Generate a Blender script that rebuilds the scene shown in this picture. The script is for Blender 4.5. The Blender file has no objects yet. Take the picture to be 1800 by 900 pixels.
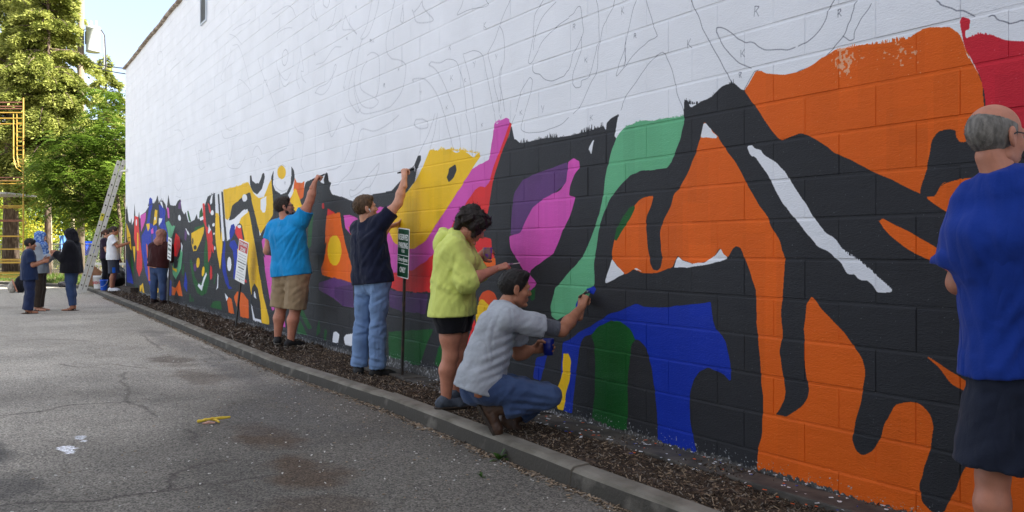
import bpy, bmesh, math, random
import numpy as np
from mathutils import Vector, Matrix

random.seed(7)
RNG = np.random.default_rng(11)
SC = bpy.context.scene
COL = SC.collection
R = math.radians

# ---------------------------------------------------------------- camera
ANG = math.atan2(940, 1550)                 # angle between the view axis and the wall
SA, CA = math.sin(ANG), math.cos(ANG)
CAM = Vector((0.0, -3.53, 1.28))            # 3.53 m out from the wall, chest height
FWD, RGT, UPV = Vector((-CA, SA, 0)), Vector((SA, CA, 0)), Vector((0, 0, 1))
cam_data = bpy.data.cameras.new('camera')
cam_data.sensor_width = 36
cam_data.lens = 31.0
cam_data.shift_y = -12 / 1800
cam_data.clip_start = 0.05
cam_data.clip_end = 3000
cam = bpy.data.objects.new('camera', cam_data)
COL.objects.link(cam)
cam.location = CAM
cam.rotation_euler = (R(90), 0, math.pi / 2 - ANG)
SC.camera = cam

# ---------------------------------------------------------------- light
SUN_EL = R(35)
SUN_AZ = math.atan2(0.68, 0.73)              # clockwise from +Y: over the roof of the painted building
world = bpy.data.worlds.new('World')
SC.world = world
world.use_nodes = True
wn = world.node_tree
sky = wn.nodes.new('ShaderNodeTexSky')
sky.sky_type = 'NISHITA'
sky.sun_disc = False
sky.sun_elevation = SUN_EL
sky.sun_rotation = SUN_AZ
sky.air_density = 0.6
sky.dust_density = 0.5
sky.ozone_density = 1.0
bg = wn.nodes['Background']
# broken white cloud drifting over the blue
tcw = wn.nodes.new('ShaderNodeTexCoord')
mpw = wn.nodes.new('ShaderNodeMapping'); mpw.inputs['Scale'].default_value = (1.0, 1.0, 3.2); mpw.inputs['Location'].default_value = (8.8, 0.7, 0.6)
now = wn.nodes.new('ShaderNodeTexNoise'); now.inputs['Scale'].default_value = 1.9; now.inputs['Detail'].default_value = 7; now.inputs['Roughness'].default_value = 0.52
mrw = wn.nodes.new('ShaderNodeMapRange'); mrw.inputs[1].default_value = 0.45; mrw.inputs[2].default_value = 0.70; mrw.inputs[3].default_value = 0.16; mrw.inputs[4].default_value = 0.9
mxw = wn.nodes.new('ShaderNodeMix'); mxw.data_type = 'RGBA'
wn.links.new(tcw.outputs['Generated'], mpw.inputs[0]); wn.links.new(mpw.outputs[0], now.inputs['Vector'])
wn.links.new(now.outputs[0], mrw.inputs[0]); wn.links.new(mrw.outputs[0], mxw.inputs[0])
wn.links.new(sky.outputs[0], mxw.inputs[6]); mxw.inputs[7].default_value = (7.4, 6.85, 6.2, 1)
wn.links.new(mxw.outputs[2], bg.inputs[0])
bg.inputs[1].default_value = 0.085
sun_data = bpy.data.lights.new('sun', 'SUN')
sun_data.energy = 5.0
sun_data.angle = R(0.5)
sun_data.color = (1.0, 0.94, 0.84)
sun = bpy.data.objects.new('sun', sun_data)
COL.objects.link(sun)
sd = Vector((math.sin(SUN_AZ) * math.cos(SUN_EL), math.cos(SUN_AZ) * math.cos(SUN_EL), math.sin(SUN_EL)))
sun.rotation_euler = sd.to_track_quat('Z', 'Y').to_euler()
sun.location = (0, 20, 30)
SC.view_settings.view_transform = 'Standard'
SC.view_settings.look = 'None'
SC.view_settings.gamma = 1.0
SC.view_settings.exposure = 2.03
SC.render.engine = 'CYCLES'
SC.cycles.max_bounces = 6
SC.cycles.transparent_max_bounces = 6

# ---------------------------------------------------------------- helpers
def at(px, py, Z):
    """point of the place seen at photograph pixel (px, py), Z metres along the view axis"""
    return CAM + FWD * Z + RGT * ((px - 900) / 1550 * Z) + UPV * ((438 - py) / 1550 * Z)

def tag(o, label=None, cat=None, group=None, kind=None):
    if label: o['label'] = label
    if cat: o['category'] = cat
    if group: o['group'] = group
    if kind: o['kind'] = kind
    return o

def empty(name, loc, label, cat, group=None, rz=0):
    o = bpy.data.objects.new(name, None)
    o.empty_display_size = 0.1
    COL.objects.link(o)
    o.location = loc
    o.rotation_euler = (0, 0, rz)
    return tag(o, label, cat, group)

def wmat(o):
    m = o.matrix_parent_inverse @ o.matrix_basis
    return wmat(o.parent) @ m if o.parent else o.matrix_basis.copy()

def put(name, me, parent=None, world_space=True):
    """link mesh as object; world-space vertices stay in place under the parent"""
    o = bpy.data.objects.new(name, me)
    COL.objects.link(o)
    if parent is not None:
        o.parent = parent
        if world_space: o.matrix_parent_inverse = wmat(parent).inverted()
    return o

def mesh_np(name, v, f, mat=None, smooth=False):
    me = bpy.data.meshes.new(name)
    v = np.asarray(v, dtype=np.float32)
    f = np.asarray(f, dtype=np.int32)
    n, k = f.shape
    me.vertices.add(len(v)); me.vertices.foreach_set('co', v.ravel())
    me.loops.add(n * k); me.loops.foreach_set('vertex_index', f.ravel())
    me.polygons.add(n)
    me.polygons.foreach_set('loop_start', np.arange(0, n * k, k, dtype=np.int32))
    me.polygons.foreach_set('loop_total', np.full(n, k, dtype=np.int32))
    me.polygons.foreach_set('use_smooth', np.full(n, bool(smooth)))
    me.update(calc_edges=True)
    me.validate()
    if mat is not None:
        for m in (mat if isinstance(mat, (list, tuple)) else [mat]): me.materials.append(m)
    return me

def bm_mesh(name, bm, mat=None, smooth=False):
    me = bpy.data.meshes.new(name)
    bmesh.ops.recalc_face_normals(bm, faces=bm.faces[:])
    bm.to_mesh(me); bm.free()
    if smooth:
        for p in me.polygons: p.use_smooth = True
    if mat is not None:
        for m in (mat if isinstance(mat, (list, tuple)) else [mat]): me.materials.append(m)
    return me

def box(bm, c, s, rot=None, bevel=0.0, seg=1):
    """axis box centre c, full size s, optional 3x3/4x4 rotation about its centre"""
    g = bmesh.ops.create_cube(bm, size=1.0)
    vs = g['verts']
    M = Matrix.Translation(Vector(c)) @ (rot.to_4x4() if rot is not None else Matrix.Identity(4)) @ Matrix.Diagonal((s[0], s[1], s[2], 1))
    bmesh.ops.transform(bm, matrix=M, verts=vs)
    if bevel > 0:
        es = list({e for v in vs for e in v.link_edges})
        bmesh.ops.bevel(bm, geom=es, offset=bevel, segments=seg, affect='EDGES', profile=0.6)

def tube(bm, pts, rad, n=8, cap=True):
    """swept round tube through pts; rad number or list"""
    pts = [Vector(p) for p in pts]
    rads = rad if isinstance(rad, (list, tuple)) else [rad] * len(pts)
    rings = []
    ref = None
    for i, p in enumerate(pts):
        d = (pts[min(i + 1, len(pts) - 1)] - pts[max(i - 1, 0)]).normalized()
        if ref is None:
            ref = d.orthogonal().normalized()
        ref = (ref - d * ref.dot(d)).normalized()
        b = d.cross(ref)
        rings.append([bm.verts.new(p + (ref * math.cos(2 * math.pi * k / n) + b * math.sin(2 * math.pi * k / n)) * rads[i]) for k in range(n)])
    for a, b in zip(rings, rings[1:]):
        for k in range(n):
            bm.faces.new((a[k], a[(k + 1) % n], b[(k + 1) % n], b[k]))
    if cap:
        bm.faces.new(rings[0][::-1]); bm.faces.new(rings[-1])

def lathe(bm, base, prof, n=20, axis=Vector((0, 0, 1)), closed=True):
    """prof = [(r, h)...] turned about an axis through base"""
    axis = axis.normalized(); u = axis.orthogonal().normalized(); w = axis.cross(u)
    rings = []
    for r, h in prof:
        rings.append([bm.verts.new(Vector(base) + axis * h + (u * math.cos(2 * math.pi * k / n) + w * math.sin(2 * math.pi * k / n)) * max(r, 1e-4)) for k in range(n)])
    for a, b in zip(rings, rings[1:]):
        for k in range(n):
            bm.faces.new((a[k], a[(k + 1) % n], b[(k + 1) % n], b[k]))
    if closed:
        bm.faces.new(rings[0][::-1]); bm.faces.new(rings[-1])

# ---------------------------------------------------------------- materials
def lin(c):
    return tuple(((x / 255 / 12.92) if x / 255 <= 0.04045 else ((x / 255 + 0.055) / 1.055) ** 2.4) for x in c) + (1.0,)

MATS = {}
def mat(name, base, rough=0.6, var=0.12, scale=8.0, bump=0.0, bscale=60.0, metal=0.0, spec=0.4, stretch=None, sheen=0.0, trans=0.0, sss=0.0, fold=0.0, second=None, mixlo=0.45, mixhi=0.6):
    """noise-varied procedural material; base and second are sRGB byte colours"""
    if name in MATS: return MATS[name]
    m = bpy.data.materials.new(name)
    m.use_nodes = True
    nt = m.node_tree; N = nt.nodes; Lk = nt.links
    b = N['Principled BSDF']
    c = lin(base)
    tc = N.new('ShaderNodeTexCoord')
    src = tc.outputs['Object']
    if stretch:
        mp = N.new('ShaderNodeMapping'); mp.inputs['Scale'].default_value = stretch
        Lk.new(src, mp.inputs[0]); src = mp.outputs[0]
    no = N.new('ShaderNodeTexNoise'); no.inputs['Scale'].default_value = scale; no.inputs['Detail'].default_value = 5
    Lk.new(src, no.inputs['Vector'])
    mx = N.new('ShaderNodeMix'); mx.data_type = 'RGBA'
    rmp = N.new('ShaderNodeMapRange')
    if second:
        rmp.inputs[1].default_value = mixlo; rmp.inputs[2].default_value = mixhi
        a_, b_ = c, lin(second)
    else:
        rmp.inputs[1].default_value = 0.3; rmp.inputs[2].default_value = 0.7
        a_ = tuple(x * (1 - var) for x in c[:3]) + (1,); b_ = tuple(min(1, x * (1 + var)) for x in c[:3]) + (1,)
    Lk.new(no.outputs[0], rmp.inputs[0]); Lk.new(rmp.outputs[0], mx.inputs[0])
    mx.inputs[6].default_value = a_; mx.inputs[7].default_value = b_
    Lk.new(mx.outputs[2], b.inputs['Base Color'])
    b.inputs['Roughness'].default_value = rough
    b.inputs['Metallic'].default_value = metal
    b.inputs['Specular IOR Level'].default_value = spec
    if sheen: b.inputs['Sheen Weight'].default_value = sheen
    if sss:
        b.inputs['Subsurface Weight'].default_value = sss
        b.inputs['Subsurface Radius'].default_value = (0.012, 0.005, 0.003)
        b.inputs['Subsurface Scale'].default_value = 1.0
    if bump:
        n2 = N.new('ShaderNodeTexNoise'); n2.inputs['Scale'].default_value = bscale; n2.inputs['Detail'].default_value = 4
        Lk.new(src, n2.inputs['Vector'])
        bp = N.new('ShaderNodeBump'); bp.inputs['Strength'].default_value = 1.0; bp.inputs['Distance'].default_value = bump
        Lk.new(n2.outputs[0], bp.inputs['Height']); Lk.new(bp.outputs[0], b.inputs['Normal'])
        if fold:                                # drawn creases of worn cloth
            mp2 = N.new('ShaderNodeMapping'); mp2.inputs['Rotation'].default_value = (0.35, 0.5, 0.3); mp2.inputs['Scale'].default_value = (2.4, 2.4, 0.75)
            n3 = N.new('ShaderNodeTexNoise'); n3.inputs['Scale'].default_value = 3.4; n3.inputs['Detail'].default_value = 1.5; n3.inputs['Distortion'].default_value = 0.7
            m5 = N.new('ShaderNodeMath'); m5.operation = 'SUBTRACT'; m5.inputs[1].default_value = 0.5
            m6 = N.new('ShaderNodeMath'); m6.operation = 'ABSOLUTE'
            b2 = N.new('ShaderNodeBump'); b2.inputs['Strength'].default_value = 1.0; b2.inputs['Distance'].default_value = fold
            Lk.new(tc.outputs['Object'], mp2.inputs[0]); Lk.new(mp2.outputs[0], n3.inputs['Vector']); Lk.new(n3.outputs[0], m5.inputs[0]); Lk.new(m5.outputs[0], m6.inputs[0])
            Lk.new(m6.outputs[0], b2.inputs['Height']); Lk.new(b2.outputs[0], bp.inputs['Normal'])
    if trans:
        tr = N.new('ShaderNodeBsdfTranslucent'); ms = N.new('ShaderNodeMixShader'); ms.inputs[0].default_value = trans
        Lk.new(mx.outputs[2], tr.inputs[0]); Lk.new(b.outputs[0], ms.inputs[1]); Lk.new(tr.outputs[0], ms.inputs[2])
        Lk.new(ms.outputs[0], N['Material Output'].inputs[0])
    MATS[name] = m
    return m

def smooth_noise(n_, seed, cell):
    """1-D smooth noise array of length n_"""
    r = np.random.default_rng(seed)
    k = max(2, int(n_ / cell) + 3)
    return np.interp(np.linspace(0, k - 1, n_), np.arange(k), r.uniform(-1, 1, k))

def noise2(h, w, cell, seed, octaves=3):
    r = np.random.default_rng(seed)
    out = np.zeros((h, w), np.float32); amp = 1.0; tot = 0
    for o in range(octaves):
        c = max(1.0, cell / 2 ** o)
        gh, gw = int(h / c) + 3, int(w / c) + 3
        g = r.random((gh, gw)).astype(np.float32)
        y = np.arange(h) / c; x = np.arange(w) / c
        yi = y.astype(int); xi = x.astype(int); fy = (y - yi)[:, None].astype(np.float32); fx = (x - xi)[None].astype(np.float32)
        fy = fy * fy * (3 - 2 * fy); fx = fx * fx * (3 - 2 * fx)
        a = g[yi][:, xi]; b = g[yi][:, xi + 1]; c_ = g[yi + 1][:, xi]; d = g[yi + 1][:, xi + 1]
        out += amp * ((a * (1 - fx) + b * fx) * (1 - fy) + (c_ * (1 - fx) + d * fx) * fy)
        tot += amp; amp *= 0.5
    return out / tot
MURAL = """
k|-2653,238.7 -2621,239 -2599,205.6 -2568,198.6 -2547,211.8 -2537,191.7 -2507,203.1 -2491,248.9 -2478,212.6 -2430,209.7 -2416,223.8 -2403,204.5 -2384,214 -2314,220.1 -2264,231.9 -2240,239 -2192,234.2 -2169,241.1 -2147,251.7 -2132,234.1 -2075,235.3 -2047,225.3 -2033,214.8 -2013,246 -1994,223 -1955,218.9 -1930,219.1 -1912,226.5 -1882,229.8 -1865,206 -1842,197.2 -1825,202.2 -1803,183.6 -1787,179.9 -1745,184.2 -1725,194.3 -1715,183.3 -1690,188.9 -1666,196.5 -1657,206.4 -1634,221.8 -1607,223.4 -1602,214.2 -1589,225.5 -1578,225.3 -1572,193 -1551,145.5 -1518,141.4 -1491,141.2 -1471,144.7 -1378,186 -1345,213.1 -1326,207 -1307,172.5 -1292,156.2 -1225,177.2 -1225,195.5 -1238,215.3 -1233,229.4 -1222,238.1 -1225,218.5 -1214,209.2 -1187,202.2 -1162,203.9 -1144,213.4 -1142,223 -1142,237.2 -1130,230.3 -1127,220.5 -1139,208.6 -1157,199.8 -1122,181.1 -1087,205.5 -1081,212.3 -1061,213.8 -1033,216.8 -1025,208 -1013,205.2 -1015,211.4 -1007,218.2 -1001,217.8 -997,206.8 -989,205.7 -995,199.4 -985,191.5 -955,187.3 -923,181.3 -900,175.9 -880,180.5 -863,185 -813,186.3 -791.8,194.6 -773.2,204.3 -761.6,206 -751.6,215.9 -745.4,215.3 -744.2,206.8 -754.1,203.8 -759.1,191.3 -782.4,180.8 -709.9,149.9 -617.5,191.3 -582.9,223.8 -588,212.5 -576.2,212.1 -569.6,208.4 -538.1,208.5 -505.5,207 -485.3,207.9 -466.3,209.4 -463.8,206.2 -462.6,210.5 -458.3,212.9 -450,214.8 -452.3,207.4 -454.1,201 -452.3,199.3 -445.3,205.1 -414.8,193.2 -388.5,205.1 -388,215 -385.1,214.6 -382.7,209.6 -372.9,212.2 -363.8,214.4 -356.8,218.4 -349,218.7 -342.8,214 -171.7,195.7 -171.7,-30 -2653,-30
y|-2642,200.5 -2568,167.9 -2547,123.4 -2578,134.2 -2631,157.8
dg|-2568,120.3 -2512,90.4 -2502,57.6 -2547,73.2
b|-2642,102.8 -2568,75.8 -2512,36.3 -2631,37
r|-2491,216 -2430,209.7 -2416,171.5 -2367,105.2 -2367,79.6 -2416,56.9 -2459,77.9 -2449,117.7 -2502,156.5
w|-2450,197.1 -2451,193.3 -2454,190.3 -2459,188.7 -2464,188.8 -2469,190.6 -2472,193.8 -2473,197.7 -2472,201.5 -2469,204.5 -2464,206.1 -2459,205.9 -2454,204.1 -2451,200.9
y|-2449,172.1 -2430,168.8 -2426,123.6 -2449,125.1
y|-2527,135.6 -2478,135.4 -2488,90.7
m|-2396,213 -2308,218.4 -2319,197.9 -2384,171
b|-2264,248.3 -2248,251.6 -2220,246.1 -2216,232.6 -2240,214.6 -2256,190.7 -2154,180.3 -2154,125.4 -2185,46 -2248,37 -2314,69.4 -2375,125.1 -2375,162.3 -2314,178.2 -2272,218.5
o|-2306,141.9 -2289,139 -2248,52 -2272,51.2
k|-2232,179.3 -2216,178.9 -2208,85.2 -2224,85
y|-2308,189.2 -2285,190 -2256,190.7 -2256,178.4 -2281,170.7
y|-2177,220.3 -2147,216.6 -2158,188.2 -2208,182.8 -2192,203.7
w|-2171,199 -2172,197.2 -2175,195.9 -2179,195.2 -2183,195.3 -2187,196.2 -2190,197.8 -2191,199.6 -2190,201.4 -2187,202.8 -2183,203.5 -2179,203.4 -2175,202.5 -2172,200.9
b|-2132,230.2 -2096,224.8 -2047,212.8 -2054,185.5 -2000,146.3 -2007,118.2 -2033,125.5 -2082,171.1 -2132,179.8 -2117,202.6
w|-2132,199.2 -2085,196.5 -2099,188 -2132,181.1
m|-2033,219.7 -2009,216.9 -2000,195.2 -2017,194.4
m|-2240,172.7 -2208,178.8 -2200,165.3 -2232,163.1
g|-2047,186.6 -2009,189.3 -1981,178.8 -1936,176.6 -1974,153.3 -2009,151.3 -2027,171.3
k|-1960,179.6 -1961,178 -1963,176.8 -1966,176.2 -1969,176.3 -1973,177 -1975,178.3 -1975,179.9 -1975,181.5 -1973,182.7 -1969,183.3 -1966,183.2 -1963,182.5 -1961,181.2
w|-2117,236 -2089,233.4 -2075,218.9 -2103,227.7
g|-1884,125.7 -1871,128 -1859,121.1 -1876,88.8 -1930,65.3 -1961,74 -1974,89.4 -1949,101.7 -1918,104.5 -1888,114.1
k|-1955,106.5 -1906,104.6 -1912,90.5 -1949,87.4
r|-1930,162.3 -1891,152.4 -1884,132.6 -1918,112.7 -1945,113.7 -1952,137.6
w|-1876,142.4 -1859,134.9 -1868,120 -1873,128
y|-1974,95.4 -1952,87.4 -1918,86.8 -1924,79.6 -1968,85.9
w|-1876,191.7 -1876,188.9 -1879,186.8 -1885,185.6 -1891,185.6 -1898,186.9 -1904,189.2 -1907,192 -1906,194.8 -1903,197 -1898,198.2 -1891,198.1 -1884,196.8 -1879,194.5
pu|-1876,228.3 -1876,209.9 -1906,211 -1900,221.3
pu|-1836,167.6 -1814,159.3 -1825,143.7 -1842,148.4
w|-1833,169.8 -1820,168.4 -1798,155.7 -1809,157
dg|-1814,203 -1803,202.6 -1776,180.7 -1798,182.4
w|-1825,200 -1820,199.8 -1792,180 -1803,181.4
o|-1974,49.5 -1949,47.5 -1930,47.6 -1906,57.8 -1891,65.3 -1876,50.7 -1859,33.1 -1900,32.4 -1924,43.1 -1943,31.6 -1974,30.2
b|-1833,83.9 -1814,65.3 -1814,43 -1848,54.1
dg|-1853,100.6 -1842,91.7 -1853,73.3 -1871,79.7
dg|-1792,40.6 -1782,41 -1771,27.3 -1792,26.2
dg|-1766,38.4 -1750,28.3 -1766,27.5
w|-2033,98.2 -2007,101 -2013,70.3 -2027,63.7
b|-2000,64.5 -1974,59.2 -1981,28.7 -2013,28.5
y|-2177,46.2 -2132,37.4 -2139,28 -2177,30.4
y|-2061,37.7 -2033,33.8 -2040,26 -2061,27.6
y|-2358,44.3 -2331,18.5 -2362,20 -2367,35.5 -2384,20.5 -2407,21 -2403,37.1 -2384,36.3
dg|-2473,36.1 -2459,35.1 -2459,23.3 -2473,24.2
dg|-1643,154.6 -1625,146.3 -1625,68.2 -1643,49.1 -1681,42.3 -1720,45.9 -1755,63.9 -1790,105.9 -1771,108.3 -1745,76.1 -1715,64.2 -1681,67.4 -1666,84.4 -1662,125.9
w|-1645,87 -1641,82 -1666,65.8 -1681,51.7 -1717,58.7 -1710,64.9 -1693,60.7 -1685,62 -1666,76.1
y|-1700,102.3 -1703,98.2 -1709,94.9 -1716,93.1 -1722,93.1 -1728,95 -1730,98.4 -1730,102.6 -1726,106.8 -1721,110.1 -1714,111.8 -1707,111.7 -1702,109.8 -1700,106.5
y|-1660,87.4 -1663,83.4 -1668,80.1 -1673,78.3 -1678,78.2 -1681,80.1 -1683,83.3 -1682,87.4 -1679,91.5 -1674,94.8 -1669,96.6 -1664,96.6 -1661,94.8 -1659,91.5
pu|-1727,93.7 -1729,90.5 -1732,87.8 -1737,86.2 -1743,86.1 -1748,87.4 -1751,90 -1753,93.3 -1751,96.6 -1748,99.3 -1743,100.8 -1737,100.9 -1732,99.5 -1729,97
dg|-1700,197.7 -1681,205.3 -1671,190.4 -1671,184.2 -1705,187.3
dg|-1755,159.5 -1740,169 -1676,171.8 -1662,178.7 -1657,169.3 -1735,153.8
y|-1776,158.7 -1730,163.4 -1705,166.1 -1662,169.4 -1666,157 -1700,138.6 -1730,124.8 -1755,123.7 -1771,136.8
k|-1726,131.2 -1727,129.4 -1731,127.9 -1737,127 -1743,127 -1749,127.9 -1753,129.4 -1754,131.3 -1753,133.1 -1749,134.6 -1743,135.4 -1737,135.4 -1731,134.6 -1727,133.1
k|-1755,143.2 -1755,140.4 -1757,138.1 -1760,136.9 -1763,136.9 -1766,138.2 -1768,140.5 -1768,143.3 -1768,146.2 -1766,148.4 -1763,149.6 -1760,149.6 -1757,148.3 -1755,146
r|-1676,211.4 -1657,211.1 -1652,187.7 -1643,169 -1602,161.1 -1594,145.9 -1607,115.9 -1629,103.6 -1634,136.2 -1652,167.1 -1669,179.9
r|-1634,211.6 -1616,206.7 -1607,190.3 -1620,192.8
w|-1585,191.5 -1586,189.6 -1590,188.2 -1595,187.5 -1601,187.7 -1606,188.7 -1610,190.4 -1611,192.4 -1610,194.4 -1606,195.8 -1601,196.5 -1595,196.3 -1590,195.2 -1586,193.5
w|-1625,172.6 -1607,162.2 -1625,155.4 -1632,157.5
w|-1578,169.8 -1580,168.6 -1585,167.7 -1589,167.5 -1593,167.9 -1596,168.8 -1598,170.2 -1597,171.6 -1594,172.9 -1590,173.7 -1585,174 -1581,173.6 -1578,172.6 -1577,171.3
w|-1578,154.7 -1579,153.7 -1581,153 -1583,152.5 -1586,152.6 -1589,153.1 -1591,153.9 -1591,154.9 -1591,155.9 -1589,156.6 -1586,157 -1583,157 -1581,156.5 -1579,155.7
w|-1573,130 -1573,128.4 -1575,127.2 -1577,126.5 -1579,126.5 -1581,127.2 -1583,128.4 -1583,130 -1583,131.5 -1581,132.8 -1579,133.5 -1577,133.4 -1575,132.8 -1573,131.5
w|-1607,220.4 -1596,219.9 -1598,209 -1611,206.5 -1616,212.8
r|-1611,99.8 -1600,96 -1599,79 -1611,72.6 -1618,82.5
r|-1602,141 -1585,132 -1589,120 -1600,126
dg|-1576,86.5 -1570,84.7 -1581,67.6 -1589,66.3
w|-1557,87.9 -1551,83.2 -1553,62.7 -1568,57.2 -1559,67.3
w|-1705,185.2 -1671,189.4 -1669,182 -1695,180.7
w|-1809,164.8 -1792,156.8 -1798,154.6 -1809,159.2
w|-1572,221.6 -1555,220.7 -1543,164.8 -1551,165
y|-1572,191.1 -1551,189.3 -1526,153 -1522,137.6 -1539,93.2 -1559,116.3 -1576,153.7
w|-1547,224.2 -1526,223 -1491,141.2 -1514,141.3 -1534,183.9
k|-1557,221.8 -1545,222.1 -1530,164.6 -1534,140.5
k|-1532,225.3 -1518,224.5 -1491,141.2 -1506,141.3
y|-1518,227.4 -1464,228 -1413,227.6 -1358,230.3 -1345,222.6 -1326,211.2 -1301,203.2 -1271,203.4 -1253,215.4 -1233,227 -1225,194.7 -1225,175.6 -1259,162.9 -1289,150.4 -1307,164.1 -1323,183.9 -1342,203.5 -1365,211.6 -1427,202.2 -1453,196 -1464,181.7 -1487,175.9 -1502,179.1
y|-1399,179.6 -1378,186 -1355,186 -1339,170.8 -1323,143.3 -1295,93 -1274,60.7 -1246,32.1 -1243,21.1 -1283,20.7 -1289,49.2 -1304,70.2 -1321,77.2 -1335,70.7 -1339,57.8 -1355,89.1 -1365,117.5 -1385,143.9 -1395,165.3 -1413,170.2
k|-1479,174.7 -1468,183.7 -1456,198 -1427,203.1 -1365,213.4 -1345,213.1 -1335,198.1 -1313,173.5 -1295,149.6 -1225,78.8 -1198,33 -1203,16.2 -1228,16.6 -1245,32.2 -1274,68.9 -1304,113.8 -1326,145 -1342,170.9 -1355,187.7 -1365,190.7 -1385,188.9 -1442,177.3
w|-1363,206.3 -1365,203.8 -1369,202 -1375,201.1 -1382,201.4 -1388,202.8 -1392,205.1 -1393,207.8 -1392,210.3 -1388,212.2 -1382,213.1 -1375,212.7 -1369,211.2 -1365,209
w|-1491,141.2 -1479,172.8 -1449,175.7 -1385,188 -1361,189.7 -1358,185.2 -1399,176.9 -1413,167.5 -1438,169 -1468,163.3 -1479,142.9
b|-1445,169.2 -1438,164.5 -1442,153.6 -1471,141 -1475,156 -1464,166.9
r|-1434,164.4 -1399,165.4 -1385,143.9 -1399,135.1 -1413,142.4 -1438,153.5
w|-1399,163.6 -1400,162.5 -1404,161.6 -1408,161.2 -1414,161.3 -1419,161.9 -1422,162.9 -1423,164.1 -1422,165.3 -1419,166.1 -1414,166.5 -1408,166.4 -1404,165.8 -1400,164.8
k|-1402,164.6 -1395,165.3 -1378,142.9 -1388,143
w|-1271,202.5 -1259,204.4 -1259,191.4 -1265,180.2 -1277,180.6 -1289,186 -1289,201
w|-1298,158 -1289,150.4 -1277,155.1 -1289,148.7 -1292,146.3
b|-1510,145.1 -1502,137.5 -1506,116.6 -1495,90.3 -1475,68.4 -1453,64.6 -1479,61.7 -1502,72.1 -1522,91.6 -1526,114.6
b|-1471,140.1 -1442,142.6 -1420,131.6 -1416,104.6 -1424,81 -1449,80.3 -1442,107.9 -1453,126.2 -1475,133.6
w|-1461,104 -1462,98.7 -1466,94.5 -1472,92 -1479,91.9 -1484,94.1 -1488,98.3 -1490,103.6 -1488,108.9 -1484,113.2 -1479,115.6 -1472,115.6 -1466,113.3 -1462,109.2
y|-1424,129.8 -1416,126.2 -1416,111.8 -1422,117.2
k|-1348,239.2 -1339,238.5 -1335,230.6 -1319,226.1 -1298,224.7 -1286,231.4 -1280,237.6 -1270,237.7 -1266,230.9 -1280,216.2 -1307,208.6 -1332,215 -1347,225.3
y|-1165,230.7 -1167,226.9 -1173,224.1 -1180,222.9 -1189,223.4 -1197,225.8 -1203,229.4 -1205,233.7 -1203,237.6 -1197,240.4 -1189,241.6 -1180,240.9 -1173,238.4 -1167,234.8
o|-1127,220.5 -1118,213.9 -1099,212 -1086,214.1 -1092,193.6 -1106,191.3 -1122,196.6 -1147,190.3 -1149,194.2 -1134,200.9
y|-1127,207.2 -1120,205.3 -1106,191.3 -1097,182.9 -1122,176.7 -1142,184.8 -1149,190.4
m|-1283,139.6 -1274,126.4 -1253,102.1 -1231,105.7 -1225,169.3 -1236,164 -1259,150.8
m|-1274,118.2 -1256,112.6 -1232,105.7 -1231,86.6 -1217,55.4 -1220,42.6 -1231,41.9 -1248,67.5 -1262,91.4
y|-1231,86.6 -1222,82.8 -1214,63.4 -1222,65.4
m|-1217,79.1 -1172,34.7 -1167,22.9 -1185,22.3 -1211,43.9
o|-1445,51.1 -1424,60.7 -1413,60.7 -1409,54.6 -1416,31.8 -1424,33.1
o|-1409,60.8 -1388,59.9 -1355,50.1 -1352,22.6 -1404,21.8 -1409,41.1
o|-1491,44.3 -1475,49.3 -1460,47.6 -1442,23.4 -1479,23.4
w|-1506,54.9 -1483,48.4 -1495,41.3
w|-1342,46.5 -1335,42.5 -1319,24.8 -1286,25.4 -1283,20.7 -1329,21.6
w|-1321,66.2 -1310,54 -1326,56.6 -1326,62.6
dg|-1589,36.5 -1537,40.1 -1526,25.3 -1576,25.3 -1616,25
r|-1378,82.3 -1368,80.9 -1365,76.6 -1378,77.1
r|-1001,176.3 -974,169.9 -1003,166.3
o|-1005,167.7 -959,170.1 -955,155.1 -944,136.3 -932,120.4 -916,104.3 -913,95.7 -920,91.1 -934,90 -1021,97.3 -1025,104.8 -1013,115.8 -1005,134.7 -1009,136.1 -1011,132.1 -1009,148.2
y|-954,126.7 -957,119.1 -963,113 -972,109.5 -983,109.3 -993,112.6 -999,118.8 -1002,126.7 -999,134.5 -993,140.7 -983,144.1 -972,143.9 -963,140.4 -957,134.3
r|-1022,182.5 -1014,182.9 -1013,176.7 -1021,176.4
pu|-1033,87.4 -978,95.1 -920,90.5 -916,64.4 -950,63.8 -981,71.3 -1033,78.5
dp|-978,84 -920,89.2 -916,64.4 -950,64.4 -978,72.8
dg|-1052,174.1 -1061,132.2 -1074,126.6 -1072,155
dg|-1101,54.7 -1057,30.6 -1072,28 -1108,46.3
dg|-1106,38.4 -1076,20.5 -1118,19.3
dg|-1031,43.5 -1026,28.8 -1042,21.3 -1039,33.3
dg|-1011,34.1 -1002,32.1 -1007,19.6 -1015,20.2
w|-981,31.7 -970,33.3 -961,30.8 -965,20.6 -985,20.2
w|-948,28 -941,32.4 -913,36.6 -886,34.5 -883,22.7 -944,20.6
m|-948,166.5 -932,166.6 -905,161.3 -886,154.1 -886,132.9 -911,134.2 -927,144.4 -943,152.2
o|-934,153.3 -928,152 -910,133 -916,131.7
m|-855,171.1 -825,171 -797,176 -770.6,170.4 -617.5,200.5 -608.3,229.2 -604.7,227.8 -591.5,230.7 -587.2,229.2 -584.6,225.4 -597.6,206.8 -607.4,195.5 -619.3,178.1 -646.1,146 -687.6,127 -719.1,106.4 -797,99 -831,104.9 -840,132.7 -871,150.7 -871,162.7
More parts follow.
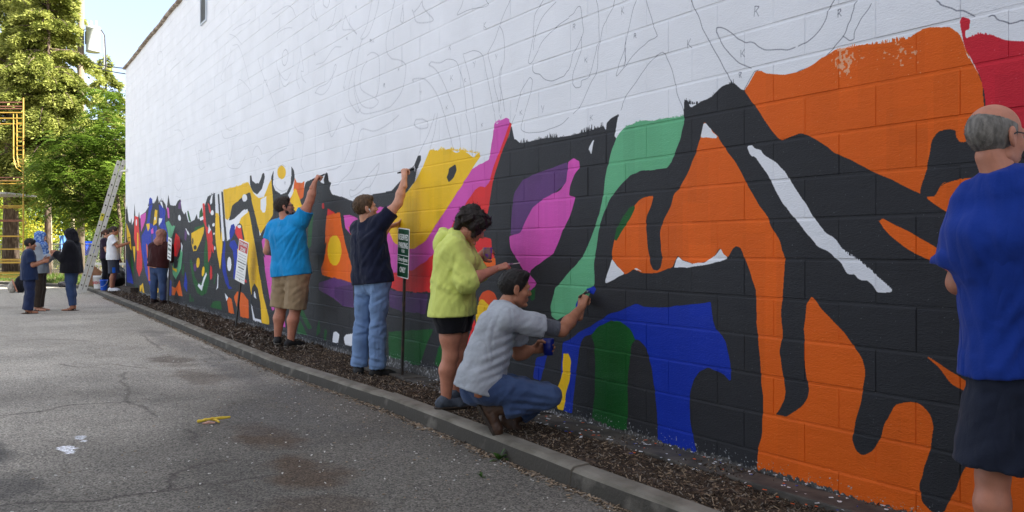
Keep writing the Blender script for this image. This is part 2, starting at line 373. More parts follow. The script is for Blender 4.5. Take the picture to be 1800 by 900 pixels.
y|-727.3,218.4 -714.4,217.1 -704.2,215.1 -688.7,216.1 -676.9,211.1 -670.5,211 -663.3,212.7 -651.1,207.2 -643.2,204.1 -638.3,206.5 -633.5,208 -632.5,204.1 -641.2,198.3 -663.3,183.2 -694.2,162.6 -716.7,148.5 -738.1,134.3 -762.9,128 -787.8,129.1 -808,134.8 -822,147.4 -820,161.1 -797,176 -782.4,180.8 -759.1,191.3 -742.9,203
k|-688.7,198.7 -675.8,201.1 -673.7,196.6 -679,189.6 -688.7,186.3 -693.1,191.6 -688.7,195.7
w|-744.2,212.6 -728.5,217.4 -742.9,203.5 -759.1,191.3 -754.1,201.7
r|-831,105.5 -797,104.6 -761.6,108.6 -733.2,117.5 -709.9,128.5 -687.6,141.9 -676.9,154.5 -661.2,163.7 -647.1,173.6 -641.2,177.5 -634.4,179.5 -624,178.4 -617.5,181.2 -611,193.1 -597.6,209.9 -585.5,226.4 -582.9,224.7 -588,215.6 -597.6,204.6 -611,183.5 -618.4,160.6 -626.8,141 -646.1,89.1 -676.9,85.2 -733.2,88.8 -745.4,87.8 -797,86.7 -821,90.9
dp|-822,88.5 -797,86.2 -745.4,87.2 -730.9,87.3 -735.6,68.3 -787.8,67.2 -818,69.9
r|-642.2,128 -636.4,134.6 -624.9,137.7 -614.7,136.7 -612.9,128.9 -608.3,119.8 -608.3,114.8 -634.4,112.6 -644.2,112.8
o|-634.4,116.8 -608.3,121.6 -607.4,115.3 -634.4,111.1
or|-635.4,86.8 -628.7,92.7 -618.4,95.4 -610.1,93 -604.7,87.8 -606.5,79.6 -631.6,80.4
y|-633.5,86.4 -626.8,86.7 -617.5,82.6 -626.8,71.4 -638.3,63.6 -640.2,72.9
r|-642.2,70.4 -638.3,63.6 -644.2,46.6 -658.2,30.8 -662.2,20.7 -664.3,35
dg|-821,45.2 -719.1,55.9 -732,42.4 -747.9,19.7 -773.2,18 -797,18.7 -821,18.9
dg|-700.8,47.2 -687.6,37.5 -689.8,17.3 -716.7,24.3 -709.9,39.3
k|-582.9,223.8 -588,213 -610.1,185.3 -617.5,163.8 -610.1,136.2 -599.4,136.1 -577.9,210.1
pu|-584.6,138.6 -582.1,159.2 -578.7,171.3 -565.5,180.9 -539.6,185 -506.9,188.9 -505.5,182.8 -509,174.3 -534.3,164.3 -557.5,148.4 -569.6,140.1
m|-506.6,188.8 -499.3,191 -493.3,188.5 -492.3,184.1 -499.3,179.2 -504.1,171.2 -505.5,165.7 -497.3,163.7 -504.1,150.6 -512.5,141.6 -524,124.7 -541.9,118 -554.3,112.7 -556.7,109.3 -547.2,103.6 -549.6,100.2 -555.1,96.6 -560.6,99.4 -562.3,110 -572.9,118.4 -584.6,128.4 -586.3,137.7 -569.6,140.5 -561.4,150.7 -550.4,160 -536.6,165.3 -516.1,169.9 -509,175.1 -506.9,184.1
dg|-548.8,100.2 -549.6,90.9 -554.3,89.4 -556.7,95.7
w|-475.7,201.8 -478.9,191.8 -481.4,194.4 -482.7,195.7
g|-445.3,205.5 -442.4,205.9 -437.8,206.4 -430,207.9 -420.1,207.1 -412.2,206.4 -404.4,206.5 -396.8,205.5 -388.2,206.1 -388.5,201.1 -391.7,192.8 -397.3,183.7 -400.4,178.5 -403.9,176.1 -414.3,176.5 -428.9,176.6 -440.1,173.8 -448.8,168.6 -456.8,162.8 -463.8,154.2 -469.4,144.2 -471.9,137.5 -474.4,127.2 -476.3,116.2 -475.7,103.6 -485.3,92.5 -499.3,84.3 -521.1,77.3 -527.6,79.7 -529.1,86.6 -522.5,100 -506.2,111.3 -493.3,119.8 -486,126.1 -478.9,136 -473.1,146.2 -470.6,150.7 -466.9,160.7 -464.4,174 -462,181.3 -456.8,192.4 -452.9,199.4
o|-415.3,161 -423.9,160 -430,158.2 -433.9,155.5 -443.6,146.5 -454.1,134.3 -456.8,125.4 -456.5,121.3 -450,116.3 -443.6,112 -435,115.1 -428.3,113.8 -421.2,112.9 -412.2,113.8 -401.9,116.4 -397.3,117.9 -393.9,124.6 -388.5,121 -380.8,119.5 -370.6,120.6 -363.8,124.2 -359.2,128.3 -357.2,125.8 -353.3,123.3 -349.9,128 -346.9,129.5 -344.4,129.2 -341.5,124.3 -336.2,114.9 -332.6,105.1 -332.2,89.1 -330.6,74.8 -329,58.8 -327.8,49.7 -328.6,29.5 -331.4,21.2 -331.8,6.9 -331.8,-30 -171.7,-30 -171.7,51 -211.1,43.1 -217,36.9 -221.5,25.9 -226.1,15.3 -231.4,14 -236.8,17.6 -238.1,23.5 -235.9,31.4 -231.9,42.9 -231.1,50.6 -232.7,56.3 -236.8,60.1 -243.6,60.3 -250.5,57.3 -254,51.3 -256.9,42.8 -261.4,34.9 -266.6,31.5 -270.6,33.1 -273.2,38.2 -270.6,47 -266.9,60.6 -265,70.4 -267.8,78.3 -277.6,88.9 -289.5,98 -296.1,104.9 -299.2,101.1 -301.3,88.8 -300.3,69.8 -298.2,57.9 -299.2,53.5 -304.6,47.3 -312.6,42.6 -319.7,42.3 -316.3,46.1 -313.7,51.1 -312.6,55.1 -314.6,65.3 -316.7,74.1 -314.6,84 -315.6,97 -314.6,103.8 -313.3,115.5 -313.1,123.9 -314.6,127.7 -317.9,135 -322.2,139.8 -324.7,144.6 -331,151.5 -337,159.9 -341.5,166.3 -348.2,176.4 -355.9,184.6 -360.3,190.1 -371.5,200.7 -374.7,192 -378.9,182.3 -382.2,177 -391.9,163.8 -396.3,161 -401.4,151.4 -407,144.4 -409.6,138.3 -409.1,129.4 -407.5,122.5 -408.5,117.7 -411.1,115.2 -415.9,115.8 -419.1,120.7 -421.2,129.4 -422.6,139.6 -421.8,148.7 -418,154.2
w|-371.5,200.7 -374.7,191.7 -360.3,190.1 -366.1,195.2
dg|-433.9,155.5 -433.3,153.7 -435.6,150.2 -444.7,141.1 -451.7,133.1 -454.1,134.3 -452.3,141.2 -444.7,149.1 -439,153.9
w|-457.1,122.1 -464.4,105.5 -443.6,112 -450,116.3
w|-434.4,115.5 -431.1,116.3 -426.7,114.2 -431.1,114.8
w|-393.9,124.3 -397.8,116.9 -385.1,117.4 -360.7,120.7 -353.3,123.3 -357.2,125.8 -359.2,128.3 -363.6,124.2 -370.6,120.6 -380.8,119.5 -388.5,121
o|-341.5,213.2 -337,217.1 -332.2,222.6 -328.2,221.9 -324.3,219.5 -314.1,217.4 -303.5,217.4 -294.3,219.4 -288.2,221.9 -281.5,224.2 -271.9,223.4 -262.6,222.7 -253.7,221.4 -245.1,221.2 -240.6,222.8 -235.4,224.7 -228.8,223 -224.1,222.3 -219.8,218.5 -216.8,212.6 -214.8,206.8 -211.6,201.5 -209.2,195.3 -208.5,185.8 -208.5,157.8 -218.8,157.6 -227.4,156.3 -230.1,151 -235.1,150.8 -238.1,152.4 -250.5,158.5 -261.7,163.7 -273.5,170.2 -284.5,175.9 -294.7,182.7 -303.5,186.2 -308.2,185.6 -316.7,183.9 -325.5,194.4 -333.8,204.2
k|-238.1,152.2 -236.5,157.1 -234.1,164.3 -232.5,174.6 -229.5,178.4 -224.6,179.3 -221,177.9 -221,175.3 -219.3,172.7 -211.1,173 -205.2,171.5 -194.9,170.4 -194.9,159.1 -208.5,157.8 -218.8,157.6 -227.4,156.3 -230.1,151 -235.1,150.8
o|-235.1,150.8 -230.1,151 -227.4,156 -218.8,157.5 -208.5,157.8 -192.7,157.8 -192.7,132 -211.1,132.2 -225.1,143.7
c|-219.3,225.5 -215,223.9 -215.3,219.9 -217,219.1 -216.5,215.9 -214.8,216.2 -210.7,217 -205.2,215 -199.4,211.5 -192.7,210.1 -171.7,208.4 -171.7,170.1 -207.5,174.1 -208.5,185.8 -209.2,195.3 -211.6,201.5 -214.8,206.8 -216.8,211.2 -218.5,217.7
c|-210.9,158 -205.2,158.8 -204.5,152.9 -208.5,153.6
w|-218.5,217.7 -216.8,211.2 -215,207.1 -216.5,210.2 -218.8,215.9
w|-339.3,183.1 -336.2,183.6 -333.8,181.5 -329.6,180.6 -327.8,177.6 -318.2,172.9 -312.6,166.9 -308,160 -300.3,151.6 -295.4,144.3 -287.9,136 -282.5,133.5 -278.3,128.5 -273.2,125 -264.4,119.8 -256.3,113.7 -250.5,109 -259,108.2 -261.7,111.2 -265,113.5 -269.1,113.9 -271.9,116.5 -275.4,116.4 -278.9,121.2 -284.2,125.3 -287.2,127.2 -292.6,129.4 -297.8,134.5 -302.4,138.8 -309.6,145.9 -319,157.4 -325.5,167.9 -333,176.9 -336.2,177.8
o|-258.4,140.8 -256.3,142 -248.5,138.2 -240.3,134.3 -229.5,128.7 -216,121.6 -216,113.3 -231.1,121.9 -237.3,124.5 -245.3,129.3 -251.6,133.4 -256,137.9
o|-234.3,81.2 -231.4,80.8 -222.8,75.9 -215.3,72.3 -206.4,67.2 -206.4,61.4 -216,67.7 -223.8,71.7 -229.5,77.3
b|-513.2,62.6 -505.5,64.5 -496.6,69.6 -470.6,80.4 -462,84.7 -452.9,87.5 -445.3,89.1 -438.4,92 -432.2,93.8 -425,92 -409.6,92.6 -389.5,95 -366.1,98.6 -365.2,89 -362.5,83.5 -357.6,80.1 -354.8,76.5 -351.2,65.6 -350.5,55.4 -357.6,59.6 -368.8,61.3 -374.7,58.8 -380.3,52.9 -383.2,45.3 -383.7,41.6 -383.2,28.5 -378.9,15.5 -377.5,9.9 -387,9.6 -411.9,11.6 -413.2,34.9 -414.3,41 -418,56.9 -421.2,64.2 -423.4,67.9 -428.9,70.9 -433.3,71.2 -457.1,82.1 -479.5,70.2 -488,68.4 -491.9,63 -493.9,55.4 -496.6,42.9 -500,25.6 -501.7,13.9 -512.5,14.2 -516.1,26.5
y|-512.5,54.7 -506.2,54.9 -503.5,52.4 -502.8,48.1 -504.8,36.4 -509.3,26.2 -512.5,14.2 -520.4,14.6 -521.1,28.2 -515.7,35.8 -513.2,43.3
k|-491.9,63 -488,68.4 -482.7,70 -477.6,67 -475,51.2 -476.3,28.2 -478.9,12.6 -502.1,13.4 -500,25.6 -496.6,42.9
dg|-479.5,70.2 -470.6,77 -458.3,80.9 -448.8,81.9 -441.2,79.2 -435,74.6 -432.8,71.3 -437.3,66.6 -438.4,57.8 -440.7,45.3 -440.1,30.9 -441.2,12.3 -458.3,11.5 -478.2,13.4 -477.6,21.2 -475.7,28.3 -474.4,53.9 -476.3,64.8
k|-437.3,66.6 -432.8,71.3 -428.9,70.9 -423.4,67.9 -418,56.9 -414.3,41 -412.7,30.5 -411.7,11.7 -441.2,12.3 -440.1,30.9 -440.7,45.3 -438.4,57.8
b|-547.2,48.6 -532.8,51.4 -541.9,31.3 -551.9,32.1
b|-484.7,101.4 -477,103.6 -474.1,101 -477,97.9 -482.7,98.8
b|-493.3,93.7 -491.9,90.2 -496.6,87.6 -497.3,89.5
"""
BRISTLE = """
k|4.4|-588,212.5 -569.6,208 -538.1,208.1 -505.5,206.6 -485.3,207.5 -466.3,209.1
k|3.0|-388,213.7 -372.9,211.5 -363.8,214.1 -349,218.7
k|1.9|-462.6,209.4 -457.1,212.4 -450,214.5
g|1.3|-444.1,205.7 -430,207.6 -412.2,206.4 -388.5,205.8
y|2.6|-727.3,217.8 -688.7,215.6 -663.3,212.2 -633.5,207.5
y|2.9|-1510,226.9 -1413,227.6 -1358,230.3
m|1.4|-608.3,229.2 -591.5,230.2 -586.3,228.7
c|0.7|-214.8,216 -210.7,216.8 -205.2,214.7 -199.4,211.3 -192.7,209.4
o|1.6|-281.5,224.2 -262.6,222.4 -242.3,221.9 -235.4,224.2
w|0.8|-287.9,136 -278.3,128.5 -264.4,119.8 -250.5,109
k|12.6|-2642,238.3 -2621,239
k|8.3|-2281,232.6 -2200,234.5 -2125,236.4 -2075,235.3
k|4.1|-1634,221.8 -1576,224.8
"""
PENCIL = """
1|-505.5,290 -499.4,291.2 -494.2,294.4 -491.2,292.4 -490,284.3 -489,275.5 -494.2,268.7 -500.9,263.1 -503.2,256.5 -505.5,253.4
1|-473.9,294.2 -471.5,286.1 -471.1,276.8 -470.7,266.6 -472.9,262.8 -475.3,256.5 -481.7,244.9 -490.5,243 -491.2,239.6 -495.7,238.8 -499.4,240.9 -501.2,244.7 -499.4,251.4 -494.9,258.5 -491.2,263.8 -490.8,273.2
1|-453.5,289.3 -456.1,284.6 -462.2,279 -466.5,274.1 -469,266.3 -471.8,260.1 -472.1,248.4 -477.4,242.5 -486.1,232.8 -493.4,225.2 -500.2,221.8
1|-431.7,284 -436.1,277.1 -439.8,266.8 -443,258.6 -443.7,254.7 -448.9,247.5 -452.1,240 -443.7,244.2 -436.1,249.2 -427.4,253.1 -420.1,256 -413.1,256.5 -412.7,259.1 -416,265.6 -419,273.2 -422.5,281.8
1|-443.3,256.2 -443.3,247.3 -445,244.4
1|-442.4,225.5 -437.3,229.5 -431.1,233.7 -425.6,237.9 -417.8,243.1 -407.3,246.3 -402.7,241.5 -399.4,234.9 -396,225.3 -393.8,219 -389.5,210.9 -387.8,207.8
1|-442.4,225.5 -445,221.8 -447.6,217.3
1.3|-382.5,272.1 -380.4,267.6 -376.8,262.4 -373.7,255.6 -367.6,245 -361.6,236.8 -354.8,226.4 -350,219.4 -341.7,213.2
1.3|-336.2,224.5 -344.4,228.7 -351.9,234.9 -357.7,242.3 -361.1,247.9 -361.8,251.3 -358.7,251.4 -353.8,249.2 -349.1,244.7 -344.4,241.7 -339.8,239.1 -334.4,237.7 -330.9,235 -324.8,232.1 -317.9,230.7 -311.3,229.8 -306.4,229.8
1.3|-304.8,229.8 -299.3,231.3 -293.9,233.9 -288.6,239 -286.3,243.4 -282.6,248
1.2|-270.5,244.5 -271.9,241.2 -273.3,236.8 -275.4,233.7 -277.6,229.6 -281.9,226 -286.3,222.5 -291.6,219.8 -299.3,217.7 -305.6,217.3
1|-261.9,241 -265.3,237.7 -268.4,234.5 -270.5,231.4 -271.9,227.5 -272.9,226.7 -274.7,227.4 -277.6,229.6
1.4|-229.6,235.2 -227.3,232.5 -221.6,229.3 -217.1,227.2 -213.3,224.7
1.2|-207.2,223.2 -204.8,222.5 -202.2,220.7 -199.6,218.7 -196.1,218.3 -192.7,218.5
1.2|-341.7,213.2 -338.9,216.9 -334.4,221.5 -330.9,222.9
1|-584.9,320.6 -591.6,314.8 -600.4,304.8 -608.3,295.5 -618.5,287.3 -619.5,284.5 -613.4,271.1 -609.3,258.3 -603.3,245.3 -601.4,236.1
1|-600.4,303.8 -595.5,297.8 -593.5,287.5 -594.5,275.8 -600.4,268.9 -601.4,260 -596.4,248.3 -593.5,236
1|-597.4,272.3 -599.8,262.8 -598.4,252.6 -601.4,237.1
1|-537.6,309.6 -546.1,304.2 -550.4,298.7 -551.3,288.5 -554.8,278 -558.3,268.2 -554.8,267.1 -547.9,271.9 -537.6,280.1 -521.2,286.3 -505.5,289.5
1|-521.2,303.9 -536,299.1 -544.4,292.7 -549.6,285.4 -552.2,275.6
1.3|-552.2,265.2 -551.3,259.5 -542.7,256.1 -532.6,250.3 -521.2,248.9 -511.7,250 -505.5,253.4
1|-576.5,232.8 -570.9,244.5 -565.5,250.4 -556.6,256.1 -553.1,253.2 -554.8,245.9 -560.1,237.2 -563.7,231.1
1|-724,298.3 -727.9,296.1 -716.2,290.6 -701.1,277.3 -688.8,263.1 -679.2,250.8 -676.9,245.5
1|-724,298.3 -706.1,294.5 -691.2,294.6 -674.5,289.3 -665.2,275.8 -659.5,262 -656.1,243.3
1|-662.9,293.7 -645,293.5 -631,288.7 -625.8,279.4 -619.5,263 -613.4,246.8 -609.3,237.1
1|-661.8,292.4 -653.9,278.1 -648.3,264.5 -642.8,241.6
1|-762.1,286.1 -762.1,289.1 -742.7,286.5 -729.3,280.2 -716.2,270.7 -706.1,260.1 -698.6,248.4
1|-764.9,355.5 -760.7,350.4 -753.7,341.1 -720.1,334.8 -729.3,343.2 -740,351.5 -742.7,358
1|-742.7,358.6 -753.7,353.5 -760.7,352.2
1|-661.8,339.1 -666.4,334.3 -672.6,329.7 -656.1,328.9 -640.7,327.7 -619.5,324.8 -623.7,330.4
1|-785.2,364.6 -791.2,350.6 -784.4,349 -785.8,364.7
1|-806,374.6 -813,363.5 -822,347.9 -827,337.4 -824,325.3 -813,318.2 -797,313.5 -782.3,307.7 -778.8,302.2 -782.3,290.6 -791.2,279.7 -813,271.6 -829,270 -852,269.9 -894,274.8 -912,295.2 -916,311 -908,329.1 -899,346.5 -890,354.2
1|-878,332.9 -865,333.9 -852,330 -845,321.6 -845,303.4 -848,290.9 -855,285.4
1|-878,327.5 -890,321.7 -896,311.8 -894,299.2 -848,280.5 -867,275.9 -890,281.1 -907,294.4 -916,311
1|-845,383.9 -855,370.6 -869,357.8 -886,352.8 -896,355.3 -879,365.4 -865,388.8
1|-943,389.9 -926,374 -908,362.4 -924,370.1 -951,376.7 -943,389.9
1|-918,350.2 -931,337.4 -939,324.7 -949,309.3
1|-920,324.1 -931,309.3 -929,292.2 -907,277.2 -896,279.1
1|-947,280.5 -937,272.1 -916,262.5 -924,249.5 -931,239.1 -947,225.7
1|-795.7,259.3 -813,255.3 -835,251.6 -862,251.1 -894,257.1 -905,243.3 -916,221 -931,212.4 -955,206.3
1|-760.7,245.8 -756.4,250.1 -742.7,248.3 -731.9,244.7 -731.9,239.4 -745.4,240.4 -756.4,243.5 -760.7,245.8
1|-716.2,250.1 -726.6,236.5 -740,225.2 -750.9,216.8
1|-711.1,249.5 -717.5,233.2 -726.6,219.2
1|-697.3,247.7 -688.8,231 -681.6,217 -673.3,212.4 -667.5,214.6 -668.7,222.3 -676.9,242.8
1|-657.3,242.4 -649.4,224.4 -646.1,205.1
1|-640.7,240.2 -638.5,224.3 -640.7,204.6
1|-609.3,236.1 -607.3,229.8
1|-577.4,230.9 -583,224.8
1|-563.7,230.1 -568.2,223 -568.2,218.2 -558.3,215.4 -544.4,214.1 -529.3,214.7 -514.9,216.6 -505.5,220.3
1|-845,216.4 -879,204.5 -912,193 -928,193.2 -926,186.1 -908,187.3 -883,192.7 -869,194.5 -848,208.9 -845,216.4
0.8|-1231,457.7 -1201,454.3 -1161,452.5 -1138,444 -1122,429.6
0.8|-1204,418.5 -1201,424.8 -1166,423.4 -1138,418.3
0.8|-1057,425.7 -1059,416.9 -1038,405.2 -1047,418.8 -1052,432.4
0.8|-1017,425.5 -1015,418.9 -1002,412.8 -995,417.2 -995,420.2
0.8|-1002,385.2 -980,383.6 -955,389
0.8|-1002,387.5 -984,391.1 -972,405.8
0.8|-1043,353.1 -1015,351.1 -993,357.5 -976,360.8 -955,357.5
0.8|-1047,319.1 -1033,323.9 -1002,324.1 -980,331.6 -972,338.9 -978,340 -989,322.8 -1015,312.7 -1047,319.1
0.8|-2085,553.6 -2090,549.4 -2098,546.4 -2109,545 -2120,545.4 -2132,547.7 -2141,551.4 -2148,556.3 -2151,561.7 -2150,566.8 -2145,571.2 -2137,574.1 -2126,575.4 -2114,574.8 -2103,572.4 -2094,568.6 -2087,563.9 -2084,558.6 -2085,553.6
0.8|-1210,388.3 -1201,372.8 -1166,354 -1144,359.6
0.8|-1198,372.2 -1183,352.6 -1169,346 -1149,348.8
0.8|-1157,382.4 -1159,379.2 -1162,376.7 -1166,375.2 -1171,374.9 -1175,375.8 -1179,377.9 -1181,380.8 -1183,384.3 -1182,387.9 -1180,391.2 -1177,393.7 -1173,395.2 -1168,395.4 -1164,394.5 -1160,392.4 -1157,389.4 -1156,386 -1157,382.4
0.8|-1101,386.2 -1107,369.4 -1120,350.5 -1107,333.8
0.8|-1104,386.7 -1096,367.5 -1091,353.8 -1101,354.7 -1096,345 -1081,337
0.7|-1522,411.2 -1531,419.1 -1495,432.1 -1466,445.3 -1466,455.6
0.8|-1453,481.8 -1405,479.5 -1360,475.4 -1345,476
0.7|-1474,480 -1437,468.2 -1397,448.2
0.7|-1453,457.3 -1421,451.9 -1397,434.4 -1374,410.6 -1345,374.7
0.7|-1413,367.5 -1421,386.7 -1405,394.2 -1345,367.1 -1345,342.3
0.7|-1303,409 -1276,378.4 -1238,347.1 -1207,316.3
0.8|-1531,329.3 -1513,314.5 -1478,310.8 -1429,309.4 -1405,310.8
0.8|-1504,334.6 -1487,325.2 -1457,320.8
0.8|-1495,272.8 -1478,263.1 -1437,256.7 -1405,258.2 -1374,270.4
0.6|-1487,309.6 -1478,279.7 -1466,276.5 -1445,305.1
0.7|-1334,268.7 -1324,277.1 -1306,280.1 -1289,271.9 -1283,264
0.7|-1324,250.7 -1306,262.4 -1286,253.2
0.8|-1253,253.2 -1207,260.6 -1161,263
1|-1263,240.4 -1231,239.8 -1213,240.1
0.9|-1219,217.8 -1207,211.8 -1183,206.6 -1155,207.9 -1147,213.2
0.8|-1201,240.9 -1183,242.4 -1166,238.1
0.8|-1128,287.7 -1112,279.3 -1091,272.2 -1096,247 -1101,236.2 -1091,227.4
0.8|-1002,278.7 -989,259.4 -972,266.2 -955,275.8
0.6|-1047,278.1 -1043,228.3
0.9|-1002,221.3 -976,220.8 -955,222.8
0.9|-987,201.7 -968,202 -955,205.6
0.8|-1945,263.2 -1917,251.1 -1891,249.5 -1852,262.5
0.7|-1931,238.7 -1878,233.4 -1865,248
0.7|-1917,303.3 -1917,292.9 -1891,289.5 -1865,299
0.7|-1710,283.9 -1689,275.2 -1657,277.3
0.7|-1699,290.1 -1710,309.9 -1689,310.2
0.6|-1945,377 -1891,370.8 -1852,353.7
0.6|-1891,321.8 -1865,344.9 -1839,347.3
0.6|-1744,325.1 -1721,299.1 -1699,280.7
0.5|-2061,426.8 -2031,389.7 -2046,369.3
0.6|-1636,318.8 -1626,301.9 -1597,299.1 -1606,286.7
1|-2191,535.2 -2200,554.5
1.4|-1959,525.1 -1924,524.1
1.2|-1273,367 -1270,370.1 -1257,369.8
1|-333.8,256.7 -333.8,251.6
1|-333.8,256.5 -331.5,256.6 -331.2,255.3 -333.6,254.2
1|-333,254.1 -330.8,251.5
1|-447,282.6 -447,278.6
1|-444.4,282.4 -446.9,280.2
1|-446.3,280.6 -444.2,278.4
1|-500.7,283.8 -500.7,280.2
1|-500.7,283.6 -498.7,283.6 -498.4,282.7 -500.5,282
1|-500,281.9 -498,280
1|-486.7,257.9 -486.7,254.8
1|-484.5,257.8 -486.5,256
1|-486.1,256.3 -484.4,254.7
1|-385.6,249.7 -385.6,244.8
1|-382.6,249.6 -385.4,246.8
1|-384.8,247.2 -382.4,244.7
1|-343.2,235.6 -343.2,231.9
1|-341.1,235.6 -343,233.4
1|-342.6,233.7 -341,231.9
1|-344.8,223.6 -344.8,220.5
1|-344.8,223.4 -343.5,223.6 -343.2,222.8 -344.7,222
1|-344.4,222 -343,220.5
1|-280.9,242.7 -280.9,239.1
1|-280.9,242.5 -279.5,242.6 -279.3,241.8 -280.8,240.9
1|-280.4,240.9 -279,239.1
1|-434.4,263.2 -434.4,260.4
1|-434.4,263.1 -433,263.2 -432.7,262.4 -434.3,261.8
1|-433.9,261.8 -432.5,260.3
1|-626.8,312.6 -626.8,307.1
1|-622.2,312.2 -626.5,309.3
1|-625.6,309.7 -621.8,306.6
1|-688.7,306.3 -688.7,302.8
1|-685.5,306 -688.5,304.2
1|-687.8,304.5 -685.3,302.5
1|-645.1,284.4 -642.8,281.7
1|-640.4,284.1 -643.4,279.1
1|-608.3,283.2 -606.7,281.2
1|-605.2,283 -607.1,279.5
1|-685.4,279.3 -685.4,274.4
1|-681,279.1 -685.1,276.4
1|-684.2,276.8 -680.7,274.2
1|-660.2,272.7 -660.2,269.3
1|-657.3,272.5 -660,270.7
1|-659.4,271 -657.1,269.2
1|-541.1,233 -538.9,230.3
1|-536.8,233 -539.5,227.6
1|-570.4,233.6 -570.4,230.1
1|-567.7,233.6 -570.2,231.5
1|-569.7,231.9 -567.5,230.1
1|-480.8,218.1 -480.8,214.6
1|-478.4,218.1 -480.6,216
1|-480.2,216.4 -478.3,214.7
1|-600.3,233.6 -598.9,232
1|-597.5,233.6 -599.2,230.4
1|-694.2,254.3 -694.2,250.8
1|-691,254.2 -693.9,252.1
1|-693.3,252.5 -690.8,250.7
1|-630.6,231 -630.6,228.2
1|-628.2,231 -630.4,229.3
1|-630,229.6 -628.1,228.2
1|-863,346.6 -863,343.6
1|-860,346.3 -863,344.8
1|-862,345 -859,343.3
1|-871,348.2 -871,344.6
1|-871,348 -867,347.8 -867,346.9 -870,346.4
1|-869,346.3 -866,344.2
1|-939,365.3 -939,362.1
1|-935,364.8 -939,363.3
1|-938,363.6 -935,361.6
1|-747.9,275.5 -746,273.6
1|-744.1,275.3 -746.4,271.7
1|-834,295.7 -834,292.2
1|-834,295.5 -831,295.5 -831,294.6 -834,293.9
1|-833,293.9 -830,292
1|-1259,366.1 -1259,360.4
1|-1251,365.4 -1259,362.7
1|-1257,363.1 -1250,359.6
1|-1050,368.6 -1050,365.1
1|-1046,368.1 -1050,366.5
1|-1049,366.7 -1045,364.6
1|-1172,218.2 -1172,214.4
1|-1172,218 -1168,218.3 -1167,217.3 -1171,216.3
1|-1170,216.3 -1166,214.5
1|-948,311.3 -946,309.3
1|-943,311 -946,307.4
1|-797,305.4 -797,303.2
1|-795,305.2 -797.1,304.1
1|-796.6,304.3 -794.9,303
1|-911,393.7 -911,390.6
1|-908,393.2 -911,391.8
1|-910,392 -908,390.1
"""
CRACKS = """
-506.4,-343.3 -506.5,-324.6 -493,-300.3 -496.6,-284.2 -493.4,-268.5 -494.8,-251.4 -498.4,-234.7 -495.5,-213.5
-495.7,-268.1 -521.1,-260.4 -529.1,-256.9 -541.7,-244.7 -544.8,-231 -549,-221.3
-782.9,-338.1 -788.1,-314.7 -792.5,-302.9 -805.1,-289.3 -805,-268.6 -798.9,-248 -779,-241.2 -722.4,-238.3
-798.9,-248 -860.7,-235.6 -931.8,-233.1 -990.4,-222.9
-1409.6,-143.5 -1281.6,-147.4 -1182.7,-153.8
-1221,-102.4 -1137.2,-102.5 -1040.1,-106
-489.6,-242.8 -451.4,-231.7 -428.3,-218.3
-654.5,-225.3 -625.7,-225.3 -605.1,-232
-1102.7,-277.1 -1060,-252.5 -1069.8,-223 -1010.1,-196.6
-1415.9,-326 -1418.2,-269.9 -1350.4,-217.9
"""
# ================================================================ painted wall: print of the mural, in wall metres
PAINT = {'w': (229, 232, 238), 'k': (45, 46, 50), 'o': (224, 98, 20), 'or': (214, 74, 24), 'c': (206, 38, 56), 'r': (218, 44, 46),
         'm': (208, 82, 176), 'pu': (96, 58, 116), 'dp': (78, 48, 96), 'y': (236, 190, 24), 'g': (98, 172, 128), 'dg': (24, 88, 38), 'b': (16, 48, 164), 'cn': (110, 108, 106)}

def parse(line): return np.array([[float(q) for q in t.split(',')] for t in line.split()]) / 100.0

def fill(img, pts, col, x0, z0, ppm):
    """even-odd scanline fill of a polygon given in metres"""
    P = (pts - (x0, z0)) * ppm
    h, w = img.shape[:2]
    lo = max(0, int(P[:, 1].min())); hi = min(h - 1, int(P[:, 1].max()) + 1)
    if P[:, 0].max() < 0 or P[:, 0].min() > w: return
    a = P; b = np.roll(P, -1, 0)
    for r in range(lo, hi + 1):
        y = r + 0.5
        m = (a[:, 1] <= y) != (b[:, 1] <= y)
        if not m.any(): continue
        xs = np.sort(a[m, 0] + (y - a[m, 1]) / (b[m, 1] - a[m, 1]) * (b[m, 0] - a[m, 0]))
        for i in range(0, len(xs) - 1, 2):
            s, e = int(round(xs[i])), int(round(xs[i + 1]))
            s = max(0, s); e = min(w, e)
            if e > s: img[r, s:e] = col

def roughen(P, step=0.02, amp=0.0035, seed=0):
    """resample an outline, round its corners a little and give it the wander of a hand-held brush"""
    for _ in range(2):
        nx = np.roll(P, -1, 0)
        c = np.minimum(0.14, 0.012 / np.maximum(1e-6, np.hypot(*(nx - P).T)))[:, None]
        P = np.stack([P * (1 - c) + nx * c, P * c + nx * (1 - c)], 1).reshape(-1, 2)
    out = []
    for p, q in zip(P, np.roll(P, -1, 0)):
        n = max(1, int(np.hypot(*(q - p)) / step))
        out.append(p + (q - p) * (np.arange(n) / n)[:, None])
    P = np.concatenate(out)
    k = len(P)
    P = P + np.stack([smooth_noise(k, seed, 2.5), smooth_noise(k, seed + 500, 2.5)], 1) * amp
    return P

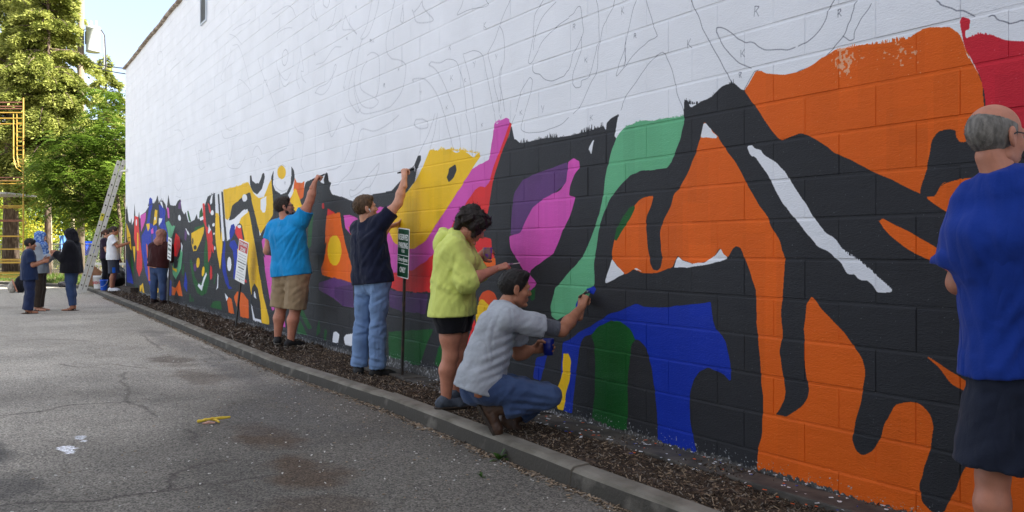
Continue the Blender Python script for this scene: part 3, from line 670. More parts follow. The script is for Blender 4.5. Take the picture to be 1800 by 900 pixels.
def stroke(img, P, col, width, x0, z0, ppm, alpha=0.6, seed=0):
    h, w = img.shape[:2]
    Q = (P - (x0, z0)) * ppm
    rw = max(0.55, width * ppm / 2)
    for i in range(len(Q) - 1):
        a, b = Q[i], Q[i + 1]
        xa, xb = int(min(a[0], b[0]) - rw - 2), int(max(a[0], b[0]) + rw + 3)
        ya, yb = int(min(a[1], b[1]) - rw - 2), int(max(a[1], b[1]) + rw + 3)
        xa, ya = max(xa, 0), max(ya, 0); xb, yb = min(xb, w), min(yb, h)
        if xa >= xb or ya >= yb: continue
        yy, xx = np.mgrid[ya:yb, xa:xb] + 0.5
        d = b - a; L2 = max(1e-6, d @ d)
        t = np.clip(((xx - a[0]) * d[0] + (yy - a[1]) * d[1]) / L2, 0, 1)
        dist = np.hypot(xx - a[0] - t * d[0], yy - a[1] - t * d[1])
        cov = np.clip(rw + 0.5 - dist, 0, 1)[..., None] * alpha
        img[ya:yb, xa:xb] = img[ya:yb, xa:xb] * (1 - cov) + np.array(col, np.float32) * cov

def curve(P, n=5):
    """Catmull-Rom through the traced points"""
    if len(P) < 3: return P
    E = np.vstack([2 * P[0] - P[1], P, 2 * P[-1] - P[-2]])
    out = []
    for i in range(1, len(E) - 2):
        p0, p1, p2, p3 = E[i - 1:i + 3]
        for t in np.arange(n) / n:
            out.append(0.5 * ((2 * p1) + (p2 - p0) * t + (2 * p0 - 5 * p1 + 4 * p2 - p3) * t * t + (3 * p1 - p0 - 3 * p2 + p3) * t ** 3))
    out.append(P[-1])
    return np.array(out)

POLYS = [(l.split('|')[0], parse(l.split('|')[1])) for l in MURAL.strip().split('\n')]
BRIS = [(l.split('|')[0], float(l.split('|')[1]) / 100, parse(l.split('|')[2])) for l in BRISTLE.strip().split('\n')]
PENC = [(float(l.split('|')[0]), parse(l.split('|')[1])) for l in PENCIL.strip().split('\n')]

def make_print(name, x0, x1, z1, ppm):
    W, Hh = int((x1 - x0) * ppm), int(z1 * ppm)
    img = np.empty((Hh, W, 3), np.float32)
    img[:] = PAINT['w']
    for i, (wd, P) in enumerate(PENC):
        if P[:, 0].max() < x0 or P[:, 0].min() > x1: continue
        C = curve(P)
        C = C + np.stack([smooth_noise(len(C), i, 3), smooth_noise(len(C), i + 99, 3)], 1) * 0.004
        stroke(img, C, (84, 87, 100), 0.0036 * wd, x0, 0, ppm, 0.6 if ppm > 200 else 0.24)
    first = True
    rb = np.random.default_rng(5)
    for i, (c, P) in enumerate(POLYS):
        if P[:, 0].max() < x0 or P[:, 0].min() > x1: continue
        far = P[:, 0].mean() < -8
        col = np.array(PAINT[c], np.float32) * (1 + 0.02 * math.sin(i * 2.3))
        fill(img, roughen(P, 0.02 if not far else 0.05, 0.004, i), col, x0, 0, ppm)
        if c == 'k' and first:
            first = False
    for c, hgt, P in BRIS:
        if P[:, 0].max() < x0 or P[:, 0].min() > x1: continue
        L = np.hypot(*np.diff(P, axis=0).T).sum()
        n = int(L / 0.0045)
        seg = np.concatenate([[0], np.cumsum(np.hypot(*np.diff(P, axis=0).T))])
        for s in rb.uniform(0, L, n):
            x = np.interp(s, seg, P[:, 0]); z = np.interp(s, seg, P[:, 1])
            hh = hgt * (0.25 + 0.75 * rb.random()) * (0.55 + 0.45 * math.sin(x * 9.0 + 2 * math.sin(x * 23)))
            ww = 0.002 + 0.003 * rb.random()
            sk = rb.normal(0, 0.15) * hh
            fill(img, np.array([[x - ww, z - 0.01], [x + ww, z - 0.01], [x + sk + ww * 0.3, z + hh], [x + sk - ww * 0.3, z + hh]]), PAINT[c], x0, 0, ppm)
    # scumbled, half-dry top of the big orange field (white shows through)
    if x1 > -3.6:
        nz = noise2(Hh, W, ppm * 0.012, 3, 2); nb = noise2(Hh, W, ppm * 0.14, 4, 2)
        X = x0 + (np.arange(W) + 0.5) / ppm; Z = (np.arange(Hh) + 0.5) / ppm
        ex = np.interp(X, [-2.86, -2.75, -2.55, -2.45, -2.3], [0, 1, 1, 0.8, 0])[None]
        ez = np.interp(Z, [2.00, 2.09, 2.15, 2.3], [0, 0.4, 1, 1])[:, None]
        isor = (np.abs(img - np.array(PAINT['o'])).sum(-1) < 40)
        m = isor & (nz * 0.8 + nb * 0.5 + 0.45 * ex * ez * (nb + 0.3) > 1.10) & (ex * ez > 0.05)
        img[m] = img[m] * 0.5 + np.array(PAINT['w']) * 0.5
    # bare concrete and paint runs along the foot of the wall
    X = x0 + (np.arange(W) + 0.5) / ppm; Z = (np.arange(Hh) + 0.5) / ppm
    edge = 0.105 + 0.02 * np.clip((-X - 4) / 20, 0, 1) * 4 + 0.014 * smooth_noise(W, 21, ppm * 0.2) + 0.012 * smooth_noise(W, 22, ppm * 0.02) + 0.006 * smooth_noise(W, 23, 2)
    gap = np.where((X > -8.2) & (X < -5.6), 0.055, 0.0) + 0.02
    m = Z[:, None] < (edge + gap)[None]
    nz = noise2(Hh, W, max(2, ppm * 0.01), 8, 3)
    base = np.array((96, 95, 94), np.float32) * (0.55 + 0.7 * nz[..., None])
    img[m] = base[m]
    m2 = m & (nz > 0.70)
    img[m2] = (190, 192, 196)
    m3 = (Z[:, None] < (edge + gap + 0.05)[None]) & (nz > 0.76)
    img[m3] = (170, 172, 178)
    # faint hand-rolled unevenness
    img *= (0.975 + 0.05 * noise2(Hh, W, ppm * 0.35, 12, 4))[..., None]
    # roller swaths: overlapping coats of slightly different depth
    painted = img.sum(-1) < 600
    rs = np.random.default_rng(17)
    for _ in range(int((x1 - x0) * 30)):
        xa = int((rs.uniform(0, x1 - x0)) * ppm); za = int(rs.uniform(0.1, 2.2) * ppm); ww = int(rs.uniform(.10, .24) * ppm); hh = int(rs.uniform(.25, .8) * ppm)
        s_ = (slice(za, za + hh), slice(xa, xa + ww)); f_ = rs.uniform(.965, 1.025)
        sub = img[s_]; sub[painted[s_]] *= f_
    # roller pinholes in the dark and orange fields
    if ppm > 200:
        ph = np.random.default_rng(2).random((Hh, W)) > 0.9994
        img[ph] = img[ph] * 0.5 + np.array(PAINT['w']) * 0.5
    im = bpy.data.images.new(name, W, Hh, alpha=False)
    buf = np.ones((Hh, W, 4), np.float32)
    buf[..., :3] = np.clip(img / 255.0, 0, 1)
    im.pixels.foreach_set(buf.ravel())
    im.update()
    return im, (x0, x1, z1)

SPLIT = -7.0
im_far, box_far = make_print('mural_far', -26.7, SPLIT, 6.4, 130)
im_near, box_near = make_print('mural_near', SPLIT - 0.02, 0.6, 4.0, 380)

def wall_material():
    m = bpy.data.materials.new('painted_block')
    m.use_nodes = True
    nt = m.node_tree; N = nt.nodes; Lk = nt.links
    b = N['Principled BSDF']
    ge = N.new('ShaderNodeNewGeometry')
    sx = N.new('ShaderNodeSeparateXYZ'); Lk.new(ge.outputs['Position'], sx.inputs[0])
    def tex(im, bx):
        mu = N.new('ShaderNodeMapRange'); mu.clamp = False; mu.inputs[1].default_value = bx[0]; mu.inputs[2].default_value = bx[1]
        mv = N.new('ShaderNodeMapRange'); mv.clamp = False; mv.inputs[1].default_value = 0; mv.inputs[2].default_value = bx[2]
        Lk.new(sx.outputs[0], mu.inputs[0]); Lk.new(sx.outputs[2], mv.inputs[0])
        cb = N.new('ShaderNodeCombineXYZ'); Lk.new(mu.outputs[0], cb.inputs[0]); Lk.new(mv.outputs[0], cb.inputs[1])
        t = N.new('ShaderNodeTexImage'); t.image = im; t.extension = 'EXTEND'; t.interpolation = 'Linear'
        Lk.new(cb.outputs[0], t.inputs[0])
        return t
    ta, tb = tex(im_far, box_far), tex(im_near, box_near)
    gt = N.new('ShaderNodeMath'); gt.operation = 'GREATER_THAN'; gt.inputs[1].default_value = SPLIT
    Lk.new(sx.outputs[0], gt.inputs[0])
    mx = N.new('ShaderNodeMix'); mx.data_type = 'RGBA'
    Lk.new(gt.outputs[0], mx.inputs[0]); Lk.new(ta.outputs[0], mx.inputs[6]); Lk.new(tb.outputs[0], mx.inputs[7])
    # slight tonal drift of the coats
    no = N.new('ShaderNodeTexNoise'); no.inputs['Scale'].default_value = 1.7; no.inputs['Detail'].default_value = 4
    Lk.new(ge.outputs['Position'], no.inputs['Vector'])
    mr = N.new('ShaderNodeMapRange'); mr.inputs[3].default_value = 0.93; mr.inputs[4].default_value = 1.06
    Lk.new(no.outputs[0], mr.inputs[0])
    ml = N.new('ShaderNodeMix'); ml.data_type = 'RGBA'; ml.blend_type = 'MULTIPLY'; ml.inputs[0].default_value = 1.0
    cc = N.new('ShaderNodeCombineColor')
    for k in range(3): Lk.new(mr.outputs[0], cc.inputs[k])
    Lk.new(mx.outputs[2], ml.inputs[6]); Lk.new(cc.outputs[0], ml.inputs[7])
    Lk.new(ml.outputs[2], b.inputs['Base Color'])
    b.inputs['Roughness'].default_value = 0.55
    b.inputs['Specular IOR Level'].default_value = 0.16
    # block face grain: pitted, drawn out along the course
    mp = N.new('ShaderNodeMapping'); mp.inputs['Scale'].default_value = (0.55, 1, 1.5)
    Lk.new(ge.outputs['Position'], mp.inputs[0])
    n1 = N.new('ShaderNodeTexNoise'); n1.inputs['Scale'].default_value = 95; n1.inputs['Detail'].default_value = 6; n1.inputs['Roughness'].default_value = 0.65
    n2 = N.new('ShaderNodeTexNoise'); n2.inputs['Scale'].default_value = 14; n2.inputs['Detail'].default_value = 3
    Lk.new(mp.outputs[0], n1.inputs['Vector']); Lk.new(mp.outputs[0], n2.inputs['Vector'])
    ad = N.new('ShaderNodeMath'); ad.operation = 'MULTIPLY_ADD'; ad.inputs[1].default_value = 0.8
    Lk.new(n2.outputs[0], ad.inputs[0]); Lk.new(n1.outputs[0], ad.inputs[2])
    bp = N.new('ShaderNodeBump'); bp.inputs['Strength'].default_value = 1.0; bp.inputs['Distance'].default_value = 0.0036
    Lk.new(ad.outputs[0], bp.inputs['Height']); Lk.new(bp.outputs[0], b.inputs['Normal'])
    return m

M_WALL = wall_material()
CO_H, BL_W = 0.2032, 0.4064
WX0, WX1, WTOP, WY1 = -26.575, 13.7, 6.30, 12.0

bldg = empty('block_building', (-12, 0.2, 0), 'long windowless concrete block building with a half painted mural on its white wall', 'building')
# mortar bed the blocks stand proud of
bm = bmesh.new()
nx, nz = 60, 1
v = [(WX0 + 0.002, 0.0033, -0.3), (WX1, 0.0033, -0.3), (WX1, 0.0033, WTOP), (WX0 + 0.002, 0.0033, WTOP)]
me = mesh_np('mortar', v, [(0, 1, 2, 3)], M_WALL)
wall_o = put('wall', me, bldg)
# other faces of the building
M_RENDER = mat('grey_render', (168, 168, 166), 0.9, 0.15, 3, 0.004, 40)
bm = bmesh.new()
def quad(bm, *p): bm.faces.new([bm.verts.new(q) for q in p])
quad(bm, (WX0, 0.006, -0.3), (WX0, WY1, -0.3), (WX0, WY1, WTOP), (WX0, 0.006, WTOP))
quad(bm, (WX1, 0.006, -0.3), (WX1, WY1, -0.3), (WX1, WY1, WTOP), (WX1, 0.006, WTOP))
quad(bm, (WX0, WY1, -0.3), (WX1, WY1, -0.3), (WX1, WY1, WTOP), (WX0, WY1, WTOP))
quad(bm, (WX0, 0.006, WTOP - 0.03), (WX1, 0.006, WTOP - 0.03), (WX1, WY1, WTOP - 0.03), (WX0, WY1, WTOP - 0.03))
put('plain_walls', bm_mesh('plain_walls', bm, M_RENDER), bldg)

def block_geo(w, bev=0.0032, dep=0.0038):
    """one block face: recessed arris all round, slightly dished joints at the sides"""
    hw, hh = w / 2 - 0.0003, CO_H / 2 - 0.0035
    o = [(-hw, dep, -hh), (hw, dep, -hh), (hw, dep, hh), (-hw, dep, hh)]
    i = [(-hw + .0016, 0, -hh + .0022), (hw - .0016, 0, -hh + .0022), (hw - .0016, 0, hh - .011), (-hw + .0016, 0, hh - .011)]
    f = [(4, 5, 6, 7), (0, 1, 5, 4), (1, 2, 6, 5), (2, 3, 7, 6), (3, 0, 4, 7)]
    return np.array(o + i), np.array(f)

FULL_V, FULL_F = block_geo(BL_W)
me_block = mesh_np('block', FULL_V, FULL_F, M_WALL)
OFF_Z = 0.012                                # courses measured from the joints in the photograph
cells = []
for r in range(0, 31):
    z = OFF_Z + CO_H * (r + 0.5)
    xs = WX0 + (0.0 if r % 2 else BL_W / 2)
    if r % 2 == 0: cells.append((WX0 + BL_W / 4, z, BL_W / 2))
    n = int((0.6 - xs) / BL_W) + 1
    for k in range(n): cells.append((xs + BL_W * (k + 0.5), z, BL_W))
    cells.append((None, z, xs + BL_W * n))
def seen(x, z):
    d = Vector((x, 0, z)) - CAM
    f = d.dot(FWD)
    if f < 0.5: return 0
    px = 900 + 1550 * d.dot(RGT) / f; py = 438 - 1550 * d.z / f
    if px < -40 or px > 1840 or py < -30 or py > 930: return 0
    return (1550 / f) ** 2 * (0.3 + abs(d.y) / d.length)
cand = sorted([c for c in cells if c[0] is not None], key=lambda c: -seen(c[0], c[1]))
single = set(id(c) for c in cand[:300] if c[2] == BL_W and seen(c[0], c[1]) > 0)
rv, rf = [], []
rb = random.Random(3)
for c in cells:
    jy = rb.uniform(-0.0016, 0.0012); jt = rb.gauss(0, 0.0035); jr = rb.gauss(0, 0.003)
    if c[0] is None:
        # unseen run of the wall beyond the camera's right: plain courses
        V, F_ = block_geo(WX1 - c[2]); V = V + ((WX1 + c[2]) / 2, 0, c[1])
    elif id(c) in single:
        o = bpy.data.objects.new('block', me_block); COL.objects.link(o)
        o.parent = wall_o
        o.matrix_parent_inverse = Matrix.Identity(4)
        o.location = Vector((c[0], jy, c[1]))
        o.rotation_euler = (jr, 0, jt)
        continue
    else:
        V, F_ = (FULL_V, FULL_F) if c[2] == BL_W else block_geo(c[2])
        V = V + (0, 0, 0)
        V[:, 1] += V[:, 0] * jt + V[:, 2] * jr + jy
        V = V + (c[0], 0, c[1])
    rf.append(F_ + 8 * len(rv)); rv.append(V)
o = put('block_courses', mesh_np('block_courses', np.concatenate(rv), np.concatenate(rf), M_WALL), wall_o)
tag(o, kind='stuff')

# roof edge
M_COPING = mat('weathered_coping', (120, 106, 92), 0.9, 0.3, 9, 0.006, 30, second=(168, 156, 142))
bm = bmesh.new()
x = WX0 - 0.06
rb = random.Random(9)
while x < WX1:
    w = rb.uniform(0.5, 0.9)
    box(bm, (x + w / 2, 0.05 + rb.uniform(-0.006, 0.006), WTOP + 0.02 + rb.uniform(-0.012, 0.012)), (w - 0.012, 0.24, 0.06), Matrix.Rotation(rb.gauss(0, 0.01), 3, 'Y'), 0.012)
    x += w
put('roof_coping', bm_mesh('roof_coping', bm, M_COPING), bldg)
# louvred vent high in the wall
M_VENT = mat('painted_vent', (196, 204, 212), 0.5, 0.06, 6, 0.0)
M_VDARK = mat('vent_dark', (110, 116, 122), 0.8, 0.1, 6)
vx0, vx1, vz0, vz1 = -16.83, -16.38, 5.40, 5.86
vent = empty('wall_vent', (-16.6, -0.01, vz0), 'pale louvred vent grille set high in the white wall near the roof', 'vent')
bm = bmesh.new(); box(bm, ((vx0 + vx1) / 2, -0.004, (vz0 + vz1) / 2), (vx1 - vx0 - 0.02, 0.006, vz1 - vz0 - 0.02))
put('backing', bm_mesh('backing', bm, M_VDARK), vent)
bm = bmesh.new()
for sx in (vx0, vx1): box(bm, (sx, -0.015, (vz0 + vz1) / 2), (0.03, 0.03, vz1 - vz0 + 0.03))
for sz in (vz0, vz1): box(bm, ((vx0 + vx1) / 2, -0.0155, sz), (vx1 - vx0 - 0.03, 0.03, 0.03))
put('frame', bm_mesh('frame', bm, M_VENT), vent)
bm = bmesh.new()
box(bm, (0, 0, 0), (vx1 - vx0 - 0.035, 0.004, 0.03), Matrix.Rotation(R(-40), 3, 'X'))
mslat = bm_mesh('slat', bm, M_VENT)
for k in range(13):
    o = put('slat', mslat, vent, False)
    o.location = ((vx0 + vx1) / 2 + 16.6, -0.008, 0.03 + k * 0.0335)
# ================================================================ ground, lot, kerb, mulch
M_SOIL = mat('soil', (98, 86, 70), 0.95, 0.3, 4, 0.02, 18, second=(120, 116, 74))
gs = mesh_np('ground', [(-900, -900, -0.012), (900, -900, -0.012), (900, 900, -0.012), (-900, 900, -0.012)], [(0, 1, 2, 3)], M_SOIL)
tag(put('ground', gs), kind='structure')

# asphalt map: cracks, oil and rust stains, a splash of white paint, and painted shade
AX0, AX1, AY0, AY1, APM = -24.0, 1.0, -3.9, -0.7, 110
AW, AH = int((AX1 - AX0) * APM), int((AY1 - AY0) * APM)
amap = np.ones((AH, AW, 3), np.float32) * np.array((0.355, 0.332, 0.286), np.float32)
ax = AX0 + (np.arange(AW) + 0.5) / APM; ay = AY0 + (np.arange(AH) + 0.5) / APM
nA = noise2(AH, AW, 95, 31, 4); nB = noise2(AH, AW, 30, 32, 4); nC = noise2(AH, AW, 7, 33, 2)
amap *= (0.62 + 0.5 * nA + 0.25 * nB)[..., None]
# near end and kerb side darker: coarse asphalt, plus the light's falloff painted in
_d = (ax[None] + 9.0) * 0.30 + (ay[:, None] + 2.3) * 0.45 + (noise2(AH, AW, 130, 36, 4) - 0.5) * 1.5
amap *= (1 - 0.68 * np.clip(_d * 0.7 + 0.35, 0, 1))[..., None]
def blot(cx, cy, rx, ry, col, k, seed):
    d = np.hypot((ax[None] - cx) / rx, (ay[:, None] - cy) / ry)
    n_ = noise2(AH, AW, 22, seed, 4)
    m = np.clip((1.15 - d) * 1.6 + (n_ - 0.5) * 2.2, 0, 1)[..., None] * k
    amap[:] = amap * (1 - m) + np.array(col, np.float32) * m
blot(-6.06, -1.85, 0.44, 0.23, (0.078, 0.056, 0.038), 0.95, 41)
blot(-4.95, -1.92, 0.37, 0.23, (0.078, 0.056, 0.038), 0.95, 42)
blot(-10.7, -1.60, 0.66, 0.25, (0.078, 0.056, 0.038), 0.6, 43)
blot(-9.2, -1.62, 0.55, 0.23, (0.078, 0.056, 0.038), 0.5, 47)
blot(-6.35, -3.5, 0.55, 0.22, (0.045, 0.043, 0.042), 0.8, 44)
blot(-5.4, -3.4, 0.4, 0.2, (0.045, 0.043, 0.042), 0.6, 45)
blot(-6.6, -1.7, 0.9, 0.3, (0.09, 0.088, 0.085), 0.5, 46)
blot(-4.1, -2.1, 0.44, 0.29, (0.078, 0.056, 0.038), 0.5, 48)
blot(-12.5, -1.2, 3.0, 0.25, (0.13, 0.128, 0.122), 0.5, 49)
blot(-7.9, -1.25, 2.4, 0.2, (0.10, 0.098, 0.094), 0.5, 50)
for i, l in enumerate(CRACKS.strip().split('\n')):
    P = curve(parse(l), 6)
    k = len(P)
    P = P + np.stack([smooth_noise(k, 60 + i, 1.5), smooth_noise(k, 90 + i, 1.5)], 1) * 0.03
    stroke(amap, P, (0.022, 0.021, 0.020), 0.014 if i < 2 else 0.009, AX0, AY0, APM, 0.7 if i < 2 else 0.38)
    stroke(amap, P, (0.08, 0.07, 0.06), 0.05, AX0, AY0, APM, 0.25)
d = np.hypot((ax[None] + 6.33 - 0.25 * 0) / 0.17, (ay[:, None] + 3.04) / 0.055)
m = (d + (nC - 0.5) * 1.6 + (nB - 0.5) * 1.2 < 0.78)
amap[m] = (0.62, 0.64, 0.68)
d = np.hypot((ax[None] + 6.62) / 0.14, (ay[:, None] + 2.93) / 0.03)
m = (d + (nC - 0.5) * 2.6 < 0.6)
amap[m] = (0.55, 0.57, 0.6)
ima = bpy.data.images.new('asphalt_wear_and_shade', AW, AH, alpha=False, float_buffer=True)
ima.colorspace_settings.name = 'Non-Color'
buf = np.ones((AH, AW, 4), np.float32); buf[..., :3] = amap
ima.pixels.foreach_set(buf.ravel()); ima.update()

def asphalt_material():
    m = bpy.data.materials.new('old_asphalt'); m.use_nodes = True
    nt = m.node_tree; N = nt.nodes; Lk = nt.links; b = N['Principled BSDF']
    ge = N.new('ShaderNodeNewGeometry'); sx = N.new('ShaderNodeSeparateXYZ'); Lk.new(ge.outputs['Position'], sx.inputs[0])
    cb = N.new('ShaderNodeCombineXYZ')
    for k, (a_, b_) in enumerate(((AX0, AX1), (AY0, AY1))):
        mr = N.new('ShaderNodeMapRange'); mr.clamp = False; mr.inputs[1].default_value = a_; mr.inputs[2].default_value = b_
        Lk.new(sx.outputs[k], mr.inputs[0]); Lk.new(mr.outputs[0], cb.inputs[k])
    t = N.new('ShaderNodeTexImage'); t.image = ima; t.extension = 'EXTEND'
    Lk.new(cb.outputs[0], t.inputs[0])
    # exposed aggregate: pale and dark grains
    vo = N.new('ShaderNodeTexVoronoi'); vo.inputs['Scale'].default_value = 105
    vo2 = N.new('ShaderNodeTexVoronoi'); vo2.inputs['Scale'].default_value = 40
    for v_ in (vo, vo2): Lk.new(ge.outputs['Position'], v_.inputs['Vector'])
    sp = N.new('ShaderNodeSeparateColor'); Lk.new(vo.outputs['Color'], sp.inputs[0])
    r1 = N.new('ShaderNodeMapRange'); r1.inputs[1].default_value = 0.0; r1.inputs[2].default_value = 1.0; r1.inputs[3].default_value = 0.45; r1.inputs[4].default_value = 1.75
    Lk.new(sp.outputs[0], r1.inputs[0])
    sp2 = N.new('ShaderNodeSeparateColor'); Lk.new(vo2.outputs['Color'], sp2.inputs[0])
    r2 = N.new('ShaderNodeMapRange'); r2.inputs[1].default_value = 0.95; r2.inputs[2].default_value = 1.0; r2.inputs[3].default_value = 1.0; r2.inputs[4].default_value = 2.6
    Lk.new(sp2.outputs[1], r2.inputs[0])
    dd = N.new('ShaderNodeMapRange'); dd.inputs[1].default_value = 0.15; dd.inputs[2].default_value = 0.4; dd.inputs[3].default_value = 1.0; dd.inputs[4].default_value = 0.0
    Lk.new(vo2.outputs['Distance'], dd.inputs[0])
    mm = N.new('ShaderNodeMath'); mm.operation = 'SUBTRACT'; mm.inputs[1].default_value = 1.0; Lk.new(r2.outputs[0], mm.inputs[0])
    m3 = N.new('ShaderNodeMath'); m3.operation = 'MULTIPLY'; Lk.new(mm.outputs[0], m3.inputs[0]); Lk.new(dd.outputs[0], m3.inputs[1])
    m4 = N.new('ShaderNodeMath'); m4.operation = 'ADD'; Lk.new(m3.outputs[0], m4.inputs[0]); Lk.new(r1.outputs[0], m4.inputs[1])
    vs = N.new('ShaderNodeVectorMath'); vs.operation = 'SCALE'
    Lk.new(t.outputs[0], vs.inputs[0]); Lk.new(m4.outputs[0], vs.inputs['Scale'])
    Lk.new(vs.outputs[0], b.inputs['Base Color'])
    b.inputs['Roughness'].default_value = 0.85; b.inputs['Specular IOR Level'].default_value = 0.3
    n1 = N.new('ShaderNodeTexNoise'); n1.inputs['Scale'].default_value = 3.0; n1.inputs['Detail'].default_value = 3
    Lk.new(ge.outputs['Position'], n1.inputs['Vector'])
    h1 = N.new('ShaderNodeMath'); h1.operation = 'MULTIPLY'; h1.inputs[1].default_value = 6.0; Lk.new(n1.outputs[0], h1.inputs[0])
    h2 = N.new('ShaderNodeMath'); h2.operation = 'SUBTRACT'; Lk.new(h1.outputs[0], h2.inputs[0]); Lk.new(vo.outputs['Distance'], h2.inputs[1])
    bp = N.new('ShaderNodeBump'); bp.inputs['Distance'].default_value = 0.004
    Lk.new(h2.outputs[0], bp.inputs['Height']); Lk.new(bp.outputs[0], b.inputs['Normal'])
    return m
M_ASPH = asphalt_material()

# kerb line: straight beside the wall, sweeping round at the end of the lot
KP = [(5.0, -0.815)] + [(-0.0, -0.815), (-3.9, -0.805), (-6.65, -0.745), (-9.27, -0.86), (-11.9, -0.83), (-14.5, -0.78), (-17.2, -0.74), (-19.8, -0.70), (-22.4, -0.68), (-25.0, -0.66), (-27.6, -0.62), (-30.2, -0.62), (-32.0, -0.75), (-33.4, -1.15), (-35.0, -1.85), (-37.0, -2.75), (-39.5, -3.9), (-42.5, -5.3), (-46, -7)]
KW, KH = 0.15, 0.105
def offs(P, d):
    out = []
    for i in range(len(P)):
        a, b = np.array(P[max(0, i - 1)]), np.array(P[min(len(P) - 1, i + 1)])
        t = (b - a) / np.hypot(*(b - a)); nrm = np.array((t[1], -t[0]))
        out.append(tuple(np.array(P[i]) + nrm * d * (1 if True else 0)))
    return out
KIN = offs(KP, KW)
if KIN[3][1] < KP[3][1]: KIN = offs(KP, -KW)
# asphalt sheet, edged by the kerb
V = []; F_ = []
for (x, y) in KP: V += [(x, y + 0.05, 0.0), (x - (0 if x > -30 else 14 + (-30 - x)), -26.0, 0.0)]
for i in range(len(KP) - 1): F_.append((2 * i + 1, 2 * i, 2 * i + 2, 2 * i + 3))
V += [(60, -0.765, 0), (60, -26, 0)]; F_.append((len(V) - 1, len(V) - 2, 0, 1))
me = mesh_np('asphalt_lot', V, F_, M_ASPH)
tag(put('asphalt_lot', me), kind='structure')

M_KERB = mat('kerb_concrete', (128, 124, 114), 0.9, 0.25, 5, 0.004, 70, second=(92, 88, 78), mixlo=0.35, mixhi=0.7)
M_KFACE = mat('kerb_face', (66, 63, 57), 0.9, 0.25, 6, 0.005, 60, second=(104, 100, 92), mixlo=0.55, mixhi=0.72)  # darker concrete tone for the kerb's vertical face
kerb = empty('kerb', (-12, -0.8, 0), None, None); kerb['kind'] = 'structure'
rb = random.Random(4)
for i in range(len(KP) - 1):
    a, b, ai, bi = np.array(KP[i]), np.array(KP[i + 1]), np.array(KIN[i]), np.array(KIN[i + 1])
    n = 16
    g = 0.004 / np.hypot(*(b - a))
    ts = np.linspace(g, 1 - g, n + 1)
    vv, ff = [], []
    h = KH + rb.uniform(-0.006, 0.006)
    for k, t in enumerate(ts):
        o_ = a * (1 - t) + b * t; i_ = ai * (1 - t) + bi * t
        w = (i_ - o_)
        j = rb.gauss(0, 0.0028)
        prof = [(0.0 + j * 0.6, -0.02), (0.012 + j, h * 0.55), (0.018 + j, h - 0.022), (0.03 + j * 0.5, h - 0.007), (0.052, h + j * 0.3), (KW - 0.02, h + 0.002), (KW - 0.004, h - 0.01), (KW, -0.02)]
        for u, z in prof:
            p = o_ + w * (u / KW); vv.append((p[0], p[1], z))
    m_ = 8
    for k in range(n):
        for q in range(m_ - 1): ff.append((k * m_ + q, k * m_ + q + 1, (k + 1) * m_ + q + 1, (k + 1) * m_ + q))
    bm = bmesh.new()
    bv = [bm.verts.new(p) for p in vv]
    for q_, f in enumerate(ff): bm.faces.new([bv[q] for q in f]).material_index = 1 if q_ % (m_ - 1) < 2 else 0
    bm.faces.new(bv[:m_]); bm.faces.new(bv[-m_:])
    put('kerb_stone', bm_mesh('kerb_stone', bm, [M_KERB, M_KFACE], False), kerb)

# mulch strip between kerb and wall
M_MULCH = mat('mulch', (58, 48, 40), 0.95, 0.4, 30, 0.012, 90, second=(104, 86, 68), mixlo=0.5, mixhi=0.62)
def mulch_z(x, y):
    far = np.clip((-np.asarray(x) - 6) / 20, 0, 1) * 0.055
    return 0.088 + far * np.clip(1 + np.asarray(y) / 0.7, 0, 1) + 0.012 * np.sin(np.asarray(x) * 2.1) * np.sin(np.asarray(y) * 9) + 0.008 * np.sin(np.asarray(x) * 7.3 + 1)
nx_, ny_ = 420, 9
gx = np.linspace(-31, 4.9, nx_)
ykin = np.interp(gx, [p[0] for p in KIN][::-1], [p[1] for p in KIN][::-1]) - 0.01
gv = np.zeros((nx_, ny_, 3)); t = np.linspace(0, 1, ny_)
ytop = np.where(gx < WX0 - 0.02, 3.5, 0.0)
gv[..., 0] = gx[:, None]; gv[..., 1] = ykin[:, None] * (1 - t) + ytop[:, None] * t
gv[..., 2] = mulch_z(gv[..., 0], np.maximum(gv[..., 1], -0.8)) + RNG.normal(0, 0.004, (nx_, ny_))
gi = np.arange(nx_ * ny_).reshape(nx_, ny_)
ff = np.stack([gi[:-1, :-1], gi[1:, :-1], gi[1:, 1:], gi[:-1, 1:]], -1).reshape(-1, 4)
tag(put('mulch_bed', mesh_np('mulch_bed', gv.reshape(-1, 3), ff, M_MULCH, True)), kind='structure')

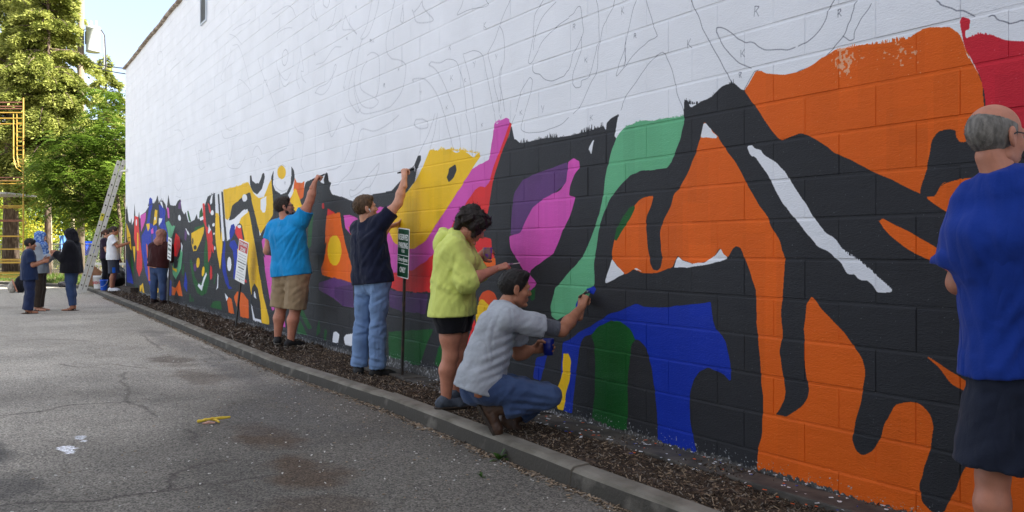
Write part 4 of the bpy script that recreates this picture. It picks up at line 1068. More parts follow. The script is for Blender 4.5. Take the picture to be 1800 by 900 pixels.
def chips(name, n, fx, fy, fz, ln, wd, mats, tilt=0.35, seed=1, thick=0.004):
    """many small splinters: flat tapered slivers, each a closed six-faced piece"""
    r = np.random.default_rng(seed)
    x = fx(r, n); y = fy(r, x); z = fz(x, y)
    L = r.uniform(*ln, n); W = r.uniform(*wd, n); T = thick * r.uniform(0.6, 1.4, n)
    a = r.uniform(0, 2 * np.pi, n); tl = r.normal(0, tilt, n); rl = r.normal(0, tilt, n)
    base = np.array([(-1, -1, -1), (1, -.5, -1), (1, .5, -1), (-1, 1, -1), (-1, -1, 1), (1, -.5, 1), (1, .5, 1), (-1, 1, 1)]) * 0.5
    P = base[None] * np.stack([L, W, T], 1)[:, None]
    ca, sa = np.cos(a), np.sin(a); ct, st = np.cos(tl), np.sin(tl); cr, sr = np.cos(rl), np.sin(rl)
    X, Y, Zz = P[..., 0], P[..., 1], P[..., 2]
    Y2 = Y * cr[:, None] - Zz * sr[:, None]; Z2 = Y * sr[:, None] + Zz * cr[:, None]
    X3 = X * ct[:, None] - Z2 * st[:, None]; Z3 = X * st[:, None] + Z2 * ct[:, None]
    Q = np.stack([X3 * ca[:, None] - Y2 * sa[:, None] + x[:, None], X3 * sa[:, None] + Y2 * ca[:, None] + y[:, None], Z3 + z[:, None] + T[:, None] * 0.5 + np.abs(np.sin(tl))[:, None] * L[:, None] * 0.4], -1)
    f0 = np.array([(3, 2, 1, 0), (4, 5, 6, 7), (0, 1, 5, 4), (1, 2, 6, 5), (2, 3, 7, 6), (3, 0, 4, 7)])
    f = (f0[None] + 8 * np.arange(n)[:, None, None]).reshape(-1, 4)
    me = mesh_np(name, Q.reshape(-1, 3), f, mats)
    me.polygons.foreach_set('material_index', np.repeat(r.choice(len(mats), n), 6).astype(np.int32))
    return tag(put(name, me), kind='stuff')
CH = [mat('chip_dark', (52, 43, 36), 0.9, 0.3, 20), mat('chip_brown', (86, 72, 58), 0.9, 0.3, 20), mat('chip_brown2', (72, 60, 48), 0.9, 0.3, 20), mat('chip_tan', (150, 132, 110), 0.9, 0.2, 20), mat('chip_grey', (124, 116, 106), 0.9, 0.2, 20)]
inner = lambda x: np.interp(x, [p[0] for p in KIN][::-1], [p[1] for p in KIN][::-1])
def near_x(r, n): return -1.2 - 9.5 * r.random(n) ** 1.5
chips('mulch_chips', 34000, near_x, lambda r, x: inner(x) * r.random(len(x)) ** 0.9 + 0.004, lambda x, y: mulch_z(x, y) - 0.002, (0.008, 0.045), (0.002, 0.008), [CH[0], CH[0], CH[0], CH[1], CH[2], CH[2], CH[2], CH[3], CH[4]], seed=2)
chips('far_mulch_chips', 14000, lambda r, n: -10 - 19 * r.random(n), lambda r, x: inner(x) * r.random(len(x)), lambda x, y: mulch_z(x, y), (0.03, 0.09), (0.01, 0.025), [CH[0], CH[0], CH[1], CH[2], CH[2], CH[4]], seed=3, thick=0.008)
# leaf litter and grit gathered in the gutter and on the asphalt
outer = lambda x: np.interp(x, [p[0] for p in KP][::-1], [p[1] for p in KP][::-1])
chips('gutter_litter', 5200, lambda r, n: -1.5 - 24 * r.random(n) ** 1.6, lambda r, x: outer(x) - 0.005 - np.abs(r.normal(0, 0.035, len(x))), lambda x, y: 0 * x + 0.001, (0.006, 0.035), (0.004, 0.016), [CH[1], CH[2], CH[3], CH[3], CH[4]], 0.2, 4, 0.003)
M_GRIT = mat('pale_grit', (196, 194, 188), 0.8, 0.15, 20)
chips('loose_grit', 1500, lambda r, n: -1.5 - 12 * r.random(n) ** 1.4, lambda r, x: outer(x) - 0.03 - 2.6 * r.random(len(x)) ** 2.2, lambda x, y: 0 * x + 0.001, (0.004, 0.02), (0.004, 0.012), [M_GRIT, M_GRIT, CH[3], CH[4]], 0.1, 5, 0.003)

# flat stone edging along the foot of the wall at the near end
M_SLAB = mat('edging_stone', (84, 80, 74), 0.85, 0.3, 7, 0.004, 60, second=(54, 52, 50), mixlo=0.4, mixhi=0.65)
foot = empty('stone_edging', (-3.5, -0.13, 0.08), 'dark flat stone edging spattered with paint drops along the foot of the mural', 'edging')
rb = random.Random(12)
xs = [-8.4, -7.3, -6.35, -5.25, -4.3, -3.33, -2.45, -1.5, -0.5]
for a, b in zip(xs, xs[1:]):
    bm = bmesh.new()
    box(bm, ((a + b) / 2, -0.122 + rb.uniform(-0.006, 0.006), 0.082 + rb.uniform(-0.006, 0.008)), (b - a - 0.012, 0.225 + rb.uniform(-0.02, 0.02), 0.06), Matrix.Rotation(rb.gauss(0, 0.012), 3, 'Z') @ Matrix.Rotation(R(-2.5) + rb.gauss(0, 0.01), 3, 'X'), 0.009, 2)
    put('slab', bm_mesh('slab', bm, M_SLAB), foot)
drops = [mat('paint_drop_white', (226, 228, 232), 0.5, 0.05), mat('paint_drop_orange', (222, 96, 40), 0.5, 0.05), mat('paint_drop_blue', (30, 60, 165), 0.5, 0.05)]
chips('paint_drops', 330, lambda r, n: -1.6 - 5.5 * r.random(n), lambda r, x: -0.02 - 0.3 * r.random(len(x)) ** 1.2, lambda x, y: 0.1145 + 0.04 * (y + 0.12) * 1.0 + 0 * x, (0.005, 0.024), (0.004, 0.016), [drops[0]] * 8 + [drops[1], drops[1], drops[2]], 0.03, 6, 0.002)
# soil bank beyond the kerb at the end of the lot
V, F_ = [], []
far = [i for i, p in enumerate(KIN) if p[0] < -29]
for i in far:
    x, y = KIN[i]
    V += [(x, y, 0.09), (x - 1.2, y + 1.3, 0.22), (x - 8, y + 12, 0.3), (x - 30, y + 60, 0.3)]
for k in range(len(far) - 1):
    for q in range(3): F_.append((4 * k + q, 4 * k + q + 1, 4 * k + q + 5, 4 * k + q + 4))
M_BANK = mat('bank_soil', (92, 78, 60), 0.95, 0.3, 3, 0.03, 12, second=(116, 104, 66))
tag(put('soil_bank', mesh_np('soil_bank', V, F_, M_BANK)), kind='structure')

# ================================================================ unseen building added behind the camera to hold skylight off the wall and lot
M_BRK = mat('shade_building_render', (70, 74, 78), 0.9, 0.2, 5, 0.006, 40, second=(58, 62, 66)); M_GLASS = mat('dark_glass', (30, 36, 42), 0.1, 0.1)
nb_ = empty('added_shade_building', (2, -7, 0), 'added dark grey building out of view that shades the painted wall and lot', 'building')
NX0, NX1, NY, NH = -5.0, 16.0, -6.9, 4.9
bm = bmesh.new(); box(bm, ((NX0 + NX1) / 2, NY - 5, NH / 2 - 0.1), (NX1 - NX0, 10, NH + 0.2)); put('wall', bm_mesh('wall', bm, M_BRK), nb_)
bm = bmesh.new(); box(bm, ((NX0 + NX1) / 2, NY - 4.95, NH + 0.06), (NX1 - NX0 + 0.2, 10.3, 0.14), None, 0.02); put('roof_edge', bm_mesh('roof_edge', bm, M_COPING), nb_)
bmf = bmesh.new(); box(bmf, (0, 0.03, 0), (1.3, 0.08, 1.5), None, 0.01); mf = bm_mesh('window', bmf, M_RENDER)
bmf = bmesh.new(); box(bmf, (0, 0.06, 0), (1.14, 0.04, 1.34)); mp_ = bm_mesh('pane', bmf, M_GLASS)
for zz in (1.7, 4.3):
    for k in range(7):
        o = put('window', mf, nb_, False); o.location = (NX0 + 2 + k * 3.5 - 2, NY + 7 - 0.0, zz); o2 = put('pane', mp_, o, False)
# ================================================================ distance-field modelling (people, clothes, soft things)
def V3(*a): return np.array(a if len(a) > 1 else a[0], dtype=np.float64)
def unit(v):
    v = np.asarray(v, float); return v / max(1e-9, np.linalg.norm(v))

def cone(a, b, ra, rb, flat=False, sub=False, k=None): return ('c', V3(*a) if not isinstance(a, np.ndarray) else a, V3(*b) if not isinstance(b, np.ndarray) else b, ra, rb, flat, sub, k)
def elli(c, r, M=None, sub=False, k=None): return ('e', np.asarray(c, float), np.asarray(r, float), np.eye(3) if M is None else np.asarray(M, float), None, None, sub, k)

def sdf_mesh(prims, vox, k=0.02, disp=None, clips=(), zmin=None):
    """smooth union of round cones and ellipsoids, polygonised with surface nets"""
    lo = np.full(3, 1e9); hi = -lo
    for p in prims:
        if p[6]: continue
        if p[0] == 'c':
            for q, r in ((p[1], p[3]), (p[2], p[4])): lo = np.minimum(lo, q - r); hi = np.maximum(hi, q + r)
        else:
            e = np.sqrt(((p[3] * p[2][None]) ** 2).sum(1)); lo = np.minimum(lo, p[1] - e); hi = np.maximum(hi, p[1] + e)
    pad = 3 * vox + (0.012 if disp else 0)
    lo -= pad; hi += pad
    n = np.ceil((hi - lo) / vox).astype(int) + 1
    ax = [lo[i] + vox * np.arange(n[i]) for i in range(3)]
    D = np.full(n, 0.25, np.float32)
    for p in prims:
        kk = p[7] if p[7] is not None else k
        m = kk + 4 * vox
        if p[0] == 'c':
            l_ = np.minimum(p[1] - p[3], p[2] - p[4]) - m; h_ = np.maximum(p[1] + p[3], p[2] + p[4]) + m
        else:
            e = np.sqrt(((p[3] * p[2][None]) ** 2).sum(1)); l_ = p[1] - e - m; h_ = p[1] + e + m
        s = [slice(max(0, int((l_[i] - lo[i]) / vox)), min(n[i], int((h_[i] - lo[i]) / vox) + 2)) for i in range(3)]
        if any(q.stop <= q.start for q in s): continue
        x = ax[0][s[0]][:, None, None]; y = ax[1][s[1]][None, :, None]; z = ax[2][s[2]][None, None, :]
        if p[0] == 'c':
            a, b = p[1], p[2]; d = b - a; L2 = max(1e-12, d @ d)
            px, py, pz = x - a[0], y - a[1], z - a[2]
            tt = (px * d[0] + py * d[1] + pz * d[2]) / L2
            t = np.clip(tt, 0, 1)
            q = np.sqrt((px - t * d[0]) ** 2 + (py - t * d[1]) ** 2 + (pz - t * d[2]) ** 2) - (p[3] + (p[4] - p[3]) * t)
            if p[5]: q = np.maximum(q, (tt - 1) * math.sqrt(L2))
        else:
            M = p[3]; c = p[1]; r = p[2]
            px, py, pz = x - c[0], y - c[1], z - c[2]
            u = (px * M[0, 0] + py * M[1, 0] + pz * M[2, 0]) / r[0]
            v = (px * M[0, 1] + py * M[1, 1] + pz * M[2, 1]) / r[1]
            w = (px * M[0, 2] + py * M[1, 2] + pz * M[2, 2]) / r[2]
            k0 = np.sqrt(u * u + v * v + w * w); k1 = np.sqrt((u / r[0]) ** 2 + (v / r[1]) ** 2 + (w / r[2]) ** 2)
            q = np.where(k1 > 1e-9, k0 * (k0 - 1) / np.maximum(k1, 1e-9), -r.min())
        q = q.astype(np.float32)
        A = D[s[0], s[1], s[2]]
        if p[6]:
            h = np.maximum(kk - np.abs(A + q), 0) / max(kk, 1e-6)
            D[s[0], s[1], s[2]] = np.maximum(A, -q) + h * h * kk * 0.25
        else:
            h = np.maximum(kk - np.abs(A - q), 0) / max(kk, 1e-6)
            D[s[0], s[1], s[2]] = np.minimum(A, q) - h * h * kk * 0.25
    X = ax[0][:, None, None]; Y = ax[1][None, :, None]; Z = ax[2][None, None, :]
    if disp is not None:
        I = np.nonzero(np.abs(D) < 0.03)
        P = np.stack([ax[i][I[i]] for i in range(3)], 1)
        D[I] += disp(P).astype(np.float32)
    for (pt, nn) in clips:
        D = np.maximum(D, ((X - pt[0]) * nn[0] + (Y - pt[1]) * nn[1] + (Z - pt[2]) * nn[2]).astype(np.float32))
    # surface nets
    S = D < 0
    c = np.zeros(np.array(n) - 1, np.int8)
    for i in (0, 1):
        for j in (0, 1):
            for l in (0, 1):
                c += S[i:n[0] - 1 + i, j:n[1] - 1 + j, l:n[2] - 1 + l]
    act = (c > 0) & (c < 8)
    I = np.argwhere(act)
    if len(I) == 0: return np.zeros((0, 3)), np.zeros((0, 4), int)
    idx = np.full(act.shape, -1, np.int32); idx[act] = np.arange(len(I))
    acc = np.zeros((len(I), 3)); cnt = np.zeros(len(I))
    corners = [(i, j, l) for i in (0, 1) for j in (0, 1) for l in (0, 1)]
    dv = {q: D[I[:, 0] + q[0], I[:, 1] + q[1], I[:, 2] + q[2]] for q in corners}
    for q in corners:
        for axn in range(3):
            if q[axn]: continue
            r = list(q); r[axn] = 1; r = tuple(r)
            a, b = dv[q], dv[r]; m = (a < 0) != (b < 0)
            t = np.where(m, a / np.where(m, a - b, 1), 0)
            pos = np.array(q, float)[None].repeat(len(I), 0); pos[:, axn] += t
            acc[m] += pos[m]; cnt[m] += 1
    V = lo + (I + acc / cnt[:, None]) * vox
    F = []
    for axn in range(3):
        o1, o2 = [(1, 2), (2, 0), (0, 1)][axn]
        sl = [slice(1, n[i] - 1) for i in range(3)]
        sa = list(sl); sa[axn] = slice(0, n[axn] - 1)
        sb = list(sl); sb[axn] = slice(1, n[axn])
        A, B = S[tuple(sa)], S[tuple(sb)]
        for flip, M in ((False, A & ~B), (True, ~A & B)):
            E = np.argwhere(M)
            if len(E) == 0: continue
            off = np.ones(3, int); off[axn] = 0
            E = E + off
            e1 = np.zeros(3, int); e1[o1] = 1; e2 = np.zeros(3, int); e2[o2] = 1
            g = lambda e: idx[e[:, 0], e[:, 1], e[:, 2]]
            q = np.stack([g(E - e1 - e2), g(E - e2), g(E), g(E - e1)], 1)
            F.append(q[:, ::-1] if flip else q)
    F = np.concatenate(F)
    F = F[(F >= 0).all(1)]
    # one light smoothing pass
    if len(V):
        acc = np.zeros_like(V); cnt = np.zeros(len(V))
        for a_, b_ in ((0, 1), (1, 2), (2, 3), (3, 0)):
            np.add.at(acc, F[:, a_], V[F[:, b_]]); np.add.at(cnt, F[:, a_], 1)
            np.add.at(acc, F[:, b_], V[F[:, a_]]); np.add.at(cnt, F[:, b_], 1)
        V = V * 0.6 + 0.4 * acc / np.maximum(cnt, 1)[:, None]
    return V, F

def wrinkles(seed, amp, wl, stretch=(1, 1, 1), n=7):
    r = np.random.default_rng(seed)
    ks = r.normal(0, 1, (n, 3)); ks /= np.linalg.norm(ks, axis=1)[:, None]
    ks = ks * np.array(stretch)[None] * (2 * np.pi / (wl * r.uniform(0.7, 1.6, n)))[:, None]
    ph = r.uniform(0, 6.28, n)
    def f(P):
        q = P + 0.035 * np.sin(P[:, [1, 2, 0]] * 17 + seed)
        s = np.zeros(len(P))
        for k_, p_ in zip(ks, ph): s += np.sin(q @ k_ + p_) ** 3
        return s * amp / n * 2.2
    return f

def xform(V, O, X, Y, Z): return O + V[:, :1] * X + V[:, 1:2] * Y + V[:, 2:3] * Z

def folds(segs, Z0, w=.016):
    """creases pressed into cloth: (x0, y0, x1, y1, depth in mm) traced on the figure, running through the cloth along the view"""
    S = []
    for x0, y0, x1, y1, am in segs:
        a, b = np.array(at(x0, y0, Z0)), np.array(at(x1, y1, Z0))
        S.append((np.array((a @ RG_, a[2])), np.array((b @ RG_, b[2])), am / 1000))
    def f(P):
        q = np.stack([P @ RG_, P[:, 2]], 1); out = np.zeros(len(P))
        for a, b, am in S:
            d = b - a; L2 = d @ d; n_ = np.array((-d[1], d[0])) / math.sqrt(L2)
            t = np.clip(((q - a) @ d) / L2, 0, 1); v = q - a - t[:, None] * d
            ds = np.hypot(v[:, 0], v[:, 1]) * np.sign(v @ n_ + 1e-9)
            env = np.sin(np.pi * np.clip(t, .06, .94)) ** .6
            out += am * env * (np.exp(-(ds / w) ** 2) - .8 * np.exp(-((ds - 1.7 * w) / (1.2 * w)) ** 2))
        return out
    return f
RG_ = np.array(RGT)

class Shells:
    """collects shells of one continuous object, with a material index each"""
    def __init__(self): self.v, self.f, self.m, self.n = [], [], [], 0
    def add(self, V, F, mi=0):
        if len(V) == 0: return
        self.v.append(V); self.f.append(np.asarray(F) + self.n); self.m.append(np.full(len(F), mi)); self.n += len(V)
    def build(self, name, mats, parent):
        me = mesh_np(name, np.concatenate(self.v), np.concatenate(self.f), mats, True)
        me.polygons.foreach_set('material_index', np.concatenate(self.m).astype(np.int32))
        return put(name, me, parent)

# ---------------------------------------------------------------- head (local: x left, y face, z up; origin between the ears)
def head_shell(kind='man'):
    p = [elli((0, -.014, .034), (.075, .098, .088)),
         elli((0, .026, -.028), (.060, .066, .082)),
         cone((0, .05, -.088), (.042, -.002, -.062), .026, .022), cone((0, .05, -.088), (-.042, -.002, -.062), .026, .022),
         elli((.040, .054, -.02), (.024, .026, .024)), elli((-.040, .054, -.02), (.024, .026, .024)),
         cone((.036, .078, .024), (-.036, .078, .024), .013, .013),
         cone((0, .086, .010), (0, .106, -.026), .008, .0115, k=.008), cone((.009, .094, -.031), (-.009, .094, -.031), .0085, .0085, k=.006),
         elli((0, .078, -.099), (.021, .018, .015)),
         elli((.031, .099, .006), (.019, .014, .011), sub=True, k=.012), elli((-.031, .099, .006), (.019, .014, .011), sub=True, k=.012),
         cone((.016, .0855, -.058), (-.016, .0855, -.058), .0075, .0075, k=.006), cone((.013, .084, -.069), (-.013, .084, -.069), .0085, .0085, k=.006),
         cone((.024, .096, -.0635), (-.024, .096, -.0635), .003, .003, sub=True, k=.004)]
    for s in (1, -1):
        c, sn = math.cos(.35 * s), math.sin(.35 * s)
        M = np.array([[c, -sn, 0], [sn, c, 0], [0, 0, 1.]])
        p += [elli((s * .079, -.012, .002), (.010, .021, .033), M, k=.006), elli((s * .090, -.006, .004), (.008, .011, .018), M, sub=True, k=.006), elli((s * .076, -.006, -.026), (.008, .009, .012), k=.006)]
    if kind == 'woman':
        p[2] = cone((0, .048, -.084), (.036, 0, -.056), .022, .020); p[3] = cone((0, .048, -.084), (-.036, 0, -.056), .022, .020)
    V, F = sdf_mesh(p, .0045, .014)
    return V, F
HEADS = {k: head_shell(k) for k in ('man', 'woman')}
def ball(r, n=10, c=(0, 0, 0), s=(1, 1, 1)):
    v, f = [], []
    for i in range(n + 1):
        for j in range(2 * n):
            a, b = math.pi * i / n, math.pi * j / n
            v.append((c[0] + s[0] * r * math.sin(a) * math.cos(b), c[1] + s[1] * r * math.sin(a) * math.sin(b), c[2] + s[2] * r * math.cos(a)))
    for i in range(n):
        for j in range(2 * n): f.append((i * 2 * n + j, (i + 1) * 2 * n + j, (i + 1) * 2 * n + (j + 1) % (2 * n), i * 2 * n + (j + 1) % (2 * n)))
    return np.array(v), np.array(f)

def hair_shell(style, seed=1):
    base = elli((0, -.014, .036), (.082, .106, .096))
    if style == 'short':
        p = [base, cone((.05, .055, .095), (-.05, .055, .095), .022, .022), elli((0, .0, .085), (.066, .078, .048))]
        cl = [((0, .076, .070), unit((0, .80, -.60))), ((0, .03, -.005), unit((0, .42, -.9)))]
        return sdf_mesh(p, .005, .02, wrinkles(seed, .0042, .022, n=9), cl)
    if style == 'fade':
        p = [elli((0, -.014, .036), (.0775, .101, .0925)), elli((0, .01, .09), (.062, .076, .040)), cone((.035, .062, .100), (-.035, .062, .100), .018, .018)]
        cl = [((0, .078, .072), unit((0, .85, -.53))), ((0, .03, -.012), unit((0, .42, -.9)))]
        return sdf_mesh(p, .0045, .018, wrinkles(seed, .003, .016, n=9), cl)
    if style == 'balding':
        p = [elli((0, -.017, .028), (.0775, .1, .09))]
        cl = [((0, .028, .05), unit((0, .95, -.2))), ((0, -.035, .066), unit((0, .30, .95))), ((0, .03, -.02), unit((0, .42, -.9)))]
        return sdf_mesh(p, .0045, .01, wrinkles(seed, .0016, .012, n=9), cl)
    if style == 'bob':
        r = np.random.default_rng(seed)
        p = [elli((0, -.018, .04), (.092, .112, .098))]
        for i in range(46):
            a, b = r.uniform(0, 6.28), r.uniform(-.75, 1.1)
            q = V3(.090 * math.cos(a) * math.cos(b), -.022 + .108 * math.sin(a) * math.cos(b), .035 + .098 * math.sin(b))
            if q[1] > .055 and q[2] < .06: continue
            p.append(elli(q, (.026, .026, .03)))
        p += [cone((.075, .0, .03), (.066, .03, -.06), .024, .02), cone((-.075, .0, .03), (-.066, .03, -.06), .024, .02), cone((0, -.1, .0), (0, -.088, -.075), .045, .035), cone((.05, .07, .085), (-.05, .07, .085), .026, .026)]
        p.append(elli((0, .115, -.03), (.052, .07, .085), sub=True, k=.015))
        return sdf_mesh(p, .0055, .012, wrinkles(seed, .006, .026, n=9))
    if style == 'boy':
        p = [elli((0, -.014, .04), (.084, .108, .098)), cone((.05, .066, .085), (-.05, .066, .085), .024, .024)]
        cl = [((0, .088, .052), unit((0, .90, -.44))), ((0, .03, -.012), unit((0, .42, -.9)))]
        return sdf_mesh(p, .006, .02, wrinkles(seed, .005, .03, n=9), cl)
    if style == 'tied':
        p = [elli((0, -.016, .038), (.083, .108, .097)), elli((0, -.12, .03), (.035, .04, .04)), cone((0, -.135, .02), (0, -.14, -.09), .026, .014), cone((.045, .06, .09), (-.045, .06, .09), .02, .02)]
        p.append(elli((0, .115, -.01), (.056, .06, .09), sub=True, k=.01))
        cl = [((0, .03, -.02), unit((0, -.30, -.95)))]
        return sdf_mesh([q for q in p], .006, .015, wrinkles(seed, .005, .03, n=9), cl if False else ())
    if style == 'hijab':
        p = [elli((0, -.016, .03), (.096, .118, .112)), elli((0, .0, -.06), (.085, .095, .085)), elli((0, -.04, -.135), (.118, .115, .09)), cone((0, .03, -.12), (0, .065, -.2), .075, .075)]
        p.append(elli((0, .125, -.01), (.054, .072, .088), sub=True, k=.012))
        return sdf_mesh(p, .007, .04, wrinkles(seed, .009, .06, n=7))
    if style == 'hood':
        p = [elli((0, -.022, .03), (.108, .128, .122)), elli((0, -.03, -.07), (.105, .11, .09)), elli((0, -.03, -.14), (.13, .11, .07))]
        p.append(elli((0, .12, -.005), (.066, .105, .105), sub=True, k=.012))
        return sdf_mesh(p, .007, .05, wrinkles(seed, .008, .08, n=6))

# ---------------------------------------------------------------- hand (local: x towards finger tips, y thumb side, z back of the hand)
def hand_shell(pose):
    if pose == 'grip':    bend = [(62, 70, 40), (70, 75, 40), (74, 78, 40), (76, 78, 40)]; th = ((.03, .024, -.008), unit((.75, .30, -.58)), unit((.75, -.35, -.56)), unit((.6, -.75, -.2)))
    elif pose == 'pinch': bend = [(48, 52, 30), (58, 62, 34), (68, 70, 40), (74, 76, 40)]; th = ((.03, .024, -.010), unit((.80, .22, -.56)), unit((.86, -.12, -.50)), unit((.85, -.35, -.30)))
    elif pose == 'cup':   bend = [(28, 42, 28), (30, 44, 28), (32, 46, 28), (34, 46, 28)]; th = ((.022, .026, -.010), unit((.45, .72, -.52)), unit((.62, .25, -.74)), unit((.55, -.15, -.80)))
    elif pose == 'under': bend = [(10, 14, 10), (12, 15, 10), (14, 18, 10), (18, 20, 12)]; th = ((.022, .028, -.006), unit((.55, .80, -.1)), unit((.7, .68, -.2)), unit((.8, .5, -.3)))
    else:                 bend = [(22, 26, 14), (26, 30, 16), (30, 34, 18), (34, 36, 20)]; th = ((.022, .026, -.008), unit((.72, .62, -.3)), unit((.86, .36, -.36)), unit((.9, .2, -.4)))
    p = [cone((-.075, 0, 0), (-.012, 0, 0), .027, .0235), cone((-.02, 0, 0), (.03, .0, 0), .021, .022)]
    ys = (.029, .0095, -.0095, -.027); mx = (.088, .092, .087, .078); ln = ((.043, .026, .021), (.047, .030, .022), (.043, .028, .022), (.034, .021, .019)); rr = (.0098, .0102, .0096, .0085)
    for y, x, L, B, r in zip(ys, mx, ln, bend, rr):
        a = V3(.01, y * .6, 0); b = V3(x, y, .003)
        p.append(cone(a, b, .0135, .0115, k=.016))
        ang = 0.0; q = b; spread = y * 1.6
        for j in range(3):
            ang += math.radians(B[j])
            d = unit(V3(math.cos(ang), math.sin(spread) * math.cos(ang) * .8, -math.sin(ang)))
            q2 = q + d * L[j]
            p.append(cone(q, q2, r * (1 - .1 * j), r * (1 - .1 * (j + 1)), k=.0035)); q = q2
    q = V3(*th[0])
    for j, (L, r) in enumerate(((.044, .0145), (.034, .0115), (.028, .0105))):
        q2 = q + th[j + 1] * L
        p.append(cone(q, q2, r, r * .86, k=.007)); q = q2
    return sdf_mesh(p, .0036, .006)
HANDS = {}
def hand(pose):
    if pose not in HANDS: HANDS[pose] = hand_shell(pose)
    return HANDS[pose]
# ================================================================ people
SKIN = {'fair': mat('skin_fair', (202, 148, 122), 0.5, 0.08, 25, 0.0006, 300, sss=0.06, spec=0.35),
        'ruddy': mat('skin_ruddy', (186, 126, 102), 0.5, 0.1, 25, 0.0006, 300, sss=0.06, spec=0.35),
        'tan': mat('skin_tan', (164, 112, 86), 0.5, 0.1, 25, 0.0006, 300, sss=0.06, spec=0.35)}
M_EYE = mat('eye_white', (160, 152, 146), 0.25, 0.03)
M_IRIS = mat('iris', (44, 34, 28), 0.2, 0.1)
M_LIP = mat('lip', (168, 100, 92), 0.45, 0.06)
def cloth(name, c, var=0.13, scale=6, bump=0.0012, bscale=120, rough=0.9, second=None, fold=0.03, **k):
    return mat(name, c, rough, var, scale, bump, bscale, fold=fold, sheen=0.1, spec=0.2, second=second, **k)
def hairmat(name, c): return mat(name, c, 0.55, 0.45, 60, 0.003, 160, stretch=(1, 1, 0.35), spec=0.35)

